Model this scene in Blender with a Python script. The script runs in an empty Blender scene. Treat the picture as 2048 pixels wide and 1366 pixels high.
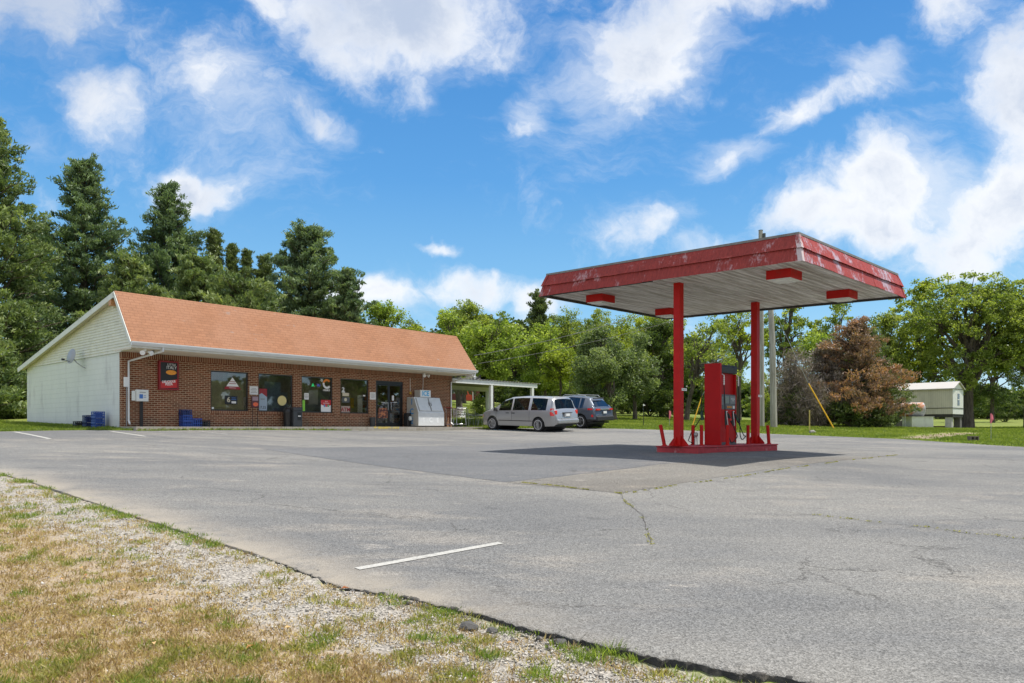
import bpy, bmesh, math, random
import numpy as np
from mathutils import Vector, Matrix, noise as mnoise

# ------------------------------------------------------------------ camera, sky, sun
W0, H0, F, U0, VH = 2048.0, 1366.0, 1450.0, 1024.0, 855.0
E = 1.5                                   # eye height
sc = bpy.context.scene
sc.view_settings.view_transform = 'Standard'
sc.view_settings.look = 'None'
sc.view_settings.gamma = 1.0
sc.view_settings.exposure = 0.95
cam = bpy.data.objects.new('camera', bpy.data.cameras.new('camera'))
sc.collection.objects.link(cam)
cam.location = (0, 0, E)
cam.rotation_euler = (math.pi/2, 0, 0)
cam.data.sensor_width = 36
cam.data.lens = 36*F/W0
cam.data.shift_y = (VH-H0/2)/W0
cam.data.clip_end = 3000
sc.camera = cam

SUN_AZ, SUN_EL = math.radians(86), math.radians(69)
sd = Vector((math.sin(SUN_AZ)*math.cos(SUN_EL), math.cos(SUN_AZ)*math.cos(SUN_EL), math.sin(SUN_EL)))
sl = bpy.data.lights.new('sun', 'SUN')
sl.energy = 3.0
sl.angle = math.radians(0.5)
sl.color = (1.0, 0.95, 0.87)
so = bpy.data.objects.new('sun', sl)
sc.collection.objects.link(so)
so.location = (0, 0, 40)
so.rotation_euler = sd.to_track_quat('Z', 'Y').to_euler()

class NT:
    """tiny node tree writer"""
    def __init__(s, tree):
        s.t = tree; s.n = tree.nodes; s.l = tree.links
    def new(s, typ, **kw):
        n = s.n.new(typ)
        for k, v in kw.items():
            setattr(n, k, v)
        return n
    def put(s, sock, v):
        if v is None: return
        if isinstance(v, bpy.types.NodeSocket): s.l.new(v, sock)
        else:
            if isinstance(v, (tuple, list)) and len(v) == 3 and sock.type == 'RGBA': v = (*v, 1)
            sock.default_value = v
    def math(s, op, a, b=None, c=None, clamp=False):
        n = s.new('ShaderNodeMath', operation=op, use_clamp=clamp)
        s.put(n.inputs[0], a); s.put(n.inputs[1], b)
        if c is not None: s.put(n.inputs[2], c)
        return n.outputs[0]
    def vmath(s, op, a, b=None):
        n = s.new('ShaderNodeVectorMath', operation=op)
        s.put(n.inputs[0], a)
        if op == 'SCALE': s.put(n.inputs['Scale'], b)
        elif b is not None: s.put(n.inputs[1], b)
        return n.outputs['Value'] if op in ('LENGTH', 'DOT_PRODUCT') else n.outputs['Vector']
    def noise(s, vec, scale, detail=4, rough=.55, dist=0, col=False):
        n = s.new('ShaderNodeTexNoise')
        s.put(n.inputs['Vector'], vec); s.put(n.inputs['Scale'], scale); s.put(n.inputs['Detail'], detail)
        s.put(n.inputs['Roughness'], rough); s.put(n.inputs['Distortion'], dist)
        return n.outputs['Color'] if col else n.outputs['Fac']
    def ramp(s, f, a, b, lo=0.0, hi=1.0, smooth=True):
        n = s.new('ShaderNodeMapRange')
        if smooth: n.interpolation_type = 'SMOOTHSTEP'
        s.put(n.inputs[0], f); s.put(n.inputs[1], a); s.put(n.inputs[2], b); s.put(n.inputs[3], lo); s.put(n.inputs[4], hi)
        return n.outputs[0]
    def mix(s, f, a, b, mode='MIX'):
        n = s.new('ShaderNodeMix', data_type='RGBA', blend_type=mode)
        s.put(n.inputs[0], f); s.put(n.inputs[6], a); s.put(n.inputs[7], b)
        return n.outputs[2]
    def mapping(s, vec, loc=(0, 0, 0), rot=(0, 0, 0), scale=(1, 1, 1)):
        n = s.new('ShaderNodeMapping')
        s.put(n.inputs[0], vec); s.put(n.inputs[1], loc); s.put(n.inputs[2], rot); s.put(n.inputs[3], scale)
        return n.outputs[0]
    def xyz(s, vec):
        n = s.new('ShaderNodeSeparateXYZ'); s.put(n.inputs[0], vec)
        return n.outputs[0], n.outputs[1], n.outputs[2]
    def comb(s, x, y, z):
        n = s.new('ShaderNodeCombineXYZ')
        s.put(n.inputs[0], x); s.put(n.inputs[1], y); s.put(n.inputs[2], z)
        return n.outputs[0]

world = bpy.data.worlds.new('World')
sc.world = world
world.use_nodes = True
wt = NT(world.node_tree)
wt.n.clear()
sky = wt.new('ShaderNodeTexSky', sky_type='NISHITA')
sky.sun_disc = False
sky.sun_elevation = SUN_EL
sky.sun_rotation = SUN_AZ
sky.air_density = 1.0
sky.dust_density = 0.6
sky.ozone_density = 2.2
skyc = wt.new('ShaderNodeHueSaturation')
skyc.inputs['Saturation'].default_value = 1.28
skyc.inputs['Hue'].default_value = 0.495
skyc.inputs['Value'].default_value = 1.0
wt.l.new(sky.outputs[0], skyc.inputs['Color'])
geo = wt.new('ShaderNodeTexCoord')
dx, dy, dz = wt.xyz(geo.outputs['Generated'])
# deep blue of a clear day: paler towards the horizon
deep = wt.new('ShaderNodeValToRGB')
wt.l.new(dz, deep.inputs[0])
for k_, (p_, c_) in enumerate(((0.0, (2.2, 3.1, 3.6)), (.16, (.98, 2.15, 3.3)), (.32, (.44, 1.42, 2.95)), (.5, (.23, .98, 2.5)))):
    e_ = deep.color_ramp.elements[k_] if k_ < 2 else deep.color_ramp.elements.new(p_)
    e_.position = p_; e_.color = (*c_, 1)
skymix = wt.mix(.85, skyc.outputs[0], deep.outputs[0])
ay = wt.math('ADD', wt.math('ABSOLUTE', dy), 0.05)
pv = wt.comb(wt.math('DIVIDE', dx, ay), wt.math('DIVIDE', dz, ay), 0.0)
# cloud bodies as directions: (u, v, half width, half height, tilt, weight)
CL = [(80, 40, 270, 150, 10, .95), (245, 250, 90, 75, 40, .7), (455, 200, 150, 110, 20, .68), (655, 285, 130, 40, 25, .55),
      (830, 70, 260, 150, -10, 1.0), (845, 200, 55, 70, 0, .7), (1270, 130, 110, 170, 35, 1.0), (1400, 10, 170, 70, 10, .9),
      (1070, 250, 50, 90, 25, .5), (1580, 250, 170, 42, -28, .6), (1425, 350, 85, 42, -15, .6), (1700, 180, 85, 60, -30, .65),
      (2000, 230, 120, 170, 0, .95), (1750, 390, 135, 105, 0, 1.0), (1985, 400, 120, 100, 0, .9), (1700, 490, 150, 55, 0, .85), (1600, 460, 120, 55, -12, .85), (1900, 450, 190, 100, -20, 1.0),
      (430, 412, 95, 42, 5, .95), (775, 608, 95, 40, -8, .85), (930, 585, 120, 42, 0, .85), (1070, 605, 80, 40, 0, .8),
      (1290, 470, 120, 48, -8, .7), (882, 516, 42, 16, 0, .6), (1870, 40, 130, 80, 15, .7), (560, 30, 100, 60, 0, .6),
      (1400, 520, 150, 40, 0, .6), (1850, 540, 160, 50, 0, .75)]
wn = wt.noise(pv, 3.2, 5, .6, col=True)
warp = wt.vmath('SCALE', wt.vmath('SUBTRACT', wn, (0.5, 0.5, 0.5)), 0.16)
wn2 = wt.noise(pv, 11.0, 5, .6, col=True)
warp2 = wt.vmath('SCALE', wt.vmath('SUBTRACT', wn2, (0.5, 0.5, 0.5)), 0.05)
pw = wt.vmath('ADD', wt.vmath('ADD', pv, warp), warp2)
tot = None
for (u, v, ru, rv, rot, w) in CL:
    # rotate about the cloud's own centre, then scale to a unit blob
    n = wt.new('ShaderNodeMapping', vector_type='TEXTURE')
    wt.put(n.inputs[0], pw)
    n.inputs[1].default_value = ((u-U0)/F, (VH-v)/F, 0)
    n.inputs[2].default_value = (0, 0, -math.radians(rot))
    n.inputs[3].default_value = (ru*1.45/F, rv*1.45/F, 1)
    d = wt.ramp(wt.vmath('LENGTH', n.outputs[0]), 1.0, 0.0, 0.0, w)
    tot = d if tot is None else wt.math('MAXIMUM', wt.math('ADD', tot, wt.math('MULTIPLY', d, .25)), d)
# unseen broken cloud overhead and behind the camera, added as neutral fill light
over = wt.math('MULTIPLY', wt.math('MAXIMUM', wt.ramp(dz, .52, .75), wt.ramp(dy, -.05, -.4)), .75)
tot = wt.math('MAXIMUM', tot, over)
fb = wt.noise(pw, 5.0, 10, .62)
fb2 = wt.noise(wt.vmath('ADD', pw, (3.1, 7.7, 0)), 14.0, 8, .65)
dens = wt.math('ADD', wt.math('ADD', tot, wt.math('MULTIPLY', wt.math('SUBTRACT', fb, 0.5), 1.9)), wt.math('MULTIPLY', wt.math('SUBTRACT', fb2, 0.5), 0.9))
core = wt.ramp(dens, 0.12, 0.85, 0.0, .96)
# thin streaked veil around and between the clouds
veil_n = wt.noise(wt.mapping(pw, rot=(0, 0, .55), scale=(1.0, 2.6, 1)), 3.0, 9, .66)
veil = wt.math('MULTIPLY', wt.ramp(wt.math('ADD', veil_n, wt.math('MULTIPLY', tot, .35)), .50, .88), .62)
alpha = wt.math('MAXIMUM', core, veil)
thick = wt.ramp(wt.math('ADD', dens, wt.math('MULTIPLY', wt.math('SUBTRACT', wt.noise(wt.vmath('ADD', pv, (0.35, -.22, 4)), 3.5, 6, .6), .5), 2.2)), 0.45, 1.5)
gl_ = wt.new('ShaderNodeMapping', vector_type='TEXTURE'); wt.put(gl_.inputs[0], pw); gl_.inputs[1].default_value = ((40-U0)/F, (VH-70)/F, 0); gl_.inputs[3].default_value = (.36, .26, 1)
thick = wt.math('MAXIMUM', thick, wt.ramp(wt.vmath('LENGTH', gl_.outputs[0]), 1.0, .1, 0, 1.0))
ccol = wt.mix(thick, (4.0, 4.08, 4.2), (2.15, 2.5, 3.15))
allsky = wt.mix(alpha, skymix, ccol)
bg = wt.new('ShaderNodeBackground')
wt.l.new(allsky, bg.inputs[0])
bg.inputs[1].default_value = 0.13
wo = wt.new('ShaderNodeOutputWorld')
wt.l.new(bg.outputs[0], wo.inputs[0])

# ------------------------------------------------------------------ helpers
COL = sc.collection
R = math.radians

def tag(o, label=None, cat=None, group=None, kind=None):
    if label: o['label'] = label
    if cat: o['category'] = cat
    if group: o['group'] = group
    if kind: o['kind'] = kind
    return o

def empty(name, loc, rz=0, label=None, cat=None, group=None):
    o = bpy.data.objects.new(name, None)
    o.empty_display_size = .3
    COL.objects.link(o)
    o.location = loc; o.rotation_euler = (0, 0, rz)
    return tag(o, label, cat, group)

class MB:
    def __init__(s): s.v = []; s.f = []; s.m = []
    def add(s, vs, fs, mi=0):
        b = len(s.v); s.v += [tuple(p) for p in vs]
        s.f += [tuple(b+i for i in f) for f in fs]; s.m += [mi]*len(fs)
        return s
    def box(s, x0, x1, y0, y1, z0, z1, M=None, mi=0):
        vs = [Vector(p) for p in ((x0,y0,z0),(x1,y0,z0),(x1,y1,z0),(x0,y1,z0),(x0,y0,z1),(x1,y0,z1),(x1,y1,z1),(x0,y1,z1))]
        if M: vs = [M @ p for p in vs]
        return s.add(vs, [(0,3,2,1),(4,5,6,7),(0,1,5,4),(1,2,6,5),(2,3,7,6),(3,0,4,7)], mi)
    def cbox(s, c, d, M=None, mi=0):
        return s.box(c[0]-d[0]/2, c[0]+d[0]/2, c[1]-d[1]/2, c[1]+d[1]/2, c[2]-d[2]/2, c[2]+d[2]/2, M, mi)
    def tube(s, pts, rad, n=8, cap=True, mi=0):
        pts = [Vector(p) for p in pts]
        if not hasattr(rad, '__len__'): rad = [rad]*len(pts)
        vs = []; ref = None
        for i, p in enumerate(pts):
            t = (pts[min(i+1, len(pts)-1)]-pts[max(i-1, 0)]).normalized()
            if ref is None:
                ref = t.orthogonal().normalized()
            ref = (ref - t*ref.dot(t))
            if ref.length < 1e-5: ref = t.orthogonal()
            ref.normalize(); bi = t.cross(ref)
            for k in range(n):
                a = 2*math.pi*k/n
                vs.append(p+(ref*math.cos(a)+bi*math.sin(a))*rad[i])
        fs = []
        for i in range(len(pts)-1):
            for k in range(n):
                fs.append((i*n+k, i*n+(k+1) % n, (i+1)*n+(k+1) % n, (i+1)*n+k))
        if cap:
            fs.append(tuple(range(n-1, -1, -1))); fs.append(tuple((len(pts)-1)*n+k for k in range(n)))
        return s.add(vs, fs, mi)
    def lathe(s, prof, n=20, axis='Z', c=(0, 0, 0), mi=0, M=None):
        vs = []
        for (r, h) in prof:
            for k in range(n):
                a = 2*math.pi*k/n; x, y = r*math.cos(a), r*math.sin(a)
                p = {'Z': (x, y, h), 'X': (h, x, y), 'Y': (y, h, x)}[axis]
                q = Vector(p)+Vector(c)
                vs.append(M @ q if M else q)
        fs = []
        for i in range(len(prof)-1):
            for k in range(n):
                fs.append((i*n+k, i*n+(k+1) % n, (i+1)*n+(k+1) % n, (i+1)*n+k))
        fs.append(tuple(range(n-1, -1, -1))); fs.append(tuple((len(prof)-1)*n+k for k in range(n)))
        return s.add(vs, fs, mi)
    def prism(s, poly, a, b, axis='X', mi=0, M=None):
        """poly of 2D points extruded between a and b along axis"""
        n = len(poly)
        def P(h, p):
            q = {'X': (h, p[0], p[1]), 'Y': (p[0], h, p[1]), 'Z': (p[0], p[1], h)}[axis]
            return M @ Vector(q) if M else q
        vs = [P(a, p) for p in poly]+[P(b, p) for p in poly]
        fs = [tuple(range(n-1, -1, -1)), tuple(range(n, 2*n))]
        fs += [(i, (i+1) % n, n+(i+1) % n, n+i) for i in range(n)]
        return s.add(vs, fs, mi)
    def quad(s, a, b, c, d, mi=0): return s.add([a, b, c, d], [(0, 1, 2, 3)], mi)
    def build(s, name, mat, parent=None, loc=None, rz=0, smooth=False, bevel=0, solid=0, **tg):
        me = bpy.data.meshes.new(name)
        me.from_pydata(s.v, [], s.f)
        mats = mat if isinstance(mat, (list, tuple)) else [mat]
        for m in mats: me.materials.append(m)
        if len(mats) > 1: me.polygons.foreach_set('material_index', s.m)
        bm = bmesh.new(); bm.from_mesh(me)
        if not solid: bmesh.ops.recalc_face_normals(bm, faces=bm.faces)
        bm.to_mesh(me); bm.free()
        if smooth:
            me.polygons.foreach_set('use_smooth', [True]*len(me.polygons))
            if smooth != 'all' and hasattr(me, 'set_sharp_from_angle'): me.set_sharp_from_angle(angle=R(40))
        o = bpy.data.objects.new(name, me)
        COL.objects.link(o)
        if parent: o.parent = parent
        if loc is not None: o.location = loc
        if rz: o.rotation_euler = (0, 0, rz)
        if bevel:
            md = o.modifiers.new('bevel', 'BEVEL'); md.width = bevel; md.segments = 2; md.limit_method = 'ANGLE'
        return tag(o, tg.get('label'), tg.get('cat'), tg.get('group'), tg.get('kind'))

def np_mesh(name, verts, faces_flat, per, mat, parent=None, attr=None, smooth=False, **tg):
    """fast mesh from numpy: faces all with `per` corners"""
    me = bpy.data.meshes.new(name)
    nv, nf = len(verts), len(faces_flat)//per
    me.vertices.add(nv); me.vertices.foreach_set('co', np.asarray(verts, dtype=np.float32).ravel())
    me.loops.add(nf*per); me.loops.foreach_set('vertex_index', np.asarray(faces_flat, dtype=np.int32))
    me.polygons.add(nf); me.polygons.foreach_set('loop_start', np.arange(0, nf*per, per, dtype=np.int32))
    me.polygons.foreach_set('loop_total', np.full(nf, per, dtype=np.int32))
    if attr is not None:
        a = me.attributes.new('tint', 'FLOAT', 'FACE')
        a.data.foreach_set('value', np.asarray(attr, dtype=np.float32))
    for m in (mat if isinstance(mat, (list, tuple)) else [mat]): me.materials.append(m)
    me.update(calc_edges=True); me.validate()
    if smooth: me.polygons.foreach_set('use_smooth', [True]*nf)
    o = bpy.data.objects.new(name, me); COL.objects.link(o)
    if parent: o.parent = parent
    return tag(o, tg.get('label'), tg.get('cat'), tg.get('group'), tg.get('kind'))

FONT = None
def text(body, size, M, mat, parent=None, name='lettering', ext=.003, ax='CENTER', sx=1.0, bold=0.0, space=1.0, **tg):
    c = bpy.data.curves.new(name, 'FONT'); c.body = body; c.size = size; c.extrude = ext
    c.align_x = ax; c.align_y = 'CENTER'; c.offset = bold; c.space_line = space; c.resolution_u = 3
    t = bpy.data.objects.new('tmp', c); COL.objects.link(t)
    dg = bpy.context.evaluated_depsgraph_get()
    me = bpy.data.meshes.new_from_object(t.evaluated_get(dg))
    bpy.data.objects.remove(t)
    me.name = name
    me.transform(M @ Matrix.Diagonal((sx, 1, 1, 1)))
    me.materials.clear(); me.materials.append(mat)
    o = bpy.data.objects.new(name, me); COL.objects.link(o)
    if parent: o.parent = parent
    return tag(o, tg.get('label'), tg.get('cat'), tg.get('group'), tg.get('kind'))

# text planes: local x right, y up, facing -Y (front of a wall in local space)
def face_my(x, y, z): return Matrix.Translation((x, y, z)) @ Matrix.Rotation(math.pi/2, 4, 'X')

# ------------------------------------------------------------------ materials
MAT = {}
def mat(name, col=(.5, .5, .5), rough=.6, metal=0.0, var=0.0, scale=4.0, col2=None, bump=0.0, bscale=60.0, thr=None, spec=.5, coat=0, emit=None, stretch=(1, 1, 1)):
    """principled material; var = value variation; col2/thr = patches of a second colour; bump = fine relief"""
    if name in MAT: return MAT[name]
    m = bpy.data.materials.new(name); m.use_nodes = True
    t = NT(m.node_tree); b = t.n['Principled BSDF']
    tc = t.new('ShaderNodeTexCoord').outputs['Object']
    tc = t.mapping(tc, scale=stretch)
    c = (*col, 1)
    if col2 is not None:
        f = t.ramp(t.noise(tc, scale, 6, .65), thr[0], thr[1])
        c = t.mix(f, col, col2)
    if var:
        f = t.noise(tc, scale*2.3, 5, .6)
        c = t.mix(1.0, c, t.comb(*[t.ramp(f, .25, .75, 1-var, 1+var, False)]*3), 'MULTIPLY')
    t.put(b.inputs['Base Color'], c)
    b.inputs['Roughness'].default_value = rough; b.inputs['Metallic'].default_value = metal
    b.inputs['Specular IOR Level'].default_value = spec
    if coat: b.inputs['Coat Weight'].default_value = coat
    if emit:
        b.inputs['Emission Color'].default_value = (*emit[:3], 1); b.inputs['Emission Strength'].default_value = emit[3]
    if bump:
        bn = t.new('ShaderNodeBump'); bn.inputs['Strength'].default_value = bump; bn.inputs['Distance'].default_value = .01
        t.put(bn.inputs['Height'], t.noise(tc, bscale, 4, .6)); t.put(b.inputs['Normal'], bn.outputs[0])
    MAT[name] = m
    return m

def glass(name, tint=(.6, .65, .66), rough=.02, trans=.8, refl=1.0):
    if name in MAT: return MAT[name]
    m = bpy.data.materials.new(name); m.use_nodes = True; t = NT(m.node_tree); t.n.clear()
    tr = t.new('ShaderNodeBsdfTransparent'); tr.inputs[0].default_value = (*[x*trans for x in tint], 1)
    gl = t.new('ShaderNodeBsdfGlossy'); gl.inputs['Roughness'].default_value = rough; gl.inputs['Color'].default_value = (.95, .97, 1, 1)
    fr = t.new('ShaderNodeFresnel'); fr.inputs[0].default_value = 1.5
    f = t.math('MULTIPLY', t.math('ADD', fr.outputs[0], .04), refl, clamp=True)
    mx = t.new('ShaderNodeMixShader'); t.put(mx.inputs[0], f); t.l.new(tr.outputs[0], mx.inputs[1]); t.l.new(gl.outputs[0], mx.inputs[2])
    o = t.new('ShaderNodeOutputMaterial'); t.l.new(mx.outputs[0], o.inputs[0])
    MAT[name] = m
    return m

def leafmat(name, cols, trans=.35, rough=.5, hue=.0):
    """cols: dark, mid, light leaf colours chosen by the per-leaf 'tint' attribute"""
    m = bpy.data.materials.new(name); m.use_nodes = True; t = NT(m.node_tree); t.n.clear()
    a = t.new('ShaderNodeAttribute', attribute_name='tint').outputs['Fac']
    cr = t.new('ShaderNodeValToRGB'); t.put(cr.inputs[0], a)
    e = cr.color_ramp.elements
    e[0].position = .1; e[0].color = (*cols[0], 1); e[1].position = .9; e[1].color = (*cols[2], 1)
    k = e.new(.5); k.color = (*cols[1], 1)
    d = t.new('ShaderNodeBsdfPrincipled'); t.put(d.inputs['Base Color'], cr.outputs[0]); d.inputs['Roughness'].default_value = rough
    d.inputs['Specular IOR Level'].default_value = .35
    tl = t.new('ShaderNodeBsdfTranslucent'); t.put(tl.inputs[0], t.mix(1, cr.outputs[0], (1.7, 1.75, .9), 'MULTIPLY'))
    mx = t.new('ShaderNodeMixShader'); mx.inputs[0].default_value = trans
    t.l.new(d.outputs[0], mx.inputs[1]); t.l.new(tl.outputs[0], mx.inputs[2])
    o = t.new('ShaderNodeOutputMaterial'); t.l.new(mx.outputs[0], o.inputs[0])
    return m

# ------------------------------------------------------------------ terrain
TP = [(0,0,-1.5),(-3,4,-1.5),(4,4,-1.5),(2,7,-1.40),(-6,8,-1.22),(5,10,-1.23),(-9.5,13.5,-.84),(-3,13,-1.0),(0,18,-.84),
      (-10,20,-.5),(-17.5,25,-.13),(-14,26,-.08),(-3.5,39,-.06),(-9,31,-.09),(-20,23,-.25),(-14,32,.12),(-21,31,.1),
      (3,39,-.04),(5.3,39,-.04),(5,19,-.67),(8,22,-.70),(4.2,26.3,-.62),(-.8,22,-.72),(9.5,20.8,-.77),(4.8,16,-.87),(9,16,-1.0),
      (13.5,34,-.35),(16.9,31.5,-.5),(19.1,27,-.726),(16,20,-.9),(22,16,-1.05),
      (10,4,-1.45),(25,5,-1.4),(-25,12,-1.0),(-15,5,-1.45),(-10,-10,-1.8),(15,-10,-1.8),(0,-40,-2.5),(-60,-30,-2),(60,-30,-2),
      (14,42,.02),(20,38,-.22),(28,36,-.3),(31,54,-.05),(36,58,-.08),(20,50,.2),(7,60,1.0),(15,70,1.3),(0,60,1.3),(-5,60,1.9),
      (-8,100,3.7),(-40,60,2.45),(-30,45,.9),(-60,50,2.2),(-60,100,4),(-20,60,2.2),(45,50,0),(60,60,.25),(60,110,1.15),(100,110,1.2),(30,110,1.6),(60,30,-.5),
      (100,40,-.3),(150,150,2.2),(0,160,4.2),(-150,150,6),(80,200,3),(-80,20,-.5),(-150,0,-1),(150,0,-1.2),(-200,300,12),(0,320,8),(200,300,6),(300,100,1),(-300,50,1),(0,-200,-4)]
_T = np.array(TP, dtype=float)
def _U(r2): return np.where(r2 > 1e-9, r2*np.log(np.maximum(r2, 1e-9)), 0)
_S = 50.0
_xy = _T[:, :2]/_S
_n = len(_T)
_K = _U(((_xy[:, None]-_xy[None])**2).sum(-1))+np.eye(_n)*2e-3
_P = np.hstack([np.ones((_n, 1)), _xy])
_A = np.block([[_K, _P], [_P.T, np.zeros((3, 3))]])
_W = np.linalg.solve(_A, np.concatenate([_T[:, 2], np.zeros(3)]))
def gzn(x, y):
    """ground height (world) for numpy arrays"""
    x = np.asarray(x, float); y = np.asarray(y, float)
    xx = np.clip(x, -300, 300)/_S; yy = np.clip(y, -200, 330)/_S
    sh = xx.shape; q = np.stack([xx.ravel(), yy.ravel()], 1); out = np.empty(len(q))
    for i in range(0, len(q), 20000):
        p = q[i:i+20000]
        out[i:i+20000] = _U(((p[:, None]-_xy[None])**2).sum(-1)) @ _W[:_n]+_W[_n]+p @ _W[_n+1:]
    return out.reshape(sh)+E
def gz(x, y): return float(gzn(np.array([x]), np.array([y]))[0])
def at(u, v, Y): return Vector(((u-U0)/F*Y, Y, E+(VH-v)/F*Y))
_ys = np.concatenate([np.arange(2.5, 60, .05), np.arange(60, 330, .5)])
def G(u, v):
    """ground point seen at pixel"""
    z = gzn((u-U0)/F*_ys, _ys)-E; zr = (VH-v)/F*_ys
    i = np.nonzero(zr <= z)[0]
    Y = float(_ys[i[0]]) if len(i) else 300.0
    return Vector(((u-U0)/F*Y, Y, gz((u-U0)/F*Y, Y)))
def GY(u, Y):
    x = (u-U0)/F*Y
    return Vector((x, Y, gz(x, Y)))
# ------------------------------------------------------------------ the lot
rnd = random.Random(7)
nrg = np.random.default_rng(11)
def polyline(pts, n):
    p = np.array([[q[0], q[1]] for q in pts], float)
    d = np.concatenate([[0], np.cumsum(np.hypot(*(p[1:]-p[:-1]).T))])
    s = np.linspace(0, d[-1], n)
    return np.stack([np.interp(s, d, p[:, 0]), np.interp(s, d, p[:, 1])], 1)
C0 = Vector((-14.36, 26.67)); RR = Vector((.656, .755)); SS = Vector((-.755, .656)); NN = -SS
YAW = math.atan2(RR.y, RR.x); WB, LB = 16.9, 11.0
def fac(t, off): p = C0+RR*t+NN*off; return (p.x, p.y)
front_px = [(0, 947), (75, 968), (150, 993), (240, 1024), (330, 1052), (420, 1082), (500, 1105), (580, 1133), (650, 1160), (725, 1180), (800, 1192), (880, 1207), (950, 1225), (1020, 1244), (1100, 1262), (1200, 1287), (1300, 1308), (1390, 1322), (1480, 1340), (1560, 1353), (1640, 1368)]
Fp = [(-22, 19.5), (-15, 16.6)]+[tuple(G(*p)[:2]) for p in front_px]+[(3.2, 3.35), (6, 1.8), (14, -3)]
Bp = [(-24, 25.2), (-17.55, 24.85), (-15.2, 25.6), fac(.3, 1.75), fac(5, 1.6), fac(10, 1.6), fac(16.9, 1.6), (-1.0, 39.3), (3, 39.3), (5.24, 38.8), (9.2, 37.2), (13.5, 34), (16.9, 31.5), (19.1, 27), (22, 20), (24, 12), (25, 2)]
NS, NTT = 1500, 150
Fl = polyline(Fp, NS); Bl = polyline(Bp, NS)
# broken edge on the near side: only the outer rows of the sheet wander
disp = np.zeros((NS, 2))
for i in range(NS):
    x, y = Fl[i]
    k = .05+.07*min(max((x+2)/1.5, 0), 1)
    disp[i] = np.array([.5, -.8])*(mnoise.fractal(Vector((x*2.2, y*2.2, 0)), .8, 2.2, 5)+.35*mnoise.noise(Vector((x*11, y*11, 2))))*k
tt = np.concatenate([np.linspace(0, .12, 40)**1.3/.12**.3, np.linspace(.12, 1, NTT-40)])
V = Fl[:, None]*(1-tt[None, :, None])+Bl[:, None]*tt[None, :, None]
dd0 = np.linalg.norm(V-Fl[:, None], axis=-1)
V = V+disp[:, None]*np.clip(1-dd0/.5, 0, 1)[..., None]
Fl = Fl+disp
Z = gzn(V[..., 0], V[..., 1])
for i in range(NS):
    if V[i, 0, 0] > -4 and V[i, 0, 0] < 4:
        for j in range(14):
            x, y = V[i, j]; dd = math.hypot(*(V[i, j]-V[i, 0])); f_ = max(0, 1-dd/.16)
            if f_ > 0: Z[i, j] -= f_*f_*(.018+.03*abs(mnoise.noise(Vector((x*18, y*18, 4)))))*min(max((x+3)/2, 0), 1)
pv_ = np.concatenate([V, Z[..., None]], -1)
# skirt under the near edge
sk = pv_[:, :1].copy(); sk[..., 2] -= .12; sk[..., 1] += .02
pv_ = np.concatenate([sk, pv_], 1)
NTT = pv_.shape[1]
ii, jj = np.meshgrid(np.arange(NS-1), np.arange(NTT-1), indexing='ij')
a_ = ii*NTT+jj
faces = np.stack([a_, a_+NTT, a_+NTT+1, a_+1], -1).ravel()

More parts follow.
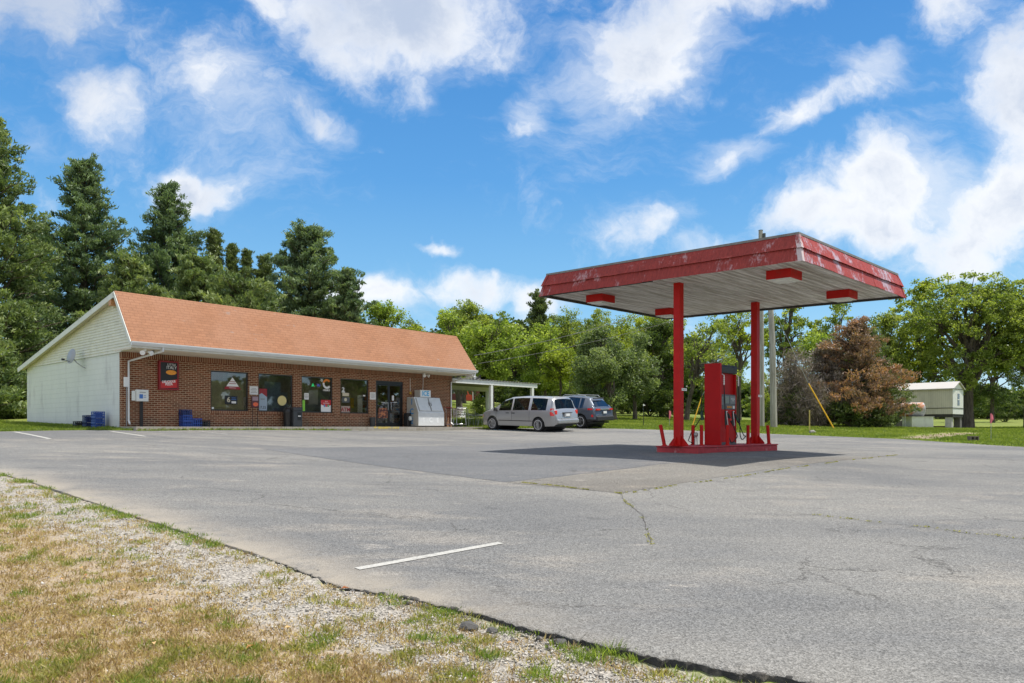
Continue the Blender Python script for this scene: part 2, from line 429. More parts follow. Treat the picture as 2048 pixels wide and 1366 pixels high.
def asphalt(name, base, dust, dark, dustamt, seed):
    m = bpy.data.materials.new(name); m.use_nodes = True; t = NT(m.node_tree); b = t.n['Principled BSDF']
    tc = t.mapping(t.new('ShaderNodeTexCoord').outputs['Object'], loc=(seed, seed*.7, 0))
    tcs = t.mapping(tc, rot=(0, 0, .5), scale=(.55, 1.2, 1))
    big = t.noise(tcs, .28, 6, .6)
    med = t.noise(tcs, 1.1, 6, .65, .3)
    c = t.mix(t.ramp(big, .38, .62), base, dark)
    dm = t.math('MULTIPLY', t.ramp(med, .46, .66), t.ramp(t.noise(tcs, .35, 4, .6), .42, .6))
    c = t.mix(t.math('MULTIPLY', dm, dustamt), c, dust)
    c = t.mix(t.math('MULTIPLY', t.ramp(t.noise(tcs, 1.3, 8, .75), .60, .72), dustamt), c, (.36, .33, .29))
    c = t.mix(t.math('MULTIPLY', t.ramp(t.noise(tcs, 1.7, 6, .7), .60, .70), .40), c, (.06, .06, .062))
    # oil drips and faint tyre arcs
    c = t.mix(t.math('MULTIPLY', t.ramp(t.noise(tc, 5.5, 3, .5), .73, .78), .55), c, (.045, .043, .04))
    wv = t.new('ShaderNodeTexWave', wave_type='RINGS'); t.put(wv.inputs['Vector'], t.mapping(tc, loc=(14, -3, 0))); wv.inputs['Scale'].default_value = .22; wv.inputs['Distortion'].default_value = 3.5; wv.inputs['Detail'].default_value = 3; wv.inputs['Detail Scale'].default_value = .7
    c = t.mix(t.math('MULTIPLY', t.ramp(wv.outputs['Fac'], .90, .99), t.ramp(t.noise(tcs, .8, 4, .6), .45, .7, 0, .30)), c, (.08, .08, .08))
    # hairline cracks
    vc = t.new('ShaderNodeTexVoronoi', feature='DISTANCE_TO_EDGE'); t.put(vc.inputs['Vector'], t.vmath('ADD', tc, t.vmath('SCALE', t.noise(tc, 1.2, 5, .7, col=True), .8))); vc.inputs['Scale'].default_value = .33
    c = t.mix(t.math('MULTIPLY', t.ramp(vc.outputs['Distance'], .008, .001), t.ramp(t.noise(tc, .5, 3, .6), .50, .60, 0, .6)), c, (.045, .042, .038))
    # aggregate
    vo = t.new('ShaderNodeTexVoronoi'); t.put(vo.inputs['Vector'], tc); vo.inputs['Scale'].default_value = 95
    sp = t.ramp(t.xyz(vo.outputs['Color'])[0], 0, 1, .55, 1.5, False)
    c = t.mix(1, c, t.comb(sp, sp, sp), 'MULTIPLY')
    sp2 = t.ramp(t.noise(tc, 28, 4, .75), .3, .7, .74, 1.26, False)
    c = t.mix(1, c, t.comb(sp2, sp2, sp2), 'MULTIPLY')
    at_ = t.new('ShaderNodeAttribute', attribute_name='edge').outputs['Fac']
    en = t.math('MULTIPLY', at_, t.ramp(t.noise(tc, 1.6, 5, .65), .3, .6, .25, 1))
    c = t.mix(en, c, (.33, .29, .235))
    t.put(b.inputs['Base Color'], c); b.inputs['Roughness'].default_value = .9; b.inputs['Specular IOR Level'].default_value = .3
    bn = t.new('ShaderNodeBump'); bn.inputs['Strength'].default_value = .6; bn.inputs['Distance'].default_value = .008
    t.put(bn.inputs['Height'], t.math('ADD', vo.outputs['Distance'], t.noise(tc, 40, 3, .7))); t.put(b.inputs['Normal'], bn.outputs[0])
    return m
M_asph = asphalt('old_asphalt', (.185, .180, .168), (.275, .25, .215), (.132, .132, .131), .55, 3)
M_broken = mat('broken_asphalt_edge', (.045, .043, .040), .95, var=.4, scale=8, col2=(.10, .09, .078), thr=(.5, .65), bump=1.0, bscale=40)
pave = np_mesh('parking_lot', pv_.reshape(-1, 3), faces, 4, [M_asph, M_broken], smooth=True, kind='structure')
mi = np.zeros((NS-1, NTT-1), dtype=np.int32); mi[:, 0] = (V[:-1, 0, 0] > -2.4)
for i in range(NS-1):
    if V[i, 0, 0] > -2.2:
        for j in range(1, 5):
            if mnoise.noise(Vector((V[i, 0, 0]*9, V[i, 0, 1]*9, 7)))*.045+.022 > np.linalg.norm(V[i, j]-V[i, 0]): mi[i, j] = 1
pave.data.polygons.foreach_set('material_index', mi.ravel())
ed = np.zeros((NS, NTT)); ed[:, 0] = 0
dist = np.linalg.norm(V-Fl[:, None], axis=-1)
ed[:, 0] = .9
ed[:, 1:] = np.clip(1-dist/.9, 0, 1)**1.3*(.10+.90*np.clip((.9-V[..., 0])/2.0, 0, 1))*.9
a = pave.data.attributes.new('edge', 'FLOAT', 'POINT'); a.data.foreach_set('value', ed.ravel().astype(np.float32))

def drape(name, quadpx, nu, nv, m, lift=.004, world_pts=None, **tg):
    c = world_pts or [G(*p) for p in quadpx]
    vs = []
    for i in range(nu+1):
        for j in range(nv+1):
            s, t = i/nu, j/nv
            p = (c[0]*(1-s)+c[1]*s)*(1-t)+(c[3]*(1-s)+c[2]*s)*t
            vs.append((p.x, p.y, gz(p.x, p.y)+lift))
    f = [i*(nv+1)+j for i in range(nu) for j in range(nv) for i, j in [(i, j)] ]
    fl = []
    for i in range(nu):
        for j in range(nv):
            k = i*(nv+1)+j; fl += [k, k+nv+1, k+nv+2, k+1]
    return np_mesh(name, vs, fl, 4, m, smooth=True, kind='structure', **tg)
M_patch = asphalt('patch_asphalt', (.140, .141, .143), (.23, .20, .17), (.112, .115, .120), .4, 9)
q = [G(520, 897), G(1010, 965), G(1340, 926), G(1135, 884)]
def bil(c, s, t): return (c[0]*(1-s)+c[1]*s)*(1-t)+(c[3]*(1-s)+c[2]*s)*t
drape('asphalt_patch', None, 60, 60, M_patch, world_pts=[Vector((p[0], p[1], 0)) for p in q])
M_patch2 = asphalt('tan_asphalt', (.178, .168, .150), (.25, .22, .18), (.145, .135, .120), .7, 15)
drape('worn_patch', None, 60, 30, M_patch2, world_pts=[G(1014, 966), G(1243, 987), G(1790, 911), G(1345, 927)])

M_line = mat('road_paint', (.40, .39, .36), .85, var=.22, col2=(.24, .235, .22), thr=(.45, .75), scale=22, bump=.4)
M_line2 = mat('worn_paint', (.40, .39, .37), .8, var=.15, col2=(.19, .185, .175), thr=(.42, .56), scale=12, bump=.3)
def stripe(px, w, m):
    p = [G(*q) for q in px]; n = 40
    l = polyline([(q.x, q.y) for q in p], n); vs = []
    d = Vector((p[-1].x-p[0].x, p[-1].y-p[0].y, 0)).normalized(); nrm = Vector((-d.y, d.x, 0))
    for (x, y) in l:
        for s in (-1, 1):
            ww = w/2*(1+.05*mnoise.noise(Vector((x*2, y*2, s))))
            X, Y = x+nrm.x*ww*s, y+nrm.y*ww*s
            vs.append((X, Y, gz(X, Y)+.006))
    fl = []
    for i in range(n-1): fl += [2*i, 2*i+2, 2*i+3, 2*i+1]
    return np_mesh('parking_line', vs, fl, 4, m, kind='structure')
stripe([(714, 1141), (1001, 1088)], .105, M_line)
stripe([(28, 864), (100, 878)], .12, M_line)
stripe([(222, 863), (291, 873)], .12, M_line)
stripe([(372, 860), (455, 869)], .10, M_line2)
stripe([(640, 857), (725, 863)], .08, M_line2)
M_blue = mat('faded_blue_paint', (.25, .42, .55), .8, col2=(.2, .2, .19), thr=(.45, .6), scale=6)
stripe([(985, 860), (1060, 861.5)], .5, M_blue)

# cracks with weeds
M_crack = mat('crack_dirt', (.06, .05, .04), .95)
def crack(px, w, jag):
    p = [G(*q) for q in px]; l = polyline([(q.x, q.y) for q in p], 90); vs = []; pts = []
    for i, (x, y) in enumerate(l):
        x += jag*mnoise.fractal(Vector((x*1.5, y*1.5, 3)), .9, 2, 4); y += jag*mnoise.fractal(Vector((x*1.5, y*1.5, 9)), .9, 2, 4)
        pts.append((x, y)); ww = w*(.4+.9*abs(mnoise.noise(Vector((x*3, y*3, 5)))))
        for s in (-1, 1):
            vs.append((x+ww*s*.7, y+ww*s*.7, gz(x, y)+.009))
    fl = []
    for i in range(89): fl += [2*i, 2*i+2, 2*i+3, 2*i+1]
    np_mesh('pavement_crack', vs, fl, 4, M_crack, kind='structure')
    return pts
CR = []
CR.append((crack([(1243, 988), (1500, 951), (1800, 910)], .012, .06), .8))
CR.append((crack([(1040, 966), (1140, 976), (1243, 988)], .008, .05), .22))
CR.append((crack([(1243, 988), (1262, 1015), (1285, 1030), (1290, 1060), (1303, 1090)], .008, .05), .08))
CR.append((crack([(1480, 1016), (1700, 1040), (2048, 1080)], .007, .08), .10))
CR.append((crack([(420, 907), (500, 915), (640, 922)], .02, .1), .0))

# ------------------------------------------------------------------ ground sheet
def spaced(segs):
    o = []
    for a, b, st in segs: o += list(np.arange(a, b, st))
    return np.array(o+[segs[-1][1]])
gx = spaced([(-600, -100, 50), (-100, -30, 5), (-30, -12, .6), (-12, 5, .12), (5, 40, .8), (40, 120, 5), (120, 600, 60)])
gy = spaced([(-120, -20, 20), (-20, 2, 1.5), (2, 14, .1), (14, 60, .7), (60, 140, 4), (140, 900, 60)])
GX, GYY = np.meshgrid(gx, gy, indexing='ij')
GZ = gzn(GX, GYY)
# is the point under the lot?
poly = np.concatenate([Fl[::6], Bl[::-1][::6]])
def inside(x, y, poly):
    r = np.zeros(x.shape, bool); n = len(poly); j = n-1
    for i in range(n):
        xi, yi = poly[i]; xj, yj = poly[j]
        c = ((yi > y) != (yj > y))
        with np.errstate(divide='ignore', invalid='ignore'):
            xx = (xj-xi)*(y-yi)/(yj-yi+1e-12)+xi
        r ^= c & (x < xx); j = i
    return r
ins = inside(GX, GYY, poly)
Fs = Fl[::4]
def edist(x, y):
    sh = x.shape; q = np.stack([x.ravel(), y.ravel()], 1); o = np.empty(len(q))
    for i in range(0, len(q), 20000): o[i:i+20000] = np.sqrt(((q[i:i+20000, None]-Fs[None])**2).sum(-1).min(1))
    return o.reshape(sh)
near = (GYY < 24) & (GX < 16) & (GX > -26)
ED = np.full(GX.shape, 99.0); ED[near] = edist(GX[near], GYY[near])
verge = near & ~ins & ((GYY < np.interp(GX, Fl[:, 0], Fl[:, 1])+.3))
GZ = GZ-np.where(ins, .10*np.clip(ED/.25, .5, 1), 0)
drop = .012+.078*np.clip((GX+1.6)/2.5, 0, 1)
GZ = GZ-np.where(verge, drop, 0.012)
bumpn = np.zeros(GX.shape)
for i, j in zip(*np.nonzero(near & (GYY < 16) & (GX > -14) & (GX < 6))):
    p = Vector((GX[i, j], GYY[i, j], 0))
    bumpn[i, j] = .022*mnoise.fractal(p*1.1, .9, 2, 3)+.007*mnoise.noise(p*6)
GZ += np.where(verge, bumpn*np.clip(ED*2, 0, 1), 0)
def gvz(x, y):
    """surface of the verge incl. its relief"""
    p = Vector((x, y, 0)); 
    return gz(x, y)-.012-.078*min(max((x+1.6)/2.5, 0), 1)+.022*mnoise.fractal(p*1.1, .9, 2, 3)+.007*mnoise.noise(p*6)
gv = np.stack([GX, GYY, GZ], -1).reshape(-1, 3)
nx, ny = GX.shape
ii, jj = np.meshgrid(np.arange(nx-1), np.arange(ny-1), indexing='ij')
a_ = ii*ny+jj
gf = np.stack([a_, a_+ny, a_+ny+1, a_+1], -1).ravel()

m = bpy.data.materials.new('ground_cover'); m.use_nodes = True; t = NT(m.node_tree); b = t.n['Principled BSDF']
tc = t.new('ShaderNodeTexCoord').outputs['Object']
vg = t.new('ShaderNodeAttribute', attribute_name='verge').outputs['Fac']
pa = t.new('ShaderNodeAttribute', attribute_name='path').outputs['Fac']
tcs = t.mapping(tc, rot=(0, 0, .8), scale=(.6, 1.3, 1))
lawn = t.mix(t.ramp(t.noise(tc, .12, 5, .6), .35, .65), (.125, .165, .035), (.20, .225, .05))
lawn = t.mix(t.math('MULTIPLY', t.ramp(t.noise(tcs, 1.1, 6, .7), .55, .75), .5), lawn, (.30, .27, .09))
lawn = t.mix(1, lawn, t.comb(*[t.ramp(t.noise(tc, 9, 4, .8), .3, .7, .62, 1.38, False)]*3), 'MULTIPLY')
vo = t.new('ShaderNodeTexVoronoi'); t.put(vo.inputs['Vector'], tc); vo.inputs['Scale'].default_value = 48
grav = t.mix(t.xyz(vo.outputs['Color'])[0], (.21, .19, .165), (.45, .415, .365))
dirt = t.mix(t.noise(tc, 12, 5, .7), (.26, .19, .12), (.44, .37, .28))
gm = t.math('MULTIPLY', t.new('ShaderNodeAttribute', attribute_name='stony').outputs['Fac'], 1.0)
gmn = t.ramp(t.math('ADD', gm, t.math('MULTIPLY', t.math('SUBTRACT', t.noise(tc, 2.2, 6, .7), .5), 1.3)), .3, .62)
vergec = t.mix(gmn, dirt, grav)
vergec = t.mix(1, vergec, t.comb(*[t.ramp(t.noise(tc, 26, 4, .8), .3, .7, .75, 1.2, False)]*3), 'MULTIPLY')
c = t.mix(vg, lawn, vergec)
pf = t.ramp(t.math('ADD', pa, t.math('MULTIPLY', t.math('SUBTRACT', t.noise(tc, 1.6, 5, .7), .5), 1.2)), .35, .7)
c = t.mix(pf, c, (.27, .215, .15))
t.put(b.inputs['Base Color'], c); b.inputs['Roughness'].default_value = .95; b.inputs['Specular IOR Level'].default_value = .15
bn = t.new('ShaderNodeBump'); bn.inputs['Strength'].default_value = .7; bn.inputs['Distance'].default_value = .02
t.put(bn.inputs['Height'], t.math('ADD', t.math('MULTIPLY', vo.outputs['Distance'], vg), t.noise(tc, 18, 5, .75))); t.put(b.inputs['Normal'], bn.outputs[0])
ground = np_mesh('ground', gv, gf, 4, m, smooth=True, kind='structure')
def setattr_(o, n, arr):
    a = o.data.attributes.new(n, 'FLOAT', 'POINT'); a.data.foreach_set('value', arr.ravel().astype(np.float32))
setattr_(ground, 'verge', verge.astype(float))
def stony(x, y, e):
    return np.clip(1.1-np.abs(e-.5)/.85, 0, 1)*np.where(x > -1, .9, 1)+np.clip((x+1.5)/3, 0, .35)
setattr_(ground, 'stony', stony(GX, GYY, ED))
# worn gravel track leading off the lot towards the tree
path_px = [(1800, 882), (1830, 876), (1870, 871), (1900, 868), (1935, 866)]
pp = polyline([tuple(G(*p)[:2]) for p in path_px], 24)
pd = np.full(GX.shape, 99.0)
sel = (GX > 8) & (GX < 50) & (GYY > 18) & (GYY < 60)
qq = np.stack([GX[sel], GYY[sel]], 1)
pd[sel] = np.sqrt(((qq[:, None]-pp[None])**2).sum(-1).min(1))
eb = np.full(GX.shape, 99.0); Bs = Bl[::4]; Bs = Bs[(Bs[:, 0] > 12)]
eb[sel] = np.sqrt(((qq[:, None]-Bs[None])**2).sum(-1).min(1))
setattr_(ground, 'path', np.clip(1.0-pd/1.1, 0, 1)*1.1+np.clip(.45-eb/1.8, 0, 1)*(GX > 12))

# sidewalk in front of the shop
M_conc = mat('old_concrete', (.34, .31, .265), .9, var=.2, scale=2.5, col2=(.25, .21, .16), thr=(.5, .7), bump=.5)
M_yel = mat('yellow_kerb_paint', (.55, .42, .10), .8, var=.2, col2=(.33, .31, .27), thr=(.45, .6), scale=5)
def W(x, y, z=0): p = C0+RR*x+SS*y; return Vector((p.x, p.y, z))
BZ = E+.045                                            # floor level of the shop
sw = empty('sidewalk', W(0, 0, 0), YAW); sw['kind'] = 'structure'
s = MB()
n = 30
for i in range(n):
    x0, x1 = -.1+(WB+1.0)*i/n, -.1+(WB+1.0)*(i+1)/n
    g0 = min(gz(*fac(x0, 1.5)), gz(*fac(x1, 1.5)))-.3
    s.box(x0+.004, x1-.004, -1.52, -.005, g0, BZ-.012)
s.build('sidewalk_slab', M_conc, sw, kind='structure')
s = MB()
for (x0, x1) in ((10.4, 11.9),): s.box(x0, x1, -1.526, -1.2, BZ-.10, BZ-.006)
s.build('yellow_paint', M_yel, sw, kind='structure')
# ------------------------------------------------------------------ the shop
def brick_mat(name, kind):
    m = bpy.data.materials.new(name); m.use_nodes = True; t = NT(m.node_tree); b = t.n['Principled BSDF']
    tc = t.new('ShaderNodeTexCoord').outputs['Object']; x, y, z = t.xyz(tc)
    vec = t.comb(t.math('ADD', x, y), z, 0)
    br = t.new('ShaderNodeTexBrick')
    if kind == 'soldier': vec = t.comb(z, t.math('ADD', x, y), 0)
    t.put(br.inputs['Vector'], vec)
    br.inputs['Scale'].default_value = 1.0
    if kind == 'block':
        br.inputs['Brick Width'].default_value = .41; br.inputs['Row Height'].default_value = .203; br.inputs['Mortar Size'].default_value = .006
    elif kind == 'soldier':
        br.inputs['Brick Width'].default_value = 3.0; br.inputs['Row Height'].default_value = .0757; br.inputs['Mortar Size'].default_value = .010; br.offset = 0
    else:
        br.inputs['Brick Width'].default_value = .215; br.inputs['Row Height'].default_value = .0757; br.inputs['Mortar Size'].default_value = .0095
    br.inputs['Mortar Smooth'].default_value = .15
    br.inputs['Color1'].default_value = (0, 0, 0, 1); br.inputs['Color2'].default_value = (1, 1, 1, 1); br.inputs['Mortar'].default_value = (.5, .5, .5, 1)
    fac_ = br.outputs['Fac']; cv = t.xyz(br.outputs['Color'])[0]
    if kind == 'block':
        c = t.mix(t.noise(t.mapping(tc, scale=(1, 1, .4)), 1.6, 6, .65), (.60, .63, .61), (.76, .78, .74))
        st = t.ramp(t.noise(t.mapping(tc, scale=(1, 1, .35)), 1.1, 5, .6), .56, .74)
        c = t.mix(t.math('MULTIPLY', st, .5), c, (.42, .42, .42))
        low = t.ramp(z, .45, 0.0); c = t.mix(t.math('MULTIPLY', low, t.math('MULTIPLY', t.noise(tc, 3, 5, .7), .7)), c, (.38, .38, .36))
        c = t.mix(t.math('MULTIPLY', fac_, .18), c, (.45, .46, .44))
    else:
        c = t.mix(cv, (.135, .047, .026), (.255, .092, .048))
        c = t.mix(t.ramp(t.noise(tc, .8, 6, .7), .5, .8), c, (.34, .15, .10))
        dk = t.math('MULTIPLY', t.ramp(z, .55, .05), t.ramp(t.noise(tc, 1.7, 5, .7), .45, .62)); c = t.mix(t.math('MULTIPLY', dk, .6), c, (.07, .06, .055))
        c = t.mix(fac_, c, (.48, .36, .23))
    t.put(b.inputs['Base Color'], c); b.inputs['Roughness'].default_value = .9; b.inputs['Specular IOR Level'].default_value = .2
    bn = t.new('ShaderNodeBump'); bn.invert = True; bn.inputs['Strength'].default_value = .8; bn.inputs['Distance'].default_value = .006
    t.put(bn.inputs['Height'], t.math('ADD', fac_, t.math('MULTIPLY', t.noise(tc, 30, 4, .7), .4))); t.put(b.inputs['Normal'], bn.outputs[0])
    return m
M_brick, M_sold, M_block = brick_mat('red_brick', 'run'), brick_mat('soldier_brick', 'soldier'), brick_mat('painted_block', 'block')
def shingle_mat():
    m = bpy.data.materials.new('terracotta_shingles'); m.use_nodes = True; t = NT(m.node_tree); b = t.n['Principled BSDF']
    tc = t.new('ShaderNodeTexCoord').outputs['Object']; x, y, z = t.xyz(tc)
    br = t.new('ShaderNodeTexBrick'); t.put(br.inputs['Vector'], t.comb(x, t.math('MULTIPLY', z, 1.26), 0))
    br.inputs['Scale'].default_value = 1; br.inputs['Brick Width'].default_value = .33; br.inputs['Row Height'].default_value = .14
    br.inputs['Mortar Size'].default_value = .012; br.inputs['Mortar Smooth'].default_value = .6
    br.inputs['Color1'].default_value = (0, 0, 0, 1); br.inputs['Color2'].default_value = (1, 1, 1, 1)
    c = t.mix(t.xyz(br.outputs['Color'])[0], (.275, .132, .073), (.325, .158, .088))
    c = t.mix(t.ramp(t.noise(tc, .5, 5, .6), .35, .7), c, (.325, .168, .102))
    c = t.mix(1, c, t.comb(*[t.ramp(t.noise(tc, 45, 3, .8), .3, .7, .72, 1.28, False)]*3), 'MULTIPLY')
    c = t.mix(t.math('MULTIPLY', br.outputs['Fac'], .5), c, (.19, .085, .05))
    c = t.mix(t.ramp(t.noise(t.mapping(tc, scale=(2.2, 2.2, .25)), 1.0, 5, .65), .50, .75, 0, .35), c, (.20, .105, .065))
    sc_ = t.ramp(t.noise(t.mapping(tc, scale=(.7, .7, 2)), 1.9, 4, .6), .66, .71); c = t.mix(t.math('MULTIPLY', sc_, .6), c, (.28, .22, .19))
    t.put(b.inputs['Base Color'], c); b.inputs['Roughness'].default_value = .9; b.inputs['Specular IOR Level'].default_value = .2
    bn = t.new('ShaderNodeBump'); bn.invert = True; bn.inputs['Strength'].default_value = .7; bn.inputs['Distance'].default_value = .01
    t.put(bn.inputs['Height'], br.outputs['Fac']); t.put(b.inputs['Normal'], bn.outputs[0])
    return m
M_shing = shingle_mat()
M_white = mat('weathered_white_paint', (.66, .66, .61), .55, var=.1, scale=1.5, col2=(.52, .50, .42), thr=(.55, .78))
M_trim = mat('cream_fascia_paint', (.60, .55, .45), .6, var=.12, scale=2, stretch=(.3, 1, 4), col2=(.42, .33, .2), thr=(.57, .72))
M_gut = mat('white_gutter', (.68, .69, .68), .35, var=.08, scale=1.2, stretch=(.4, 1, 1), col2=(.5, .5, .47), thr=(.55, .75))
M_soff = mat('cream_soffit', (.68, .62, .50), .7, var=.12, scale=1, col2=(.55, .43, .27), thr=(.58, .75))
M_sid = mat('cream_lap_siding', (.70, .68, .57), .55, var=.1, scale=1.5, col2=(.56, .53, .40), thr=(.55, .78))
M_dark = mat('dark_bronze_frame', (.035, .032, .03), .4)
M_black = mat('black_paint', (.015, .015, .016), .4)
M_in = mat('shop_interior', (.42, .35, .26), .8, var=.3, scale=.8)
M_inf = mat('shop_floor', (.28, .25, .2), .5)
M_paper = mat('white_paper', (.74, .73, .71), .7, var=.05)
M_wh = mat('clean_white', (.8, .8, .78), .5)
M_red = mat('sign_red', (.55, .025, .025), .4)
M_gls = glass('shop_glass', tint=(.85, .88, .86), trans=.9, refl=1.15)
M_gls2 = glass('dusty_glass', tint=(.75, .8, .84), trans=.85, refl=1.5, rough=.03)
M_steel = mat('dull_metal', (.45, .46, .47), .35, .8)
M_grey = mat('grey_paint', (.32, .33, .34), .5, var=.1)

def ft(u, off=0.0):
    """distance along the facade of what shows at pixel column u on the plane `off` in front of the wall"""
    k = (u-U0)/F; px, py = C0.x+NN.x*off, C0.y+NN.y*off
    return (k*py-px)/(RR.x-k*RR.y)
def fz(v, t, off=0.0): return (VH-v)/F*(C0.y+NN.y*off+RR.y*t)+E
WT = E+2.80                      # wall top
wins = []
for (ua, ub, va, vb) in ((421.5, 497, 741.5, 821), (517, 586, 747.5, 823), (603.4, 665.5, 753.0, 825.3), (681, 737.6, 758, 827)):
    t0, t1 = ft(ua), ft(ub); wins.append((t0, t1, (fz(vb, t0)+fz(827, ft(737.6)))/2-BZ, E+2.31-BZ))
door = (ft(752), ft(806), 0.0, 2.27)
shop = empty('store_building', W(0, 0, BZ), YAW, 'long one storey brick shop with terracotta shingle roof and white gable end', 'building')
H = WT-BZ
GUT = E+3.03-BZ; RDG = E+5.0-BZ; EAVE = E+2.80-BZ
op = sorted([*wins, door])
s = MB(); x = 0
for (a, b, z0, z1) in op:
    s.box(x, a, 0, .2, -.25, H-.2)
    if z0 > 0: s.box(a, b, 0, .2, -.25, z0-.11)
    s.box(a, b, 0, .2, z1, H-.2)
    x = b
s.box(x, WB, 0, .2, -.25, H-.2)
s.build('front_wall', M_brick, shop)
s = MB(); s.box(-.004, WB+.004, -.004, .2, H-.2, H)
for (a, b, z0, z1) in wins: s.box(a-.03, b+.03, -.03, .2, z0-.11, z0)
s.build('soldier_course', M_sold, shop)
s = MB()
s.box(0, .2, .2, LB, -.4, H-.02); s.build('gable_wall', M_block, shop, label='white painted block end wall')
s = MB(); s.box(WB-.2, WB, .2, LB, -.4, H-.02); s.box(.2, WB-.2, LB-.2, LB, -.4, H-.02); s.build('rear_wall', M_brick, shop)
# siding in the gables : lapped boards following the roof outline
def roof_z(y):
    if y < 0: return GUT+(RDG-GUT)*(y+1.45)/1.45
    return RDG+(EAVE-RDG)*y/11.35
for (xa, xb, sg) in ((-.012, .012, -1), (WB-.012, WB+.012, 1)):
    s = MB(); z = H-.02; st = .105
    while z < RDG-.12:
        zt = min(z+st, RDG-.1)
        def span(zz): return (-1.45+1.45*(max(zz, GUT-.25)-GUT)/(RDG-GUT) if zz > GUT else -1.40, 11.35*(RDG-zz)/(RDG-EAVE))
        a0, b0 = span(z+.08); a1, b1 = span(zt+.08)
        a0, a1 = max(a0, -1.4), max(a1, -1.4); b0, b1 = min(b0, 11.2), min(b1, 11.2)
        if z < H+.06: a0 = a1 = -.0+(-1.4 if z > H-.03 else 0)
        o = sg*.03
        xo = xa if sg < 0 else xb
        s.add([(xo+o, a0, z), (xo+o, b0, z), (xo, b1, zt+.012), (xo, a1, zt+.012), (xo, a0, z), (xo, b0, z)],
              [(0, 1, 2, 3), (0, 4, 5, 1), (0, 3, 4), (1, 5, 2)])
        z = zt
    s.build('gable_siding', M_sid, shop)
# roof shells
OH = .25
def slab(p, q, th, x0, x1, mb, mi=0):
    """slab between (y,z) points p and q, thickness th under the surface"""
    d = Vector((q[0]-p[0], q[1]-p[1])).normalized(); nn = Vector((d.y, -d.x))
    if nn.y > 0: nn = -nn
    mb.prism([p, q, (q[0]+nn.x*th, q[1]+nn.y*th), (p[0]+nn.x*th, p[1]+nn.y*th)], x0, x1, 'X', mi)
s = MB(); slab((-1.5, GUT+.02), (0, RDG), .05, -OH, WB+OH+.12, s); rf = s.build('roof_front', M_shing, shop)
s = MB(); slab((0.0, RDG-.003), (11.4, EAVE), .05, -OH, WB+OH, s); s.build('roof_back', M_shing, shop)
s = MB()
for (x0, x1) in ((-OH-.025, -OH-.001), (WB+OH+.121, WB+OH+.146)):
    s = MB(); slab((-1.5, GUT-.0), (.01, RDG-.03), .14, x0, x1, s); s.build('rake_board', M_white, shop)
for (x0, x1) in ((-OH-.025, -OH-.001), (WB+OH+.001, WB+OH+.026)):
    s = MB(); slab((0.03, RDG-.03), (11.42, EAVE-.02), .2, x0, x1, s); s.build('rake_board', M_white, shop)
s = MB()
slab((0.1, RDG-.15), (11.3, EAVE-.1), .02, -OH+.0, -.045, s)
slab((-1.4, GUT-.02), (-.02, RDG-.1), .02, -OH+.0, -.045, s)
s.build('rake_soffit', M_soff, shop)
# gutter, fascia and soffit
s = MB(); s.prism([(-1.5, GUT-.01), (-1.62, GUT-.01), (-1.62, GUT-.05), (-1.57, GUT-.13), (-1.5, GUT-.13)], -OH-.02, WB+OH+.14, 'X')
s.box(-OH-.02, WB+OH+.14, -1.628, -1.615, GUT-.02, GUT+.004); gt = s.build('gutter', M_gut, shop)
s = MB(); s.box(-OH+.003, WB+OH+.1, -1.495, -1.46, GUT-.2, GUT-.005); s.build('fascia_board', M_white, shop)
s = MB(); s.box(-OH+.006, WB+OH+.09, -1.458, -.95, H+.02, H+.05); s.box(-OH+.006, WB+OH+.09, -.93, -.01, H+.02, H+.05)
s.box(-OH+.006, WB+OH+.09, -.95, -.93, H+.035, H+.05); s.build('soffit', M_soff, shop)
s = MB(); s.box(-.01, WB+.01, -.035, -.006, H-.0, H+.018); s.box(-OH+.006, -OH+.03, -1.45, -.01, H-.03, H+.018); s.build('frieze_board', M_trim, shop)
# downspouts
for (t_, sx) in ((.22, 1), (WB-.1, -1)):
    s = MB(); xx = t_
    pth = [(xx+sx*.62 if sx > 0 else xx+.32, -1.54, GUT-.1), (xx+sx*.62 if sx > 0 else xx+.32, -1.54, GUT-.25), (xx, -.06, H-.35), (xx, -.06, .22), (xx-.02*sx, -.22, .08)]
    s.tube(pth, .045, 4); s.build('downspout', M_gut, shop)
# windows
def pane_obj(a, b, z0, z1, y, g, par, nm='pane'):
    s = MB(); s.box(a, b, y, y+.006, z0, z1); return s.build(nm, g, par)
tan = mat('tan_window_board', (.66, .53, .32), .7, var=.15, scale=3, stretch=(14, 1, .3))
for k, (a, b, z0, z1) in enumerate(wins):
    fr = MB(); y0, y1 = .05, .12; w = .05
    fr.box(a, b, y0, y1, z0, z0+w); fr.box(a, b, y0, y1, z1-w, z1); fr.box(a, a+w, y0, y1, z0+w, z1-w); fr.box(b-w, b, y0, y1, z0+w, z1-w)
    wf = fr.build('window', M_dark, shop)
    pane_obj(a+w, b-w, z0+w, z1-w, .08, M_gls2 if k == 1 else M_gls, wf)
    if k == 0:
        s = MB(); s.box(a+w+.01, b-w-.12, .10, .115, z0+w, z0+1.22); s.build('window_board', tan, wf)
    if k == 1:
        s = MB(); s.box(a+w+.3, b-w-.5, .10, .115, z0+w, z0+1.3); s.build('window_board', mat('grey_window_board', (.50, .51, .46), .7, var=.2), wf)
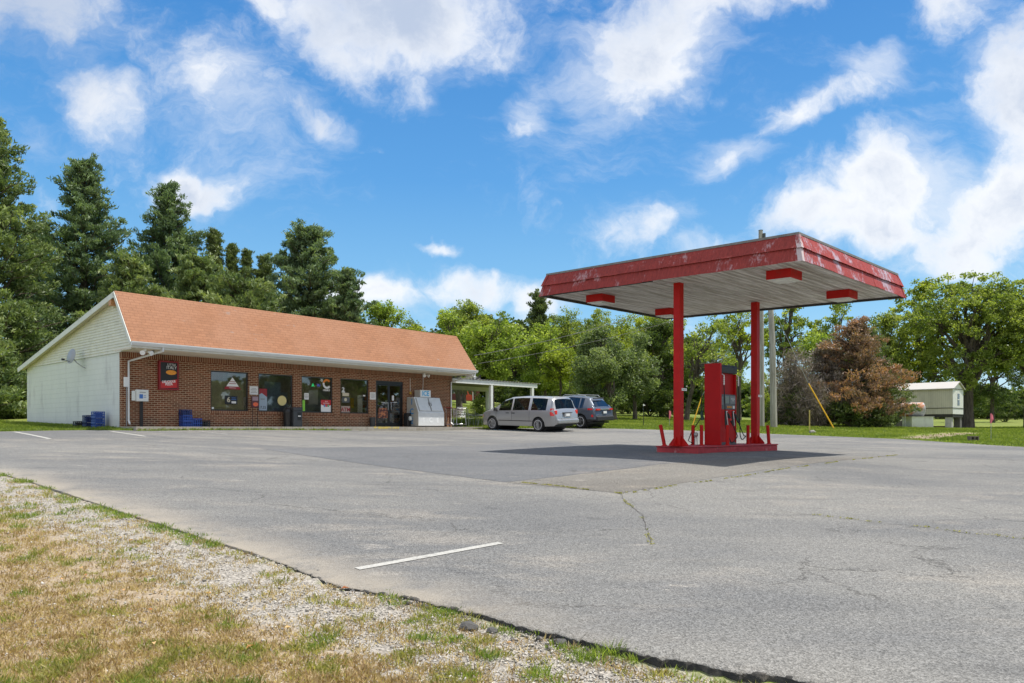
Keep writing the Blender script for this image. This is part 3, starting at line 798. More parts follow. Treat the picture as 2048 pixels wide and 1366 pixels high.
# door : two leaves
a, b, z0, z1 = door
s = MB(); w = .07
s.box(a, a+w, .02, .14, z0, z1); s.box(b-w, b, .02, .14, z0, z1); s.box(a+w, b-w, .02, .14, z1-.16, z1); s.box(a+w, b-w, .02, .14, 0, .03)
df = s.build('door_frame', M_black, shop)
mid = (a+b)/2
for (p, q, hs) in ((a+w+.003, mid-.003, -1), (mid+.003, b-w-.003, 1)):
    s = MB(); w2 = .06
    s.box(p, p+w2, .06, .11, .035, z1-.165); s.box(q-w2, q, .06, .11, .035, z1-.165)
    s.box(p+w2, q-w2, .06, .11, .035, .20); s.box(p+w2, q-w2, .06, .11, z1-.23, z1-.165); s.box(p+w2, q-w2, .06, .11, 1.0, 1.06)
    d = s.build('door', M_black, shop)
    pane_obj(p+w2, q-w2, .2, 1.0, .08, M_gls, d); pane_obj(p+w2, q-w2, 1.06, z1-.23, .08, M_gls, d)
    hx = mid+hs*.10
    s = MB(); s.tube([(hx, .06, .82), (hx, .0, .82), (hx, 0, 1.2), (hx, .06, 1.2)], .014, 6); s.build('handle', M_steel, d)
# inside
s = MB(); s.box(.2, WB-.2, .2, 6.0, -.03, -.0); s.build('shop_floor', M_inf, shop)
s = MB(); s.box(.2, WB-.2, 6.0, 6.1, 0, 2.6); s.box(4.2, 4.3, .25, 6.0, 0, 2.6); s.box(.2, WB-.2, .2, 6.1, 2.6, 2.7); s.build('inner_wall', M_in, shop)
s = MB()
s.box(8.2, 9.4, 1.2, 1.9, 0, 1.05); s.box(6.9, 8.1, 2.0, 2.5, 0, 1.6); s.box(9.9, 11.2, 2.2, 3.0, 0, 1.8)
s.build('shop_counter', mat('counter_grey', (.45, .46, .48), .5), shop)

for (x_, y_) in ((6, 2.5), (8.6, 3.2), (11.2, 2.5), (13.5, 3.5)):  # ceiling lamps added to brighten the inside of the shop
    s = MB(); s.box(x_-.6, x_+.6, y_-.12, y_+.12, 2.54, 2.595); s.build('ceiling_fill_lamp', mat('lit_fill_lamp', (.8, .8, .8), .5, emit=(1, .97, .9, 5)), shop)
for (x_, h_) in ((5.2, 1.5), (6.3, 1.3), (12.6, 1.6), (14.4, 1.4)):
    s = MB()
    for q in range(4): s.box(x_-.45, x_+.45, 1.6, 2.0, .1+q*h_/4, .13+q*h_/4)
    s.box(x_-.47, x_-.451, 1.6, 2.0, 0, h_); s.box(x_+.451, x_+.47, 1.6, 2.0, 0, h_); sh = s.build('shelf', M_wh, shop)
    s = MB()
    for q in range(4):
        for w_ in range(6): s.box(x_-.43+w_*.145, x_-.43+w_*.145+.12, 1.62, 1.8, .131+q*h_/4, .131+q*h_/4+.12+.05*((w_*7+q*3) % 4)/3)
    s.build('goods', mat('mixed_goods', (.45, .10, .06), .5, col2=(.15, .25, .4), thr=(.48, .52), scale=3), sh, kind='stuff')
def onwall(u, v, off=0.0):
    t_ = ft(u, off); return t_, fz(v, t_, off)-BZ
def wall_thing(name, label, cat, x, z, y=0.0, group=None):
    return empty(name, W(x, y, BZ+z), YAW, label, cat, group)
# rusty gable floodlight, soffit floodlights, camera, satellite dish, meter box
M_lamp = mat('rusted_amber_lamp', (.50, .24, .10), .5, var=.4, scale=20)
g = empty('wall_light', W(-.04, .42, E+4.62), YAW, 'rusty amber flood light high in the white gable', 'light')
s = MB(); s.box(-.04, 0, -.16, .16, -.16, .16); s.build('backplate', M_trim, g)
s = MB(); s.box(-.22, -.04, -.11, .11, -.12, .12); s.build('lamp_housing', M_lamp, g, bevel=.01)
def flood(x, y, z, lab, n=2):
    g = empty('flood_light', W(x, y, z), YAW, lab, 'light')
    s = MB(); s.tube([(0, 0, 0), (0, 0, -.08)], .05, 10); s.build('mount', M_wh, g)
    for k in range(n):
        a = (-.5+k)*1.6 if n > 1 else 0
        s = MB(); M = Matrix.Translation((math.sin(a)*.12, -.05, -.1)) @ Matrix.Rotation(R(115), 4, 'X') @ Matrix.Rotation(a*.6, 4, 'Y')
        s.lathe([(.03, 0), (.045, .06), (.09, .16), (.085, .17)], 12, 'Z', M=M); s.build('lamp_head', M_wh, g, smooth=True)
    return g
flood(ft(290, 1.3), -1.3, BZ+H+.02, 'white twin flood light under the eave beside the left downspout')
flood(ft(849, .3), -.3, BZ+H+.02, 'white twin flood light under the soffit above the ice freezer')
flood(ft(945, 1.4), -1.4, BZ+H+.02, 'white flood light under the right end of the eave', 1)
g = empty('security_camera', W(ft(306, 1.0), -1.0, BZ+H+.01), YAW, 'small dark security camera under the eave above the pizza sign', 'camera')
s = MB(); s.box(-.03, .03, -.03, .03, -.05, 0); s.tube([(0, 0, -.05), (.1, -.12, -.1)], .035, 8); s.build('camera_body', M_black, g)
# dish on the gable
M_dish = mat('dish_grey', (.33, .35, .38), .5)
yd = 3.5
g = empty('satellite_dish', W(-.03, yd, E+2.62), YAW, 'grey satellite dish mounted on the white gable siding', 'dish')
M = Matrix.Translation((-.42, .32, .22)) @ Matrix.Rotation(R(78), 4, 'Y').inverted() @ Matrix.Rotation(R(12), 4, 'X')
s = MB(); s.lathe([(.0, .05), (.12, .045), (.22, .028), (.30, .0), (.305, .0), (.30, -.012), (.2, .014), (.0, .035)], 24, 'Z', M=M @ Matrix.Diagonal((1.0, .9, 1, 1))); s.build('reflector', M_dish, g, smooth='all')
s = MB(); s.tube([(-.4, .3, .2), (-.25, .18, -.05), (-.08, .0, -.22), (0, 0, -.25)], .02, 6); s.build('mast', M_grey, g)
s = MB(); s.tube([(-.4, .3, -.02), (-.7, .25, .05)], .012, 6); s.box(-.78, -.68, .21, .29, .02, .1); s.build('feed_arm', M_black, g)
t_, z_ = onwall(252, 764)
g = wall_thing('meter_box', 'small white electric box on the brick beside the left corner', 'box', t_, z_)
s = MB(); s.box(-.09, .09, -.1, 0, -.18, .18); s.build('cabinet', M_wh, g, bevel=.008)
s = MB(); s.tube([(0, -.05, -.18), (0, -.05, -z_+.02)], .015, 6); s.build('conduit', M_grey, g)
t_, z_ = onwall(845, 755)
tag(MB().tube([(0, 0, 0), (0.02, 0, -.4), (-.01, -.0, -.9)], .012, 6).build('power_conduit', M_wh, None, W(t_, -.03, BZ+H), YAW), 'thin white cable running down the brick to the ice sign', 'cable')
t_, z_ = onwall(820, 762)
g = wall_thing('bell_box', 'small yellow outlet box on the brick left of the ice freezer', 'box', t_, onwall(820, 786)[1])
s = MB(); s.box(-.05, .05, -.06, 0, -.07, .07); s.build('outlet', mat('yellow_plastic', (.55, .33, .05), .5), g)
s = MB(); s.tube([(0, -.02, .07), (0, -.02, .75)], .01, 6); s.build('conduit', M_wh, g)
# ------------------------------------------------------------------ fuel canopy
CA = 46.0; ca = math.atan2(.695, .719)          # heading of the column line
AX = Vector((math.cos(ca), math.sin(ca))); BX = Vector((-math.sin(ca), math.cos(ca)))
CC = Vector((6.05, 21.34)); HA, HB = 3.36, 4.05
zc = E+3.87
def weathered_red(name, peel, red=(.36, .035, .035), paint2=(.46, .27, .28)):
    m = bpy.data.materials.new(name); m.use_nodes = True; t = NT(m.node_tree); b = t.n['Principled BSDF']
    tc = t.new('ShaderNodeTexCoord').outputs['Object']; x, y, z = t.xyz(tc)
    c = t.mix(t.noise(t.mapping(tc, scale=(1, 1, .3)), 4, 5, .7), (red[0]*.62, red[1]*.8, red[2]*.8), red)
    # vertical shake grain
    gr = t.noise(t.mapping(tc, scale=(22, 22, 1.2)), 1.0, 4, .7)
    c = t.mix(1, c, t.comb(*[t.ramp(gr, .3, .7, .72, 1.25, False)]*3), 'MULTIPLY')
    f = t.ramp(t.math('ADD', t.noise(t.mapping(tc, scale=(1, 1, .8)), 1.6, 8, .75), t.math('MULTIPLY', t.math('SUBTRACT', gr, .5), .35)), peel, peel+.13)
    c = t.mix(f, c, paint2)
    t.put(b.inputs['Base Color'], c); b.inputs['Roughness'].default_value = .65; b.inputs['Specular IOR Level'].default_value = .3
    bn = t.new('ShaderNodeBump'); bn.inputs['Strength'].default_value = .9; bn.inputs['Distance'].default_value = .012
    t.put(bn.inputs['Height'], gr); t.put(b.inputs['Normal'], bn.outputs[0])
    return m
M_shake = weathered_red('weathered_red_shakes', .555, (.36, .045, .035))
M_shake2 = weathered_red('peeling_red_shakes', .515, (.40, .055, .045), (.42, .34, .40))
M_ired = mat('red_steel_paint', (.49, .012, .010), .5, var=.14, scale=2, col2=(.34, .03, .02), thr=(.56, .75), spec=.2)
M_kred = mat('scuffed_red_kerb', (.42, .04, .045), .7, var=.25, scale=3, col2=(.42, .25, .24), thr=(.55, .75))
def soffit_mat():
    m = bpy.data.materials.new('dirty_soffit_boards'); m.use_nodes = True; t = NT(m.node_tree); b = t.n['Principled BSDF']
    tc = t.new('ShaderNodeTexCoord').outputs['Object']; x, y, z = t.xyz(tc)
    st = t.noise(t.mapping(tc, scale=(.35, 5, 1)), 1.3, 7, .75)
    c = t.mix(t.ramp(st, .38, .62), (.38, .35, .30), (.76, .75, .71))
    c = t.mix(t.ramp(t.noise(tc, .9, 6, .7), .54, .76), c, (.30, .27, .23))
    w = t.math('SINE', t.math('MULTIPLY', y, 2*math.pi/.20))
    c = t.mix(t.ramp(w, .75, .98, 0, .28), c, (.20, .19, .17))
    t.put(b.inputs['Base Color'], c); b.inputs['Roughness'].default_value = .7
    bn = t.new('ShaderNodeBump'); bn.inputs['Strength'].default_value = 1; bn.inputs['Distance'].default_value = .02
    t.put(bn.inputs['Height'], w); t.put(b.inputs['Normal'], bn.outputs[0])
    return m
M_csof = soffit_mat()
M_lens = mat('frosted_lamp_lens', (.72, .73, .70), .4)
TILT = 0.031
can = empty('fuel_canopy', (CC.x, CC.y, zc), ca, 'flat canopy with weathered red shake fascia on two red columns', 'canopy')
# everything above leans a little to drain (slope along local y)
TM = Matrix(((1, 0, 0, 0), (0, 1, 0, 0), (0, TILT, 1, 0), (0, 0, 0, 1)))
def tz(mb): mb.v = [tuple(TM @ Vector(p)) for p in mb.v]; return mb
i_ = .12
s = MB(); s.box(-HA+i_, HA-i_, -HB+i_, HB-i_, .02, .06); tz(s).build('soffit', M_csof, can)
# two-tier shake fascia: (outset, height)
prof_lo = [(0, -.03), (-.09, .30)]; prof_up = [(-.045, .285), (-.17, .62)]
sides = {'-x': (Vector((-HA, HB, 0)), Vector((-HA, -HB, 0)), Vector((-1, 0, 0))), '-y': (Vector((-HA, -HB, 0)), Vector((HA, -HB, 0)), Vector((0, -1, 0))),
         '+x': (Vector((HA, -HB, 0)), Vector((HA, HB, 0)), Vector((1, 0, 0))), '+y': (Vector((HA, HB, 0)), Vector((-HA, HB, 0)), Vector((0, 1, 0)))}
for key, (p, q, nn) in sides.items():
    d = (q-p).normalized(); L = (q-p).length
    s = MB()
    for (pr, th) in ((prof_lo, .035), (prof_up, .035)):
        n = int(L/.28)
        for i in range(n):
            (o0, z0), (o1, z1) = pr
            a0, a1 = L*i/n, L*(i+1)/n
            # ends mitred with the outset
            def PT(a, o, z, extra=0):
                aa = min(max(a, -o), L+o) if o < 0 else a
                wob = .006*math.sin(a*1.7+z*9)
                return p+d*aa+nn*(o+extra)+Vector((0, 0, z+wob))
            j = rnd.uniform(0, .007); jz = rnd.uniform(-.008, .004)
            e = .0
            vs = [PT(a0, o0, z0+jz, j), PT(a1, o0, z0+jz, j), PT(a1, o1, z1, j*.4), PT(a0, o1, z1, j*.4),
                  PT(a0, o0-th, z0+jz+.01), PT(a1, o0-th, z0+jz+.01), PT(a1, o1-th, z1), PT(a0, o1-th, z1)]
            s.add(vs, [(0, 1, 2, 3), (4, 7, 6, 5), (0, 4, 5, 1), (3, 2, 6, 7), (0, 3, 7, 4), (1, 5, 6, 2)])
    tz(s).build('fascia', M_shake2 if key in ('-y',) else M_shake, can, label='sun bleached peeling fascia side' if key == '-y' else None)
s = MB()
for (x0, x1, y0, y1) in ((-HA+.15, HA-.15, -HB+.15, -HB+.21), (-HA+.15, HA-.15, HB-.21, HB-.15), (-HA+.15, -HA+.21, -HB+.21, HB-.21), (HA-.21, HA-.15, -HB+.21, HB-.21)):
    s.box(x0, x1, y0, y1, .60, .655)
s.box(-HA+.21, HA-.21, -HB+.21, HB-.21, .56, .59)
tz(s).build('roof', mat('tar_roof_edge', (.20, .19, .18), .8, var=.3), can)
s = MB(); w = .10
s.box(-HA+.03, HA-.03, HB-.115, HB-.05, -.05, .02); s.box(HA-.115, HA-.05, -HB+.05, HB-.116, -.045, .02); s.box(-HA+.05, -HA+.10, HB*.0, HB-.116, -.04, .02)
tz(s).build('edge_trim', mat('dark_trim', (.035, .033, .03), .6), can)
# corner caps
for (sx, sy) in ((-1, -1), (1, -1), (-1, 1), (1, 1)):
    s = MB()
    for (pr) in (prof_lo, prof_up):
        (o0, z0), (o1, z1) = pr
        c0 = Vector((sx*(HA+o0+.012), sy*(HB+o0+.012), z0-.01)); c1 = Vector((sx*(HA+o1+.012), sy*(HB+o1+.012), z1+.005)); w = .11
        ex, ey = Vector((-sx, 0, 0)), Vector((0, -sy, 0))
        s.add([c0, c0+ex*w, c1+ex*w, c1], [(0, 1, 2, 3)]); s.add([c0, c1, c1+ey*w, c0+ey*w], [(0, 1, 2, 3)])
    tz(s).build('corner_cap', weathered_red('bare_corner_metal', .42, (.36, .06, .06), (.56, .46, .46)) if (sx, sy) == (-1, -1) else M_shake, can)
# lights
def on_soffit(u, v):
    ly = 0
    for _ in range(30):
        z = 3.87+TILT*ly-.22; Yq = F*z/(VH-v); q_ = Vector(((u-U0)/F*Yq, Yq))-CC; ly = q_.dot(BX)
    return q_.dot(AX), ly
for (x, y) in [on_soffit(*q_) for q_ in ((1568, 562), (1684, 600), (1201, 607), (1336, 633))]:
    print('light', round(x, 2), round(y, 2))
    s = MB(); s.box(x-.31, x+.31, y-.31, y+.31, -.20, .018); o = tz(s).build('light_box', M_ired, can, bevel=.01)
    s = MB(); s.prism([(x-.29, y-.29), (x+.29, y-.29), (x+.29, y+.29), (x-.29, y+.29)], -.215, -.202, 'Z'); s.box(x-.2, x+.2, y-.2, y+.2, -.245, -.216)
    tz(s).build('lens', M_lens, o)
ZI = E-.50           # island top
cols = []
for k, (cx, cy) in enumerate(((4.48, 19.5), (7.55, 22.5))):
    v = Vector((cx, cy))-CC; lx, ly = v.dot(AX), v.dot(BX); cols.append((lx, ly))
    s = MB(); s.box(lx-.10, lx+.10, ly-.10, ly+.10, ZI-zc+.012, .02+TILT*ly); cobj = s.build('column', M_ired, can, bevel=.012)
    s = MB(); s.box(lx-.2, lx+.2, ly-.2, ly+.2, ZI-zc+.0, ZI-zc+.012); s.build('base_plate', M_ired, cobj)
    for a in range(4):
        s = MB(); M = Matrix.Translation((lx, ly, ZI-zc+.012)) @ Matrix.Rotation(a*math.pi/2, 4, 'Z')
        s.prism([(.10, 0), (.30, 0), (.30, .03), (.10, .26)], -.008, .008, 'Y', M=M); s.build('gusset', M_ired, cobj)
# small white number plates strapped on the columns
for k, (u, v, w, txt) in enumerate(((1363.5, 779, .22, '8 1149'), (1519, 792, .20, '8 1150'))):
    lx, ly = cols[k]; zz = (VH-v)/F*(19.5, 22.5)[k]+E
    c = CC+AX*lx+BX*(ly)
    g = empty('number_plate', (c.x, c.y, zz), ca, 'small white plate strapped on the '+('near left' if k == 0 else 'far right')+' red canopy column', 'plate')
    s = MB(); s.box(-.0, .235, -.108, -.102, -.035, .035); s.box(-.004, .0, -.108, .06, -.035, .035); s.build('plate', M_wh, g)
    text(txt, .05, face_my(.11, -.1085, 0), M_black, g, ext=.0005)
# island
isl = empty('pump_island', (4.48, 19.5, ZI), ca, 'raised concrete pump island with scuffed red painted kerb', 'kerb')
LI = 4.29
x0, x1, hw = -.10, LI+.12, .64
s = MB(); s.prism([(x0, -hw), (x1, -hw), (x1, hw), (x0, hw)], -.30, -.035, 'Z'); s.build('kerb', M_kred, isl, bevel=.02)
s = MB(); s.box(x0-.02, x1+.02, -hw-.02, hw+.02, -.034, 0); s.build('island_top', M_kred, isl, bevel=.012)
def isl_at(u, ly):
    """local x on the island for pixel column u at local y = ly"""
    k = (u-U0)/F; px, py = 4.48+BX.x*ly, 19.5+BX.y*ly
    return (k*py-px)/(AX.x-k*AX.y)
def IW(lx, ly, z=0): return Vector((4.48+AX.x*lx+BX.x*ly, 19.5+AX.y*lx+BX.y*ly, ZI+z))
# bollards
for n_, (u, ly, lean, lab) in enumerate(((1329, .45, (-.0, .13), 'leaning red bollard at the left end of the pump island'), (1386, .48, (0, 0), 'red bollard behind, left of the fuel pump'),
        (1403, -.02, (0, 0), 'red bollard right against the left side of the fuel pump'), (1455, -.52, (0, 0), 'red bollard standing in front of the pump nozzles'),
        (1496, -.25, (0, 0), 'red bollard between the fuel pump and the far column'), (1538, -.50, (-.03, .03), 'slightly tilted red bollard at the right end of the island'))):
    lx = isl_at(u, ly)
    b_ = MB(); top = .57
    b_.tube([(0, 0, 0), (lean[0], lean[1], top)], .05, 12)
    b_.lathe([(.075, 0), (.075, .012), (.055, .03)], 12)
    o = b_.build('bollard', M_ired, None, IW(lx, ly), ca, smooth=True, label=lab, cat='bollard', group='red bollards on the pump island')
# ------------------------------------------------------------------ fuel pump
M_dgrey = mat('pump_panel_grey', (.085, .088, .095), .4)
M_lgrey = mat('pump_panel_light', (.20, .205, .21), .4)
M_hood = mat('faded_black_plastic', (.035, .035, .038), .6, var=.3)
M_rub = mat('black_rubber', (.012, .012, .012), .6)
M_disp = mat('display_green_grey', (.20, .24, .19), .3)
M_org = mat('orange_label', (.65, .25, .03), .5)
M_pred = mat('pump_red', (.49, .010, .010), .5, var=.10, scale=1.5, col2=(.40, .03, .025), thr=(.6, .75), spec=.2)
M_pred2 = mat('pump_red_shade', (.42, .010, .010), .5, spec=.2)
pL = isl_at(1440, -.25)
pump = empty('fuel_pump', IW(pL, 0), ca, 'tall red fuel pump with black hood and two nozzles', 'fuel pump')
PH = 2.33
PW = isl_at(1475, -.25)-pL
s = MB(); s.prism([(0, -.25), (0, .25), (.10, .25), (.10, -.25)], .0, PH, 'Z'); s.build('side_column', M_pred, pump, bevel=.012)
s = MB(); s.box(PW-.05, PW, -.22, .22, .05, PH-.28); s.build('side_panel', M_pred, pump, bevel=.01)
s = MB(); s.box(.101, PW-.051, -.2, .2, .08, 1.02); s.build('lower_cabinet', M_pred, pump, bevel=.008)
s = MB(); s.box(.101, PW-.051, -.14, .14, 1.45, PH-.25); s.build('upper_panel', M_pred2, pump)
s = MB(); s.box(.102, PW-.0, -.215, .215, 0, .08); s.build('plinth', M_dgrey, pump)
s = MB(); s.prism([(-.24, PH-.27), (-.25, PH-.1), (-.2, PH-.03), (.2, PH-.03), (.25, PH-.1), (.24, PH-.27)], .101, PW, 'X'); s.build('hood', M_hood, pump, bevel=.015)
s = MB(); s.box(.101, PW-.051, -.215, .215, 1.021, 1.449); s.build('display_panel', M_dgrey, pump, bevel=.006)
w = PW-.151
s = MB(); s.box(.101+w*.22, .101+w*.55, -.222, -.216, 1.19, 1.41); s.box(.101+w*.62, .101+w*.98, -.222, -.216, 1.19, 1.41); s.box(.101+.01, .101+w*.16, -.222, -.216, 1.15, 1.38); s.build('display', M_lgrey, pump)
s = MB(); s.box(.101+w*.3, .101+w*.52, -.226, -.2225, 1.30, 1.37); s.box(.101+w*.3, .101+w*.52, -.226, -.2225, 1.22, 1.27); s.build('screen', M_disp, pump)
text('REGULAR\n  9/10', .05, face_my(.101+w*.8, -.223, 1.30), M_wh, pump, ext=.0005)
s = MB()
for k in range(3): s.box(.101+w*(.42+.11*k), .101+w*(.50+.11*k), -.222, -.2155, 1.06, 1.12)
s.build('octane_button', M_org, pump)
s = MB(); s.box(.101+w*.80, .101+w*.93, -.222, -.2155, 1.05, 1.13); s.build('notice_label', M_paper, pump)
for k, fx in enumerate((.38, .84)):
    xx = .101+w*fx
    s = MB(); s.box(xx-.06, xx+.07, -.205, -.201, .56, .98); o = s.build('nozzle_boot', M_black, pump)
    s = MB(); s.tube([(xx-.05, -.24, .96), (xx-.055, -.27, .75), (xx+.02, -.25, .55)], .012, 6); s.tube([(xx-.05, -.24, .96), (xx+.01, -.24, .965)], .012, 6); s.build('boot_rim', M_wh, o)
    s = MB(); s.tube([(xx+.01, -.25, .90), (xx+.03, -.30, .78), (xx+.06, -.36, .62)], [.03, .038, .03], 8)
    s.tube([(xx-.01, -.25, .80), (xx+.04, -.38, .74), (xx+.10, -.36, .66)], .014, 6); s.tube([(xx+.01, -.24, .9), (xx+.0, -.215, .97)], .018, 6); nz = s.build('nozzle', M_rub, pump)
    s = MB(); s.tube([(xx+.04, -.31, .76), (xx+.05, -.34, .70)], .044, 8); s.build('nozzle_grip', M_red if k == 0 else mat('green_grip', (.02, .12, .05), .5), nz)
    # hose : down from the hood, loop near the ground and back up to the nozzle
    hx = .101+w*(.10 if k == 0 else 1.08)
    pts = []
    P0 = Vector((hx, -.27, PH-.62)); P3 = Vector((xx+.06, -.36, .62))
    low = Vector(((hx+xx)/2+.05, -.42, .06 if k == 0 else .15))
    ctrl = [P0, P0+Vector((.0, -.03, -.6)), P0+Vector((0, -.05, -1.2)), low+Vector((-.12, 0, .12)), low, low+Vector((.2, 0, .1)), P3+Vector((.18, -.06, -.35)), P3+Vector((.06, -.02, -.12)), P3]
    for i in range(len(ctrl)-1):
        p0, p1, p2, p3 = ctrl[max(i-1, 0)], ctrl[i], ctrl[i+1], ctrl[min(i+2, len(ctrl)-1)]
        for j in range(5):
            t_ = j/5; pts.append(.5*((2*p1)+(-p0+p2)*t_+(2*p0-5*p1+4*p2-p3)*t_*t_+(-p0+3*p1-3*p2+p3)*t_**3))
    pts.append(ctrl[-1])
    s = MB(); s.tube(pts, .014, 7); s.build('hose', M_rub, pump, smooth=True)
    s = MB(); s.tube([(hx, -.20, PH-.3), (hx, -.27, PH-.34), (hx, -.27, PH-.62)], .016, 7)
    for q in range(4): s.lathe([(.022, 0), (.022, .03)], 8, c=(hx, -.27, PH-.60+q*.06))
    s.build('hose_breakaway', M_wh, pump)
# hoses of the far side, seen to the left and right of the cabinet
for k, hx in enumerate((-.03, PW+.12)):
    pts = [(hx, .30, PH-.6), (hx, .33, 1.2), (hx+.02, .33, .95), (hx+.02, .35, .78)]
    s = MB(); s.tube(pts, .014, 7); s.tube([(hx+.02, .35, .78), (hx-.2 if k == 0 else hx+.25, .52, .38), (hx-.42 if k == 0 else hx+.55, .5, .12), (hx-.2 if k == 0 else hx+.6, .45, .03)], .014, 7); s.build('hose', M_rub, pump, smooth=True)
    s = MB(); s.tube([(hx, .28, .72), (hx, .32, .88), (hx, .3, .98)], [.05, .045, .02], 8); s.build('nozzle', mat('dark_green_grip', (.008, .05, .03), .5), pump)
# yard hydrant with red handle, and a small grey pipe fitting
lx = isl_at(1380, .15)
g = empty('yard_hydrant', IW(lx, .55), ca, 'grey standpipe hydrant with red head left of the fuel pump', 'hydrant')
s = MB(); s.tube([(0, 0, 0), (0, 0, .78)], .022, 8); s.build('standpipe', M_grey, g)
s = MB(); s.tube([(0, 0, .76), (0, 0, .86)], .04, 8); s.tube([(0, 0, .83), (.09, -.02, .82), (.14, -.03, .74)], .028, 8); s.build('spout', mat('rusty_red', (.35, .04, .02), .6), g)
s = MB(); s.tube([(-.02, 0, .86), (-.10, 0, .98), (-.14, 0, .8)], .014, 6); s.tube([(-.10, 0, .98), (.05, 0, .97), (.0, 0, .86)], .012, 6); s.build('handle', mat('rusty_red', (.35, .04, .02), .6), g)
lx = isl_at(1395, .3)
g = empty('pipe_vent', IW(lx, .35), ca, 'small grey pipe fitting on the island beside the pump', 'pipe')
s = MB(); s.tube([(-.06, 0, 0), (-.05, 0, .2), (0, 0, .26), (.05, 0, .2), (.06, 0, 0)], .014, 6); s.build('pipe_loop', M_steel, g)
s = MB(); s.lathe([(.05, .24), (.06, .28), (.06, .34), (.03, .36)], 10); s.build('pipe_cap', M_steel, g)
# ------------------------------------------------------------------ utility poles and wires
def pole_mat():
    m = bpy.data.materials.new('grey_pole_wood'); m.use_nodes = True; t = NT(m.node_tree); b = t.n['Principled BSDF']
    tc = t.new('ShaderNodeTexCoord').outputs['Object']
    g_ = t.noise(t.mapping(tc, scale=(14, 14, .8)), 1, 5, .7)
    t.put(b.inputs['Base Color'], t.mix(t.ramp(g_, .3, .7), (.20, .185, .15), (.42, .41, .37))); b.inputs['Roughness'].default_value = .9
    return m
M_pole = pole_mat()
YP = 43.0
pa_ = GY(1523, YP); pb_ = GY(1548, YP-1.2)
s = MB(); s.tube([(0, 0, -.3), (-.02, 0, 6), (-.05, 0, at(1522, 461, YP).z-pa_.z)], [.17, .15, .12], 12)
p1 = empty('utility_pole', pa_, 0, 'slim weathered utility pole rising above the canopy roof', 'utility pole')
s.build('pole', M_pole, p1, smooth=True)
s = MB(); hh = at(1522, 461, YP).z-pa_.z; s.tube([(-.05, 0, hh), (-.05, 0, hh+.02)], .13, 12); s.tube([(.12, -.1, hh-.6), (.12, -.1, hh-.2)], .09, 10); s.build('transformer_cap', mat('pole_dark', (.06, .07, .08), .6), p1)
s = MB(); s.tube([(0, 0, -.3), (-.10, 0, 5), (-.22, 0, 7.4)], [.19, .17, .145], 12)
p2 = empty('utility_pole', pb_, 0, 'thicker leaning grey utility pole right of the far canopy column', 'utility pole')
s.build('pole', M_pole, p2, smooth=True)
s = MB(); s.lathe([(.02, 0), (.02, .05)], 6, 'Y', c=(.0, -.2, 3.7)); s.build('pole_tag', M_steel, p2)
M_guy = mat('yellow_guy_guard', (.75, .42, .02), .5)
def guy(u0, v0, u1, v1, Y, lab, top=None):
    a = at(u0, v0, Y); b2 = GY(u1, Y-.3)
    g = empty('guy_wire', b2, 0, lab, 'guy wire')
    d = a-b2
    s = MB(); s.tube([(0, 0, 0), d], .035, 6); s.build('guard', M_guy, g)
    if top is not None:
        s = MB(); s.tube([d, top-b2], .01, 5); s.build('wire', M_steel, g)
guy(1617, 767, 1668, 853, 41.5, 'yellow guy wire guard leaning left beside the brown cedar', pb_+Vector((-.2, 0, 7.2)))
guy(1404, 792, 1385, 845, 44.0, 'yellow guy wire guard seen left of the fuel pump', pa_+Vector((-.05, 0, 8)))
def cable(pts, r, lab):
    P = [Vector(p) for p in pts]; a, b2 = P[0], P[-1]; sag = P[1]; out = []
    for i in range(33):
        t_ = i/32; out.append((a*(1-t_)**2+sag*2*t_*(1-t_)+b2*t_*t_)-a)
    tag(MB().tube(out, r, 5).build('power_line', mat('cable_grey', (.16, .16, .15), .7), None, a), lab, 'cable')
hh1 = pa_+Vector((-.05, 0, 9.3)); hh2 = pa_+Vector((-.05, 0, 8.0))
end = W(WB+.1, -.9, E+3.55); end2 = W(WB+.1, .3, E+3.3)
cable([hh1, (hh1+at(948, 711, 41.5))/2-Vector((0, 0, 1.1)), at(948, 711, 41.5)], .016, 'upper power line running from the pole to the shop roof')
cable([hh2, (hh2+at(956, 727, 41.2))/2-Vector((0, 0, .9)), at(956, 727, 41.2)], .012, 'lower power line running from the pole to the shop eave')
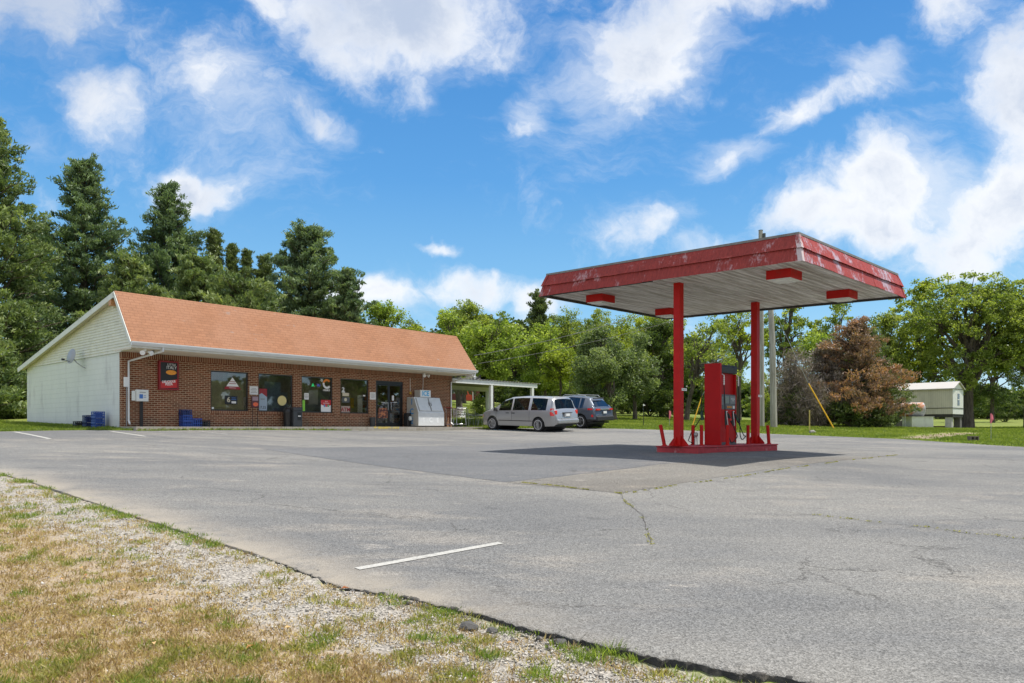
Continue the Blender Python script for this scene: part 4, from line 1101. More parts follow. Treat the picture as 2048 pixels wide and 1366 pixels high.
# ------------------------------------------------------------------ trees
def bark(name, a, b2):
    m = bpy.data.materials.new(name); m.use_nodes = True; t = NT(m.node_tree); b = t.n['Principled BSDF']
    tc = t.new('ShaderNodeTexCoord').outputs['Object']
    t.put(b.inputs['Base Color'], t.mix(t.ramp(t.noise(t.mapping(tc, scale=(5, 5, .9)), 1.5, 6, .75), .3, .7), a, b2)); b.inputs['Roughness'].default_value = .95
    return m
M_bark = bark('dark_bark', (.045, .035, .026), (.13, .11, .085))
M_bark2 = bark('grey_bark', (.10, .09, .075), (.24, .22, .19))
PAL = {
 'pine': leafmat('pine_needles', [(.048, .088, .038), (.125, .18, .066), (.27, .33, .12)], .3),
 'pine2': leafmat('blue_green_needles', [(.040, .078, .042), (.10, .155, .074), (.21, .28, .13)], .3),
 'cedar': leafmat('cedar_foliage', [(.05, .08, .026), (.11, .15, .048), (.20, .24, .08)], .25),
 'green': leafmat('mid_green_leaves', [(.07, .11, .02), (.16, .21, .042), (.31, .35, .085)], .48),
 'bright': leafmat('bright_green_leaves', [(.09, .14, .022), (.20, .27, .045), (.36, .42, .095)], .48),
 'yellow': leafmat('yellow_green_leaves', [(.10, .135, .018), (.22, .27, .036), (.38, .42, .075)], .5),
 'oak': leafmat('grey_green_leaves', [(.06, .09, .036), (.14, .19, .075), (.27, .32, .15)], .38),
 'dark': leafmat('deep_green_leaves', [(.03, .055, .014), (.075, .115, .026), (.16, .20, .05)], .38),
 'brown': leafmat('dead_brown_needles', [(.075, .06, .045), (.22, .15, .105), (.44, .22, .115)], .25),
 'twig': leafmat('dry_grey_twigs', [(.10, .08, .065), (.20, .165, .14), (.34, .29, .25)], .15),
}
def leaves(cent, rad, n_per, size, rng, aspect=1.0, flat=.7, tintc=None, up=0.0, out=None):
    """quads scattered in blobs round the cluster centres"""
    N = len(cent); cnt = n_per; M_ = N*cnt
    d = rng.normal(size=(M_, 3)); d /= np.linalg.norm(d, axis=1)[:, None]
    r = rng.random(M_)**.5
    c = np.repeat(cent, cnt, 0)+d*(r*np.repeat(rad, cnt))[:, None]*np.array([1, 1, flat])
    a = rng.normal(size=(M_, 3)); a[:, 2] += up
    if out is not None: a += np.repeat(out, cnt, 0)
    a /= np.linalg.norm(a, axis=1)[:, None]
    b = np.cross(a, rng.normal(size=(M_, 3))); b /= np.linalg.norm(b, axis=1)[:, None]
    s = size*rng.uniform(.6, 1.3, M_)[:, None]
    a *= s*.5; b *= s*.5*aspect
    v = np.stack([c-a, c+b*.9, c+a, c-b*.9], 1).reshape(-1, 3)
    tc = np.repeat(tintc if tintc is not None else rng.random(N), cnt)
    tint = np.clip(tc*.7+rng.random(M_)*.45-.07, 0, 1)
    return v, tint
def crown_obj(v, tint, m, par, name='crown'):
    return np_mesh(name, v, np.arange(len(v)), 4, m, par, attr=tint)
def limbs(par, pts, m, name='trunk', n=8):
    s = MB()
    for (p, r) in pts: s.tube(p, r, n)
    return s.build(name, m, par, smooth=True)
def curve(a, b, bend, rng, n=5, wob=.06):
    a, b = Vector(a), Vector(b); L = (b-a).length; o = []
    for i in range(n+1):
        t_ = i/n; p = a.lerp(b, t_)+Vector((0, 0, bend*L*math.sin(math.pi*t_)))
        if 0 < i < n: p += Vector(rng.normal(size=3))*L*wob*.5
        o.append(p)
    return o
def mk_tree(name, label, base, cat='tree', group=None):
    return empty(name, base, 0, label, cat, group)
def broad(label, u, Y, tv, bv, hw, pal='green', dens=1.0, leaf=.175, lobes=None, tu=None, group=None, seed=1, name='tree', airy=0.0, trunk_r=None, bk=None, depth=.8, cat='tree'):
    """deciduous tree: crown between pixel rows tv..bv, half width hw, at distance Y"""
    rng = np.random.default_rng(seed)
    base = GY(tu if tu is not None else u, Y)
    root = mk_tree(name, label, base, cat, group)
    top = at(u, tv, Y).z-base.z; bot = at(u, bv, Y).z-base.z; bot = max(bot, .3)
    w = hw*1.13/F*Y; offx = (u-(tu if tu is not None else u))/F*Y
    h = top-bot; cz = bot+h/2
    # a handful of boughs, each a big uneven lobe
    nb = max(9, int(12+w*h*.22)); L = []
    for i in range(nb):
        ph = i*2.4+rng.uniform(-.4, .4); zz = rng.uniform(-.92, .82) if i else .80
        prof = math.sqrt(max(0, 1-max(0, zz+.15)**2.2)) if zz > -.15 else 1-.35*abs(zz)
        rr = prof*rng.uniform(.45, .78)
        L.append((offx+math.cos(ph)*rr*w, math.sin(ph)*rr*w*depth, cz+zz*h*.5*.84, rng.uniform(.30, .46)*min(w, h*.5)*(1-.25*abs(zz))))
    L.append((offx, 0, cz+.1*h, .42*w))
    L = np.array(L)
    ncl = int((30+11*w*h)*dens); per = int(62*(1-.25*airy))
    li = rng.choice(len(L), ncl, p=L[:, 3]**2/np.sum(L[:, 3]**2))
    d = rng.normal(size=(ncl, 3)); d /= np.linalg.norm(d, axis=1)[:, None]
    c = L[li, :3]+d*(L[li, 3]*rng.uniform(.55, 1.08, ncl)**.7)[:, None]*np.array([1, .95, .8])
    keep = (c[:, 2] > bot-.3) & (c[:, 2] < top+.1)
    c = c[keep]; li = li[keep]
    c[:, 2] += rng.normal(size=len(c))*.1
    lt = rng.random(len(L))
    tc = np.clip(lt[li]*.55+rng.random(len(c))*.5, 0, 1)
    rad = rng.uniform(.35, .75, len(c))*(.8 if airy else 1)*min(1, w/3+.35)
    v, tint = leaves(c, rad, per, leaf, rng, aspect=.75, tintc=tc, up=.25)
    crown_obj(v, tint, PAL[pal], root)
    tr = trunk_r or max(.08, top*.019)
    P = []
    fork = max(bot*.8, top*.22); lean = offx*.35
    P.append(([(0, 0, -.3), (0, 0, .12), (lean*.2, .05, fork*.5), (lean*.5, 0, fork)], [tr*1.7, tr*1.15, tr*.95, tr*.85]))
    P.append((curve((lean*.5, 0, fork), (offx, 0, top*.80), 0, rng), np.linspace(tr*.8, tr*.12, 6)))
    for l in L:
        f = rng.uniform(.0, .55); s0 = Vector((lean*.5, 0, fork)).lerp(Vector((offx, 0, top*.88)), f)
        if l[2] > s0.z-.8 or True:
            P.append((curve(s0, l[:3], .08, rng), np.linspace(tr*.5*(1-f*.5), tr*.06, 6)))
            for q in range(3):
                e = Vector(l[:3])+Vector(rng.normal(size=3))*l[3]*.38
                P.append((curve(Vector(s0).lerp(Vector(l[:3]), .6), e, .05, rng, 3), np.linspace(tr*.16, .012, 4)))
    limbs(root, P, bk or M_bark, n=7)
    return root
def pine(label, u, Y, tv, hw, pal='pine', bv=800, seed=1, tuft=1.0, name='pine_tree', slope=.9, gap=.12, size=.34, group=None, narrow=False, sub='crown', leanx=0):
    rng = np.random.default_rng(seed)
    base = GY(u, Y); root = mk_tree(name, label, base, 'tree', group)
    top = at(u, tv, Y).z-base.z; bot = max(at(u, bv, Y).z-base.z, .4); w = hw*(1.12 if not narrow else 1)/F*Y
    P = [([(0, 0, -.3), (0, 0, top*.3), (leanx*.5, 0, top*.7), (leanx, 0, top*.985)], [top*.022, top*.018, top*.009, .02])]
    cs = []; rs = []; tn = []; od = []
    z = bot; k = 0
    while z < top*.985:
        f = (z-bot)/(top-bot)
        prof = w*((1-f)**slope*.92+.10)*(1 if f > .12 else .75+2*f)
        nbr = 5 if not narrow else 6
        ph0 = rng.uniform(0, 6.28)
        for b_ in range(nbr):
            if rng.random() < gap: continue
            ph = ph0+b_*2*math.pi/nbr+rng.uniform(-.3, .3); L = prof*(rng.uniform(.5, 1.0) if rng.random() < .7 else rng.uniform(1.0, 1.38))
            up = .18+.5*f if not narrow else .8
            e = Vector((math.cos(ph)*L, math.sin(ph)*L, z+L*up+rng.uniform(-.2, .3)))
            s0 = Vector((leanx*f, 0, z)); path = curve(s0, e, -.06, rng, 4, .05)
            P.append((path, np.linspace(max(.02, .012*L+.02), .012, 5)))
            tb = rng.uniform(0, 1)
            nt = max(3, int(L*3.6*tuft))
            for q in range(nt):
                t_ = .25+.75*(q+rng.random())/nt; p = path[0].lerp(path[-1], t_)+Vector(rng.normal(size=3))*Vector((1, 1, .35)).length*.0
                side = Vector((-math.sin(ph), math.cos(ph), 0))*rng.normal()*.30*L*(1.1-t_*.5)*.8
                p = p+side+Vector((0, 0, rng.normal()*.12+.10))
                cs.append(p[:]); rs.append(rng.uniform(.24, .46)*(1 if w > 2 else .75)); tn.append(np.clip(tb*.45+t_*.25+rng.random()*.35, 0, 1))
                od.append((math.cos(ph)*.8, math.sin(ph)*.8, 1.1))
        z += max(.38, (top-bot)/34)*rng.uniform(.8, 1.15)*(1-.35*f); k += 1
    cs.append((leanx, 0, top)); rs.append(.25); tn.append(.6); od.append((0, 0, 1.5))
    v, tint = leaves(np.array(cs), np.array(rs), 38, size*.88, rng, aspect=.30, flat=.62, tintc=np.array(tn), out=np.array(od))
    crown_obj(v, tint, PAL[pal], root, 'crown')
    limbs(root, P, M_bark, n=5)
    return root

pine('tallest pine at the left edge of the photo', -12, 44, 240, 135, 'pine', 790, 11, 1.1)
pine('broad tall pine behind the white gable', 168, 50, 322, 118, 'pine2', 770, 12, 1.15)
pine('slim topped pine behind the roof peak', 333, 55, 376, 100, 'pine2', 700, 13, 1.1, leanx=.2)
pine('bushy lower pine between the two tall left pines', 75, 60, 455, 95, 'pine', 760, 14)
pine('light green pine just behind the shingle roof', 262, 46, 520, 95, 'pine', 720, 15, 1.2)
pine('spreading pine rising above the middle of the roof', 618, 52, 464, 100, 'pine2', 700, 16, 1.3, slope=.62)
pine('small pine at the right end of the left pine group', 695, 50, 548, 48, 'pine2', 700, 17, 1.2, slope=.6)
pine('low leafy pine behind the left half of the roof', 395, 48, 520, 70, 'pine', 700, 18, 1.3, slope=.55)
pine('pine behind the roof below the narrow cedars', 480, 47, 570, 80, 'pine', 700, 19, 1.3, slope=.5)
for i, (u, tv, hw, lab) in enumerate(((428, 466, 26, 'tallest of the narrow cedars behind the roof'), (464, 490, 19, 'thin cedar just right of the tallest narrow cedar'),
        (494, 502, 17, 'thinnest narrow cedar, third from the left'), (530, 518, 30, 'stout dark cedar left of the spreading pine'))):
    pine(lab, u, 56, tv, hw, 'cedar', 700, 30+i, 2.2, name='cedar_tree', narrow=True, slope=.45, gap=.02, size=.26, group='narrow cedars behind the roof')
pine('young pine beside the shop far left, low branches', -45, 38, 600, 90, 'pine', 850, 21, 1.3)

broad('round bright tree peeking over the roof right of the pines', 768, 60, 592, 720, 40, 'bright', seed=41)
broad('pale small tree behind the roof, half hidden', 815, 80, 628, 730, 30, 'yellow', seed=42, dens=.8)
broad('leafy green tree with dark trunk beside the shop right end', 897, 54, 606, 790, 52, 'bright', seed=43, tu=919, dens=1.15, trunk_r=.24)
broad('taller dark green tree behind the leafy tree by the shop', 928, 68, 590, 760, 52, 'green', seed=44, dens=1.0)
broad('conical green tree above the white carport', 985, 51, 616, 765, 56, 'bright', seed=45, dens=1.2)
broad('olive tree behind the conical green tree', 1028, 74, 636, 790, 42, 'green', seed=46)
pine('thin dark conifer top in the middle tree line', 1078, 68, 588, 34, 'cedar', 760, 47, 1.6, slope=.6, name='conifer_tree')
broad('wide green tree in the middle of the tree line', 1125, 74, 604, 800, 64, 'green', seed=48)
broad('green tree just left of the canopy edge', 1188, 80, 606, 790, 56, 'green', seed=49)
broad('yellow green sapling in front of the middle tree line', 1120, 58, 692, 775, 40, 'yellow', seed=50, dens=.9)
broad('left grey green oak behind the dark car', 1196, 52, 640, 822, 56, 'oak', seed=51, tu=1228, dens=1.35, leaf=.17, trunk_r=.2)
broad('right grey green oak behind the dark car', 1266, 54, 646, 822, 54, 'oak', seed=52, tu=1270, dens=1.35, leaf=.17, trunk_r=.16)
broad('dark shaded tree left of the near canopy column', 1322, 62, 626, 838, 58, 'dark', seed=53, dens=1.2)
broad('pale topped tree behind the dark shaded tree', 1310, 78, 612, 720, 60, 'yellow', seed=54, dens=.9)
broad('airy leaning tree between the canopy columns', 1415, 55, 618, 780, 62, 'green', seed=55, tu=1373, dens=.38, airy=1, trunk_r=.2, leaf=.19)
broad('yellow tinted airy tree left of the far column', 1478, 60, 600, 745, 55, 'yellow', seed=56, dens=.42, airy=1, leaf=.2)
broad('thin tree with sky gaps behind the utility poles', 1575, 78, 560, 790, 62, 'green', seed=57, dens=.40, airy=1, leaf=.24)
broad('light green maple peeking above the brown cedar left side', 1642, 54, 652, 790, 42, 'bright', seed=58, dens=1.0)
broad('sparse tree with dark limbs behind the canopy right side', 1672, 74, 585, 760, 62, 'green', seed=59, dens=.42, airy=1, leaf=.22)
broad('green tree behind the brown cedar right side', 1772, 62, 612, 810, 52, 'green', seed=60, dens=.9)
broad('open crowned tree left of the big walnut', 1838, 64, 546, 790, 78, 'yellow', seed=61, dens=.85, airy=1, leaf=.21)
broad('large open crowned tree with thick flared trunk beside the trailer', 1935, 59, 532, 800, 116, 'green', seed=62, tu=1937, dens=.95, airy=1, leaf=.19, trunk_r=.44)
broad('tall tree cut by the right edge of the photo', 2055, 58, 528, 780, 85, 'green', seed=63, dens=.95, airy=1, leaf=.2)
broad('light green tree filling the gap left of the grey green oaks', 1090, 64, 628, 800, 52, 'bright', seed=65)
broad('sunlit tree right above the roof of the dark car', 1232, 72, 622, 780, 58, 'yellow', seed=66)
broad('green tree seen between the canopy posts, far side', 1445, 84, 640, 810, 60, 'green', seed=67, dens=.6, airy=1)
broad('deep green tree behind the trunk of the large tree', 1985, 82, 640, 845, 62, 'dark', seed=64, dens=.8)
for i, (u, Y, tv, hw, lab) in enumerate(((2030, 118, 772, 46, 'first low tree along the right field edge'), (1975, 122, 765, 40, 'low field edge tree just right of the big trunk'),
        (2085, 110, 760, 50, 'low field edge tree at the right border of the photo'), (1880, 125, 770, 50, 'low far tree seen under the trailer'))):
    broad(lab, u, Y, tv, 842, hw, ['dark', 'green', 'dark', 'dark'][i], seed=70+i, leaf=.4, dens=.5, group='far trees at the field edge')
for i, (u, Y, tv, hw, lab) in enumerate(((1400, 150, 790, 40, 'distant round tree seen left of the fuel pump'), (1490, 160, 780, 50, 'distant tree seen just right of the fuel pump'),
        (1345, 140, 785, 40, 'distant tree beyond the lawn left of the near column'), (1450, 170, 775, 60, 'distant wide tree hidden behind the fuel pump'))):
    broad(lab, u, Y, tv, 822, hw, ['green', 'green', 'dark', 'green'][i], seed=80+i, leaf=.5, dens=.35, group='distant trees beyond the lawn')
# dying evergreens by the trailer
pine('big dying cedar with rust brown needles', 1716, 46, 652, 104, 'brown', 848, 91, 1.2, name='cedar_tree', slope=.95, gap=.16, size=.26)
pine('smaller brown grey cedar leaning on the rust brown one', 1655, 47, 700, 62, 'twig', 850, 92, 1.5, name='cedar_tree', slope=.6, gap=.05, size=.24)
pine('muted green cedar growing through the right side of the rust brown cedar', 1738, 47.5, 672, 60, 'cedar', 848, 97, 1.2, name='cedar_tree', slope=.7, size=.26)
pine('green young cedar showing at the rusty cedar foot', 1760, 48, 745, 48, 'cedar', 852, 93, 1.7, name='cedar_tree', slope=.5, size=.24)
def twigs(label, u, Y, tv, hw, seed, n=420):
    rng = np.random.default_rng(seed); base = GY(u, Y); root = mk_tree('dead_shrub', label, base, 'shrub')
    top = at(u, tv, Y).z-base.z; w = hw/F*Y; P = []; cs = []
    for i in range(26):
        ph = rng.uniform(0, 6.28); r = w*rng.uniform(.2, 1)*.9; e = Vector((math.cos(ph)*r, math.sin(ph)*r*.7, top*rng.uniform(.5, 1)*(1-.35*(r/w)**2)))
        pth = curve((math.cos(ph)*.2, math.sin(ph)*.2, -.1), e, .02, rng, 5, .05); P.append((pth, np.linspace(.05, .012, 6)))
        for q in range(16):
            t_ = rng.uniform(.3, 1); k = pth[min(5, int(t_*5))]; cs.append((k+Vector(rng.normal(size=3))*.25)[:])
    limbs(root, P, M_bark2, 'stem', 4)
    cs = np.array(cs); v, tint = leaves(cs, np.full(len(cs), .6), 26, .55, rng, aspect=.05, flat=1, up=.6)
    crown_obj(v, tint, PAL['twig'], root, 'twigs'); return root
twigs('bare grey shrub right behind the leaning utility pole', 1588, 46.5, 672, 52, 95)
twigs('low bare shrub between the pole and the brown cedar', 1625, 45.5, 745, 36, 96)
# shrubs and hedges
def shrub(label, u, Y, tv, hw, pal, seed, dens=1.0, leaf=.14, bv=None, group=None):
    rng = np.random.default_rng(seed); base = GY(u, Y); root = mk_tree('shrub', label, base, 'shrub', group)
    top = at(u, tv, Y).z-base.z; w = hw/F*Y
    ncl = int((12+26*w*top)*dens); c = rng.normal(size=(ncl, 3)); c /= np.linalg.norm(c, axis=1)[:, None]
    c = c*rng.uniform(.5, 1, ncl)[:, None]*np.array([w, min(w, 1.6)*.8, top*.52])+np.array([0, 0, top*.50]); c[:, 2] = np.abs(c[:, 2])
    v, tint = leaves(c, rng.uniform(.2, .42, ncl)*min(1, top/1.3+.3), 44, leaf, rng, aspect=.7)
    crown_obj(v, tint, PAL[pal], root, 'foliage')
    P = [(curve((0, 0, -.1), tuple(c[i]), .05, rng, 3), np.linspace(.04, .01, 4)) for i in range(0, min(ncl, 24), 2)]
    limbs(root, P, M_bark, 'stem', 4); return root
for i, (u, Y, tv, hw, pal, lab, d) in enumerate((
    (960, 50, 792, 17, 'green', 'small green sapling on the lawn left of the carport posts', 1),
    (1050, 66, 760, 48, 'dark', 'dark undergrowth behind the silver van', 1), (1120, 68, 762, 50, 'dark', 'dark undergrowth above the silver van roof', 1),
    (1010, 72, 755, 40, 'dark', 'dark undergrowth behind the carport posts', 1), (1180, 66, 775, 44, 'dark', 'dark undergrowth behind the dark car', 1),
    (1245, 66, 770, 44, 'dark', 'dark undergrowth between the two oak trunks', 1), (1300, 62, 765, 44, 'dark', 'dark undergrowth right of the oaks', 1.1), (1335, 60, 775, 30, 'dark', 'dark bush left of the near column', 1.1),
    (1560, 47, 800, 30, 'dark', 'dark bush behind the leaning utility pole', 1.2), (1605, 46, 775, 40, 'dark', 'dark bush below the bare grey shrub', 1.2), (1655, 45.5, 795, 42, 'dark', 'dark bush left of the rusty cedar foot', 1.2),
    (1705, 44.5, 805, 40, 'dark', 'dark low bush under the rust brown cedar', 1.2), (1755, 45, 812, 36, 'cedar', 'green low bush right under the rust brown cedar', 1.1), (1530, 52, 740, 30, 'yellow', 'sunlit bush behind the far column', .7),
    (870, 62, 740, 34, 'dark', 'dark bush behind the shop right end', 1), (2010, 88, 790, 60, 'dark', 'dark thicket beside the big trunk', .7),
    (30, 52, 745, 45, 'green', 'leafy bush in front of the red house', .8), (1520, 100, 800, 40, 'green', 'far bush behind the utility poles', .5), (1380, 90, 800, 30, 'dark', 'far bush right of the near column', .5))):
    shrub(lab, u, Y, tv, hw, pal, 200+i, d)
# clipped dark hedge left of the shop
def hedge(label, ua, ub, Y, tv, seed):
    rng = np.random.default_rng(seed); a, b2 = GY(ua, Y), GY(ub, Y+1); root = mk_tree('hedge', label, a, 'hedge')
    top = at(ua, tv, Y).z-a.z; n = 520; d = b2-a
    t_ = rng.random(n); c = np.stack([d.x*t_, d.y*t_+rng.normal(size=n)*.3, rng.random(n)**.7*top+d.z*t_], 1)
    v, tint = leaves(c, np.full(n, .25), 50, .11, rng, aspect=.7); crown_obj(v, tint, PAL['dark'], root, 'foliage')
    P = [(curve((d.x*k/12, d.y*k/12, -.1), (d.x*k/12, d.y*k/12, top*.8), 0, rng, 3), [.04, .03, .02, .01]) for k in range(13)]
    limbs(root, P, M_bark, 'stem', 4)
hedge('low dark hedge on the lawn left of the white gable wall', -120, 52, 38, 822, 300)
# woods closing the view behind the shop and beyond the lot behind the camera
def woods(name, pts, hgt, n, leaf, pal, seed, label):
    rng = np.random.default_rng(seed); l = polyline(pts, n)
    l = l+rng.normal(size=l.shape)*2.5
    h = hgt*(.75+.35*np.array([mnoise.noise(Vector((x*.08, y*.08, 1))) for x, y in l]))
    z0 = gzn(l[:, 0], l[:, 1]); f = rng.random(n)**.8
    c = np.stack([l[:, 0], l[:, 1], z0+f*h], 1); v, tint = leaves(c, rng.uniform(.9, 1.8, n), 60, leaf, rng)
    o = np_mesh(name, v, np.arange(len(v)), 4, PAL[pal], None, attr=tint, kind='stuff', label=label)
woods('distant_woods', [(-34, 108), (-14, 112), (8, 104), (24, 98)], 14, 2300, .6, 'dark', 400, 'dark far woods closing the view behind the tree line')
woods('distant_woods', [(0, -58), (45, -50), (72, -25), (84, 5), (88, 40)], 12, 1300, .8, 'dark', 401, 'far woods across the road behind the viewer')
woods('distant_woods', [(24, 112), (50, 125), (75, 135), (120, 140)], 6, 900, .7, 'dark', 402, 'far woods behind the right lawn')
# ------------------------------------------------------------------ things on and in front of the shop wall
M_cream = mat('cream_print', (.62, .55, .40), .6)
M_pizza = mat('pizza_print', (.85, .33, .03), .5, var=.5, scale=25)
M_scrib = mat('faded_print', (.25, .24, .24), .7)
M_pblue = mat('print_blue', (.05, .16, .45), .5)
def lines(x0, x1, z0, z1, n, m, par, y=-.001, name='print'):
    s = MB(); h = (z1-z0)/n
    for i in range(n):
        z = z1-h*(i+.5); k = .0 if i % 2 else (x1-x0)*.08
        s.box(x0+k, x1-k*1.6, y-.001, y, z-h*.16, z+h*.16)
    return s.build(name, m, par)
# pizza sign
(xa, zb_), (xb, zt_) = onwall(318.5, 779, .15), onwall(357.5, 724, .15)
zt_ = onwall(318.5, 721, .15)[1]; w = xb-xa; h = zt_-zb_
g = wall_thing('pizza_sign', 'lit box sign with red frame advertising delicious pizza', 'sign', xa, zb_)
s = MB(); s.box(0, w, -.15, 0, 0, .05); s.box(0, w, -.15, 0, h-.05, h); s.box(0, .05, -.15, 0, .05, h-.05); s.box(w-.05, w, -.15, 0, .05, h-.05); s.build('frame', mat('sign_frame_red', (.26, .015, .02), .4), g)
s = MB(); s.box(.05, w-.05, -.13, -.01, .05, h-.05); s.build('sign_face', M_black, g)
s = MB(); y = -.131
s.add([(.055, y, .06), (w-.055, y, .09), (w-.055, y, h*.38), (.055, y, h*.27)], [(0, 1, 2, 3)]); s.build('banner', M_red, g)
text('LITTLE', h*.10, face_my(w*.64, -.132, h*.88), M_wh, g); text('ITALY', h*.15, face_my(w*.64, -.132, h*.775), M_wh, g, sx=.9)
Mr = face_my(w*.5, -.1335, h*.24) @ Matrix.Rotation(R(5), 4, 'Z')
text('DELICIOUS\nPIZZA', h*.108, Mr, M_wh, g, sx=.86, bold=.004, space=.82)
s = MB(); s.lathe([(h*.0, -.001), (h*.135, -.001), (h*.135, -.004), (0, -.005)], 20, 'Y', M=Matrix.Translation((w*.62, -.131, h*.61)) @ Matrix.Diagonal((1.35, 1, .62, 1))); s.build('pizza_picture', M_pizza, g)
# box on black post by the corner
xa, z1 = onwall(271, 779, .35); xb, z0 = onwall(295, 803, .35)
g = empty('meter_pedestal', W((xa+xb)/2, -.35, BZ), YAW, 'white equipment box with blue sticker on a black post by the corner', 'box')
s = MB(); s.box(-.05, .05, -.02, .06, -.05, z0+.1); s.build('post', M_black, g)
w = (xb-xa)/2
s = MB(); s.box(-w, w, -.10, .05, z0, z1); s.box(-w-.12, -w-.01, -.05, .05, z0+.02, z1-.05); s.build('cabinet', mat('box_white', (.66, .67, .64), .5, var=.08), g, bevel=.01)
s = MB(); s.box(-w*.55, w*.05, -.104, -.101, z0+.1, z0+.26); s.build('blue_sticker', M_pblue, g)
lines(-w*.6, w*.7, z1-.14, z1-.06, 1, M_scrib, g, -.1015); lines(w*.15, w*.6, z0+.12, z0+.24, 2, M_pblue, g, -.1015)
# crates
def crate_mesh(w, d, h, mb):
    t_ = .012
    for z in (0, h*.36, h-.03): 
        hh = .03 if z else .035
        mb.box(-w/2, w/2, -d/2, -d/2+t_, z, z+hh); mb.box(-w/2, w/2, d/2-t_, d/2, z, z+hh)
        mb.box(-w/2, -w/2+t_, -d/2+t_, d/2-t_, z, z+hh); mb.box(w/2-t_, w/2, -d/2+t_, d/2-t_, z, z+hh)
    n = 5
    for i in range(n):
        x = -w/2+.02+(w-.04)*i/(n-1); y = -d/2+.02+(d-.04)*i/(n-1)
        for (zl, zh) in ((.035, h*.36), (h*.36+.03, h-.03)):
            mb.box(x-.014, x+.014, -d/2+.001, -d/2+t_-.001, zl, zh); mb.box(x-.014, x+.014, d/2-t_+.001, d/2-.001, zl, zh)
            if 0 < i < n-1:
                mb.box(-w/2+.001, -w/2+t_-.001, y-.014, y+.014, zl, zh); mb.box(w/2-t_+.001, w/2-.001, y-.014, y+.014, zl, zh)
    for i in range(4):
        x = -w/2+.05+(w-.1)*i/3; mb.box(x-.02, x+.02, -d/2+t_, d/2-t_, 0.004, .014)
    # inner dividers
    mb.box(-.005, .005, -d/2+t_, d/2-t_, .015, h*.8); mb.box(-w/2+t_, -.006, -.005, .005, .015, h*.8); mb.box(.006, w/2-t_, -.005, .005, .015, h*.8)
    return mb
M_cblue = mat('blue_crate_plastic', (.025, .075, .33), .45, var=.1); M_cblue2 = mat('navy_crate_plastic', (.015, .03, .12), .5, var=.1); M_cblk = mat('black_crate_plastic', (.02, .022, .025), .5)
def crate(x, y, z, m, lab, w=.36, d=.36, h=.27, rz=0, tip=0):
    mb = crate_mesh(w, d, h, MB())
    o = mb.build('crate', m, None, W(x, y, z), YAW+rz, label=lab, cat='crate', group='crates by the shop walls')
    if tip: o.rotation_euler = (R(tip), 0, YAW+rz)
    return o
tx = ft(371, .3); zz = BZ-.012
crate(tx, -.32, zz, M_cblue, 'bottom blue crate of the tall stack under the pizza sign wall', h=.22)
crate(tx, -.32, zz+.221, M_cblue, 'middle blue crate of the tall stack on the sidewalk', h=.22)
crate(tx-.01, -.31, zz+.442, M_cblue2, 'top dark blue crate of the tall stack on the sidewalk', h=.22)
crate(ft(391, .3), -.30, zz, M_cblue, 'single blue crate right of the tall crate stack', h=.32, w=.36)
crate(ft(407, .3), -.30, zz, M_cblk, 'black crate at the right end of the front crate row', h=.25, w=.38)
def side_w(u, off=.35):
    """local y on a line `off` outside the gable wall, for pixel column u"""
    k = (u-U0)/F; px, py = C0.x-RR.x*off, C0.y-RR.y*off
    return (k*py-px)/(SS.x-k*SS.y)
for (u, n, h, m, lab, off, ww) in ((196, 3, .21, M_cblue, ('bottom blue crate of the stack nearest the corner on the grass', 'middle blue crate of the stack nearest the corner on the grass', 'top blue crate of the stack nearest the corner on the grass'), .35, .42),
        (178, 2, .24, M_cblue2, ('bottom navy crate of the two crate stack at the white wall', 'top navy crate of the two crate stack at the white wall'), .4, .40),
        (159, 1, .24, M_cblk, ('low black crate left of the navy crates at the white wall',), .45, .42)):
    yy = side_w(u, off); p = W(-off, yy, 0); gz0 = gz(p.x, p.y)-.01
    for k in range(n): crate(-off, yy, gz0+k*(h+.001), m, lab[k], w=.34, d=ww, h=h)
# notices and stand at the first pier
def panel(u0, v0, u1, v1, off, name, lab, cat, m, th=.012, group=None):
    xa, zt = onwall(u0, v0, off); xb, zb = onwall(u1, v1, off)
    zb = onwall(u0, v1, off)[1]
    g = wall_thing(name, lab, cat, xa, zb, -off, group)
    s = MB(); s.box(0, xb-xa, 0, th, 0, zt-zb); s.build('sheet', m, g)
    return g, xb-xa, zt-zb
g, w, h = panel(499.5, 772, 516, 789, .014, 'notice', 'white printed notice on the brick between the first two windows', 'notice', M_paper); lines(.05, w-.05, .06, h-.06, 4, M_scrib, g)
g, w, h = panel(740, 784, 751.5, 799, .014, 'notice', 'white printed notice on the brick left of the glass door', 'notice', M_paper); lines(.05, w-.05, .06, h-.06, 5, M_scrib, g)
xa, zt = onwall(503, 792, .3); xb, zb = onwall(517, 815, .3)
g = empty('sign_stand', W(xa, -.3, BZ), YAW, 'small framed food poster stand on two thin legs between windows', 'sign stand')
w = xb-xa
s = MB(); s.box(0, w, -.02, .02, zb, zt); s.build('poster_board', mat('poster_plum', (.10, .03, .035), .4), g)
s = MB(); s.box(.03, w-.03, -.024, -.021, zb+(zt-zb)*.6, zt-.03); s.build('poster_header', mat('poster_mauve', (.32, .22, .25), .5), g)
s = MB(); s.lathe([(0, -.001), (.12, -.001), (.12, -.003), (0, -.004)], 16, 'Y', M=Matrix.Translation((w*.55, -.021, zb+.13)) @ Matrix.Diagonal((1, 1, .7, 1))); s.build('food_picture', mat('tomato_print', (.75, .13, .05), .4, var=.4, scale=30), g)
for x in (.04, w-.04):
    s = MB(); s.tube([(x, 0, -.01), (x, 0, zb)], .01, 6); s.build('leg', M_black, g)
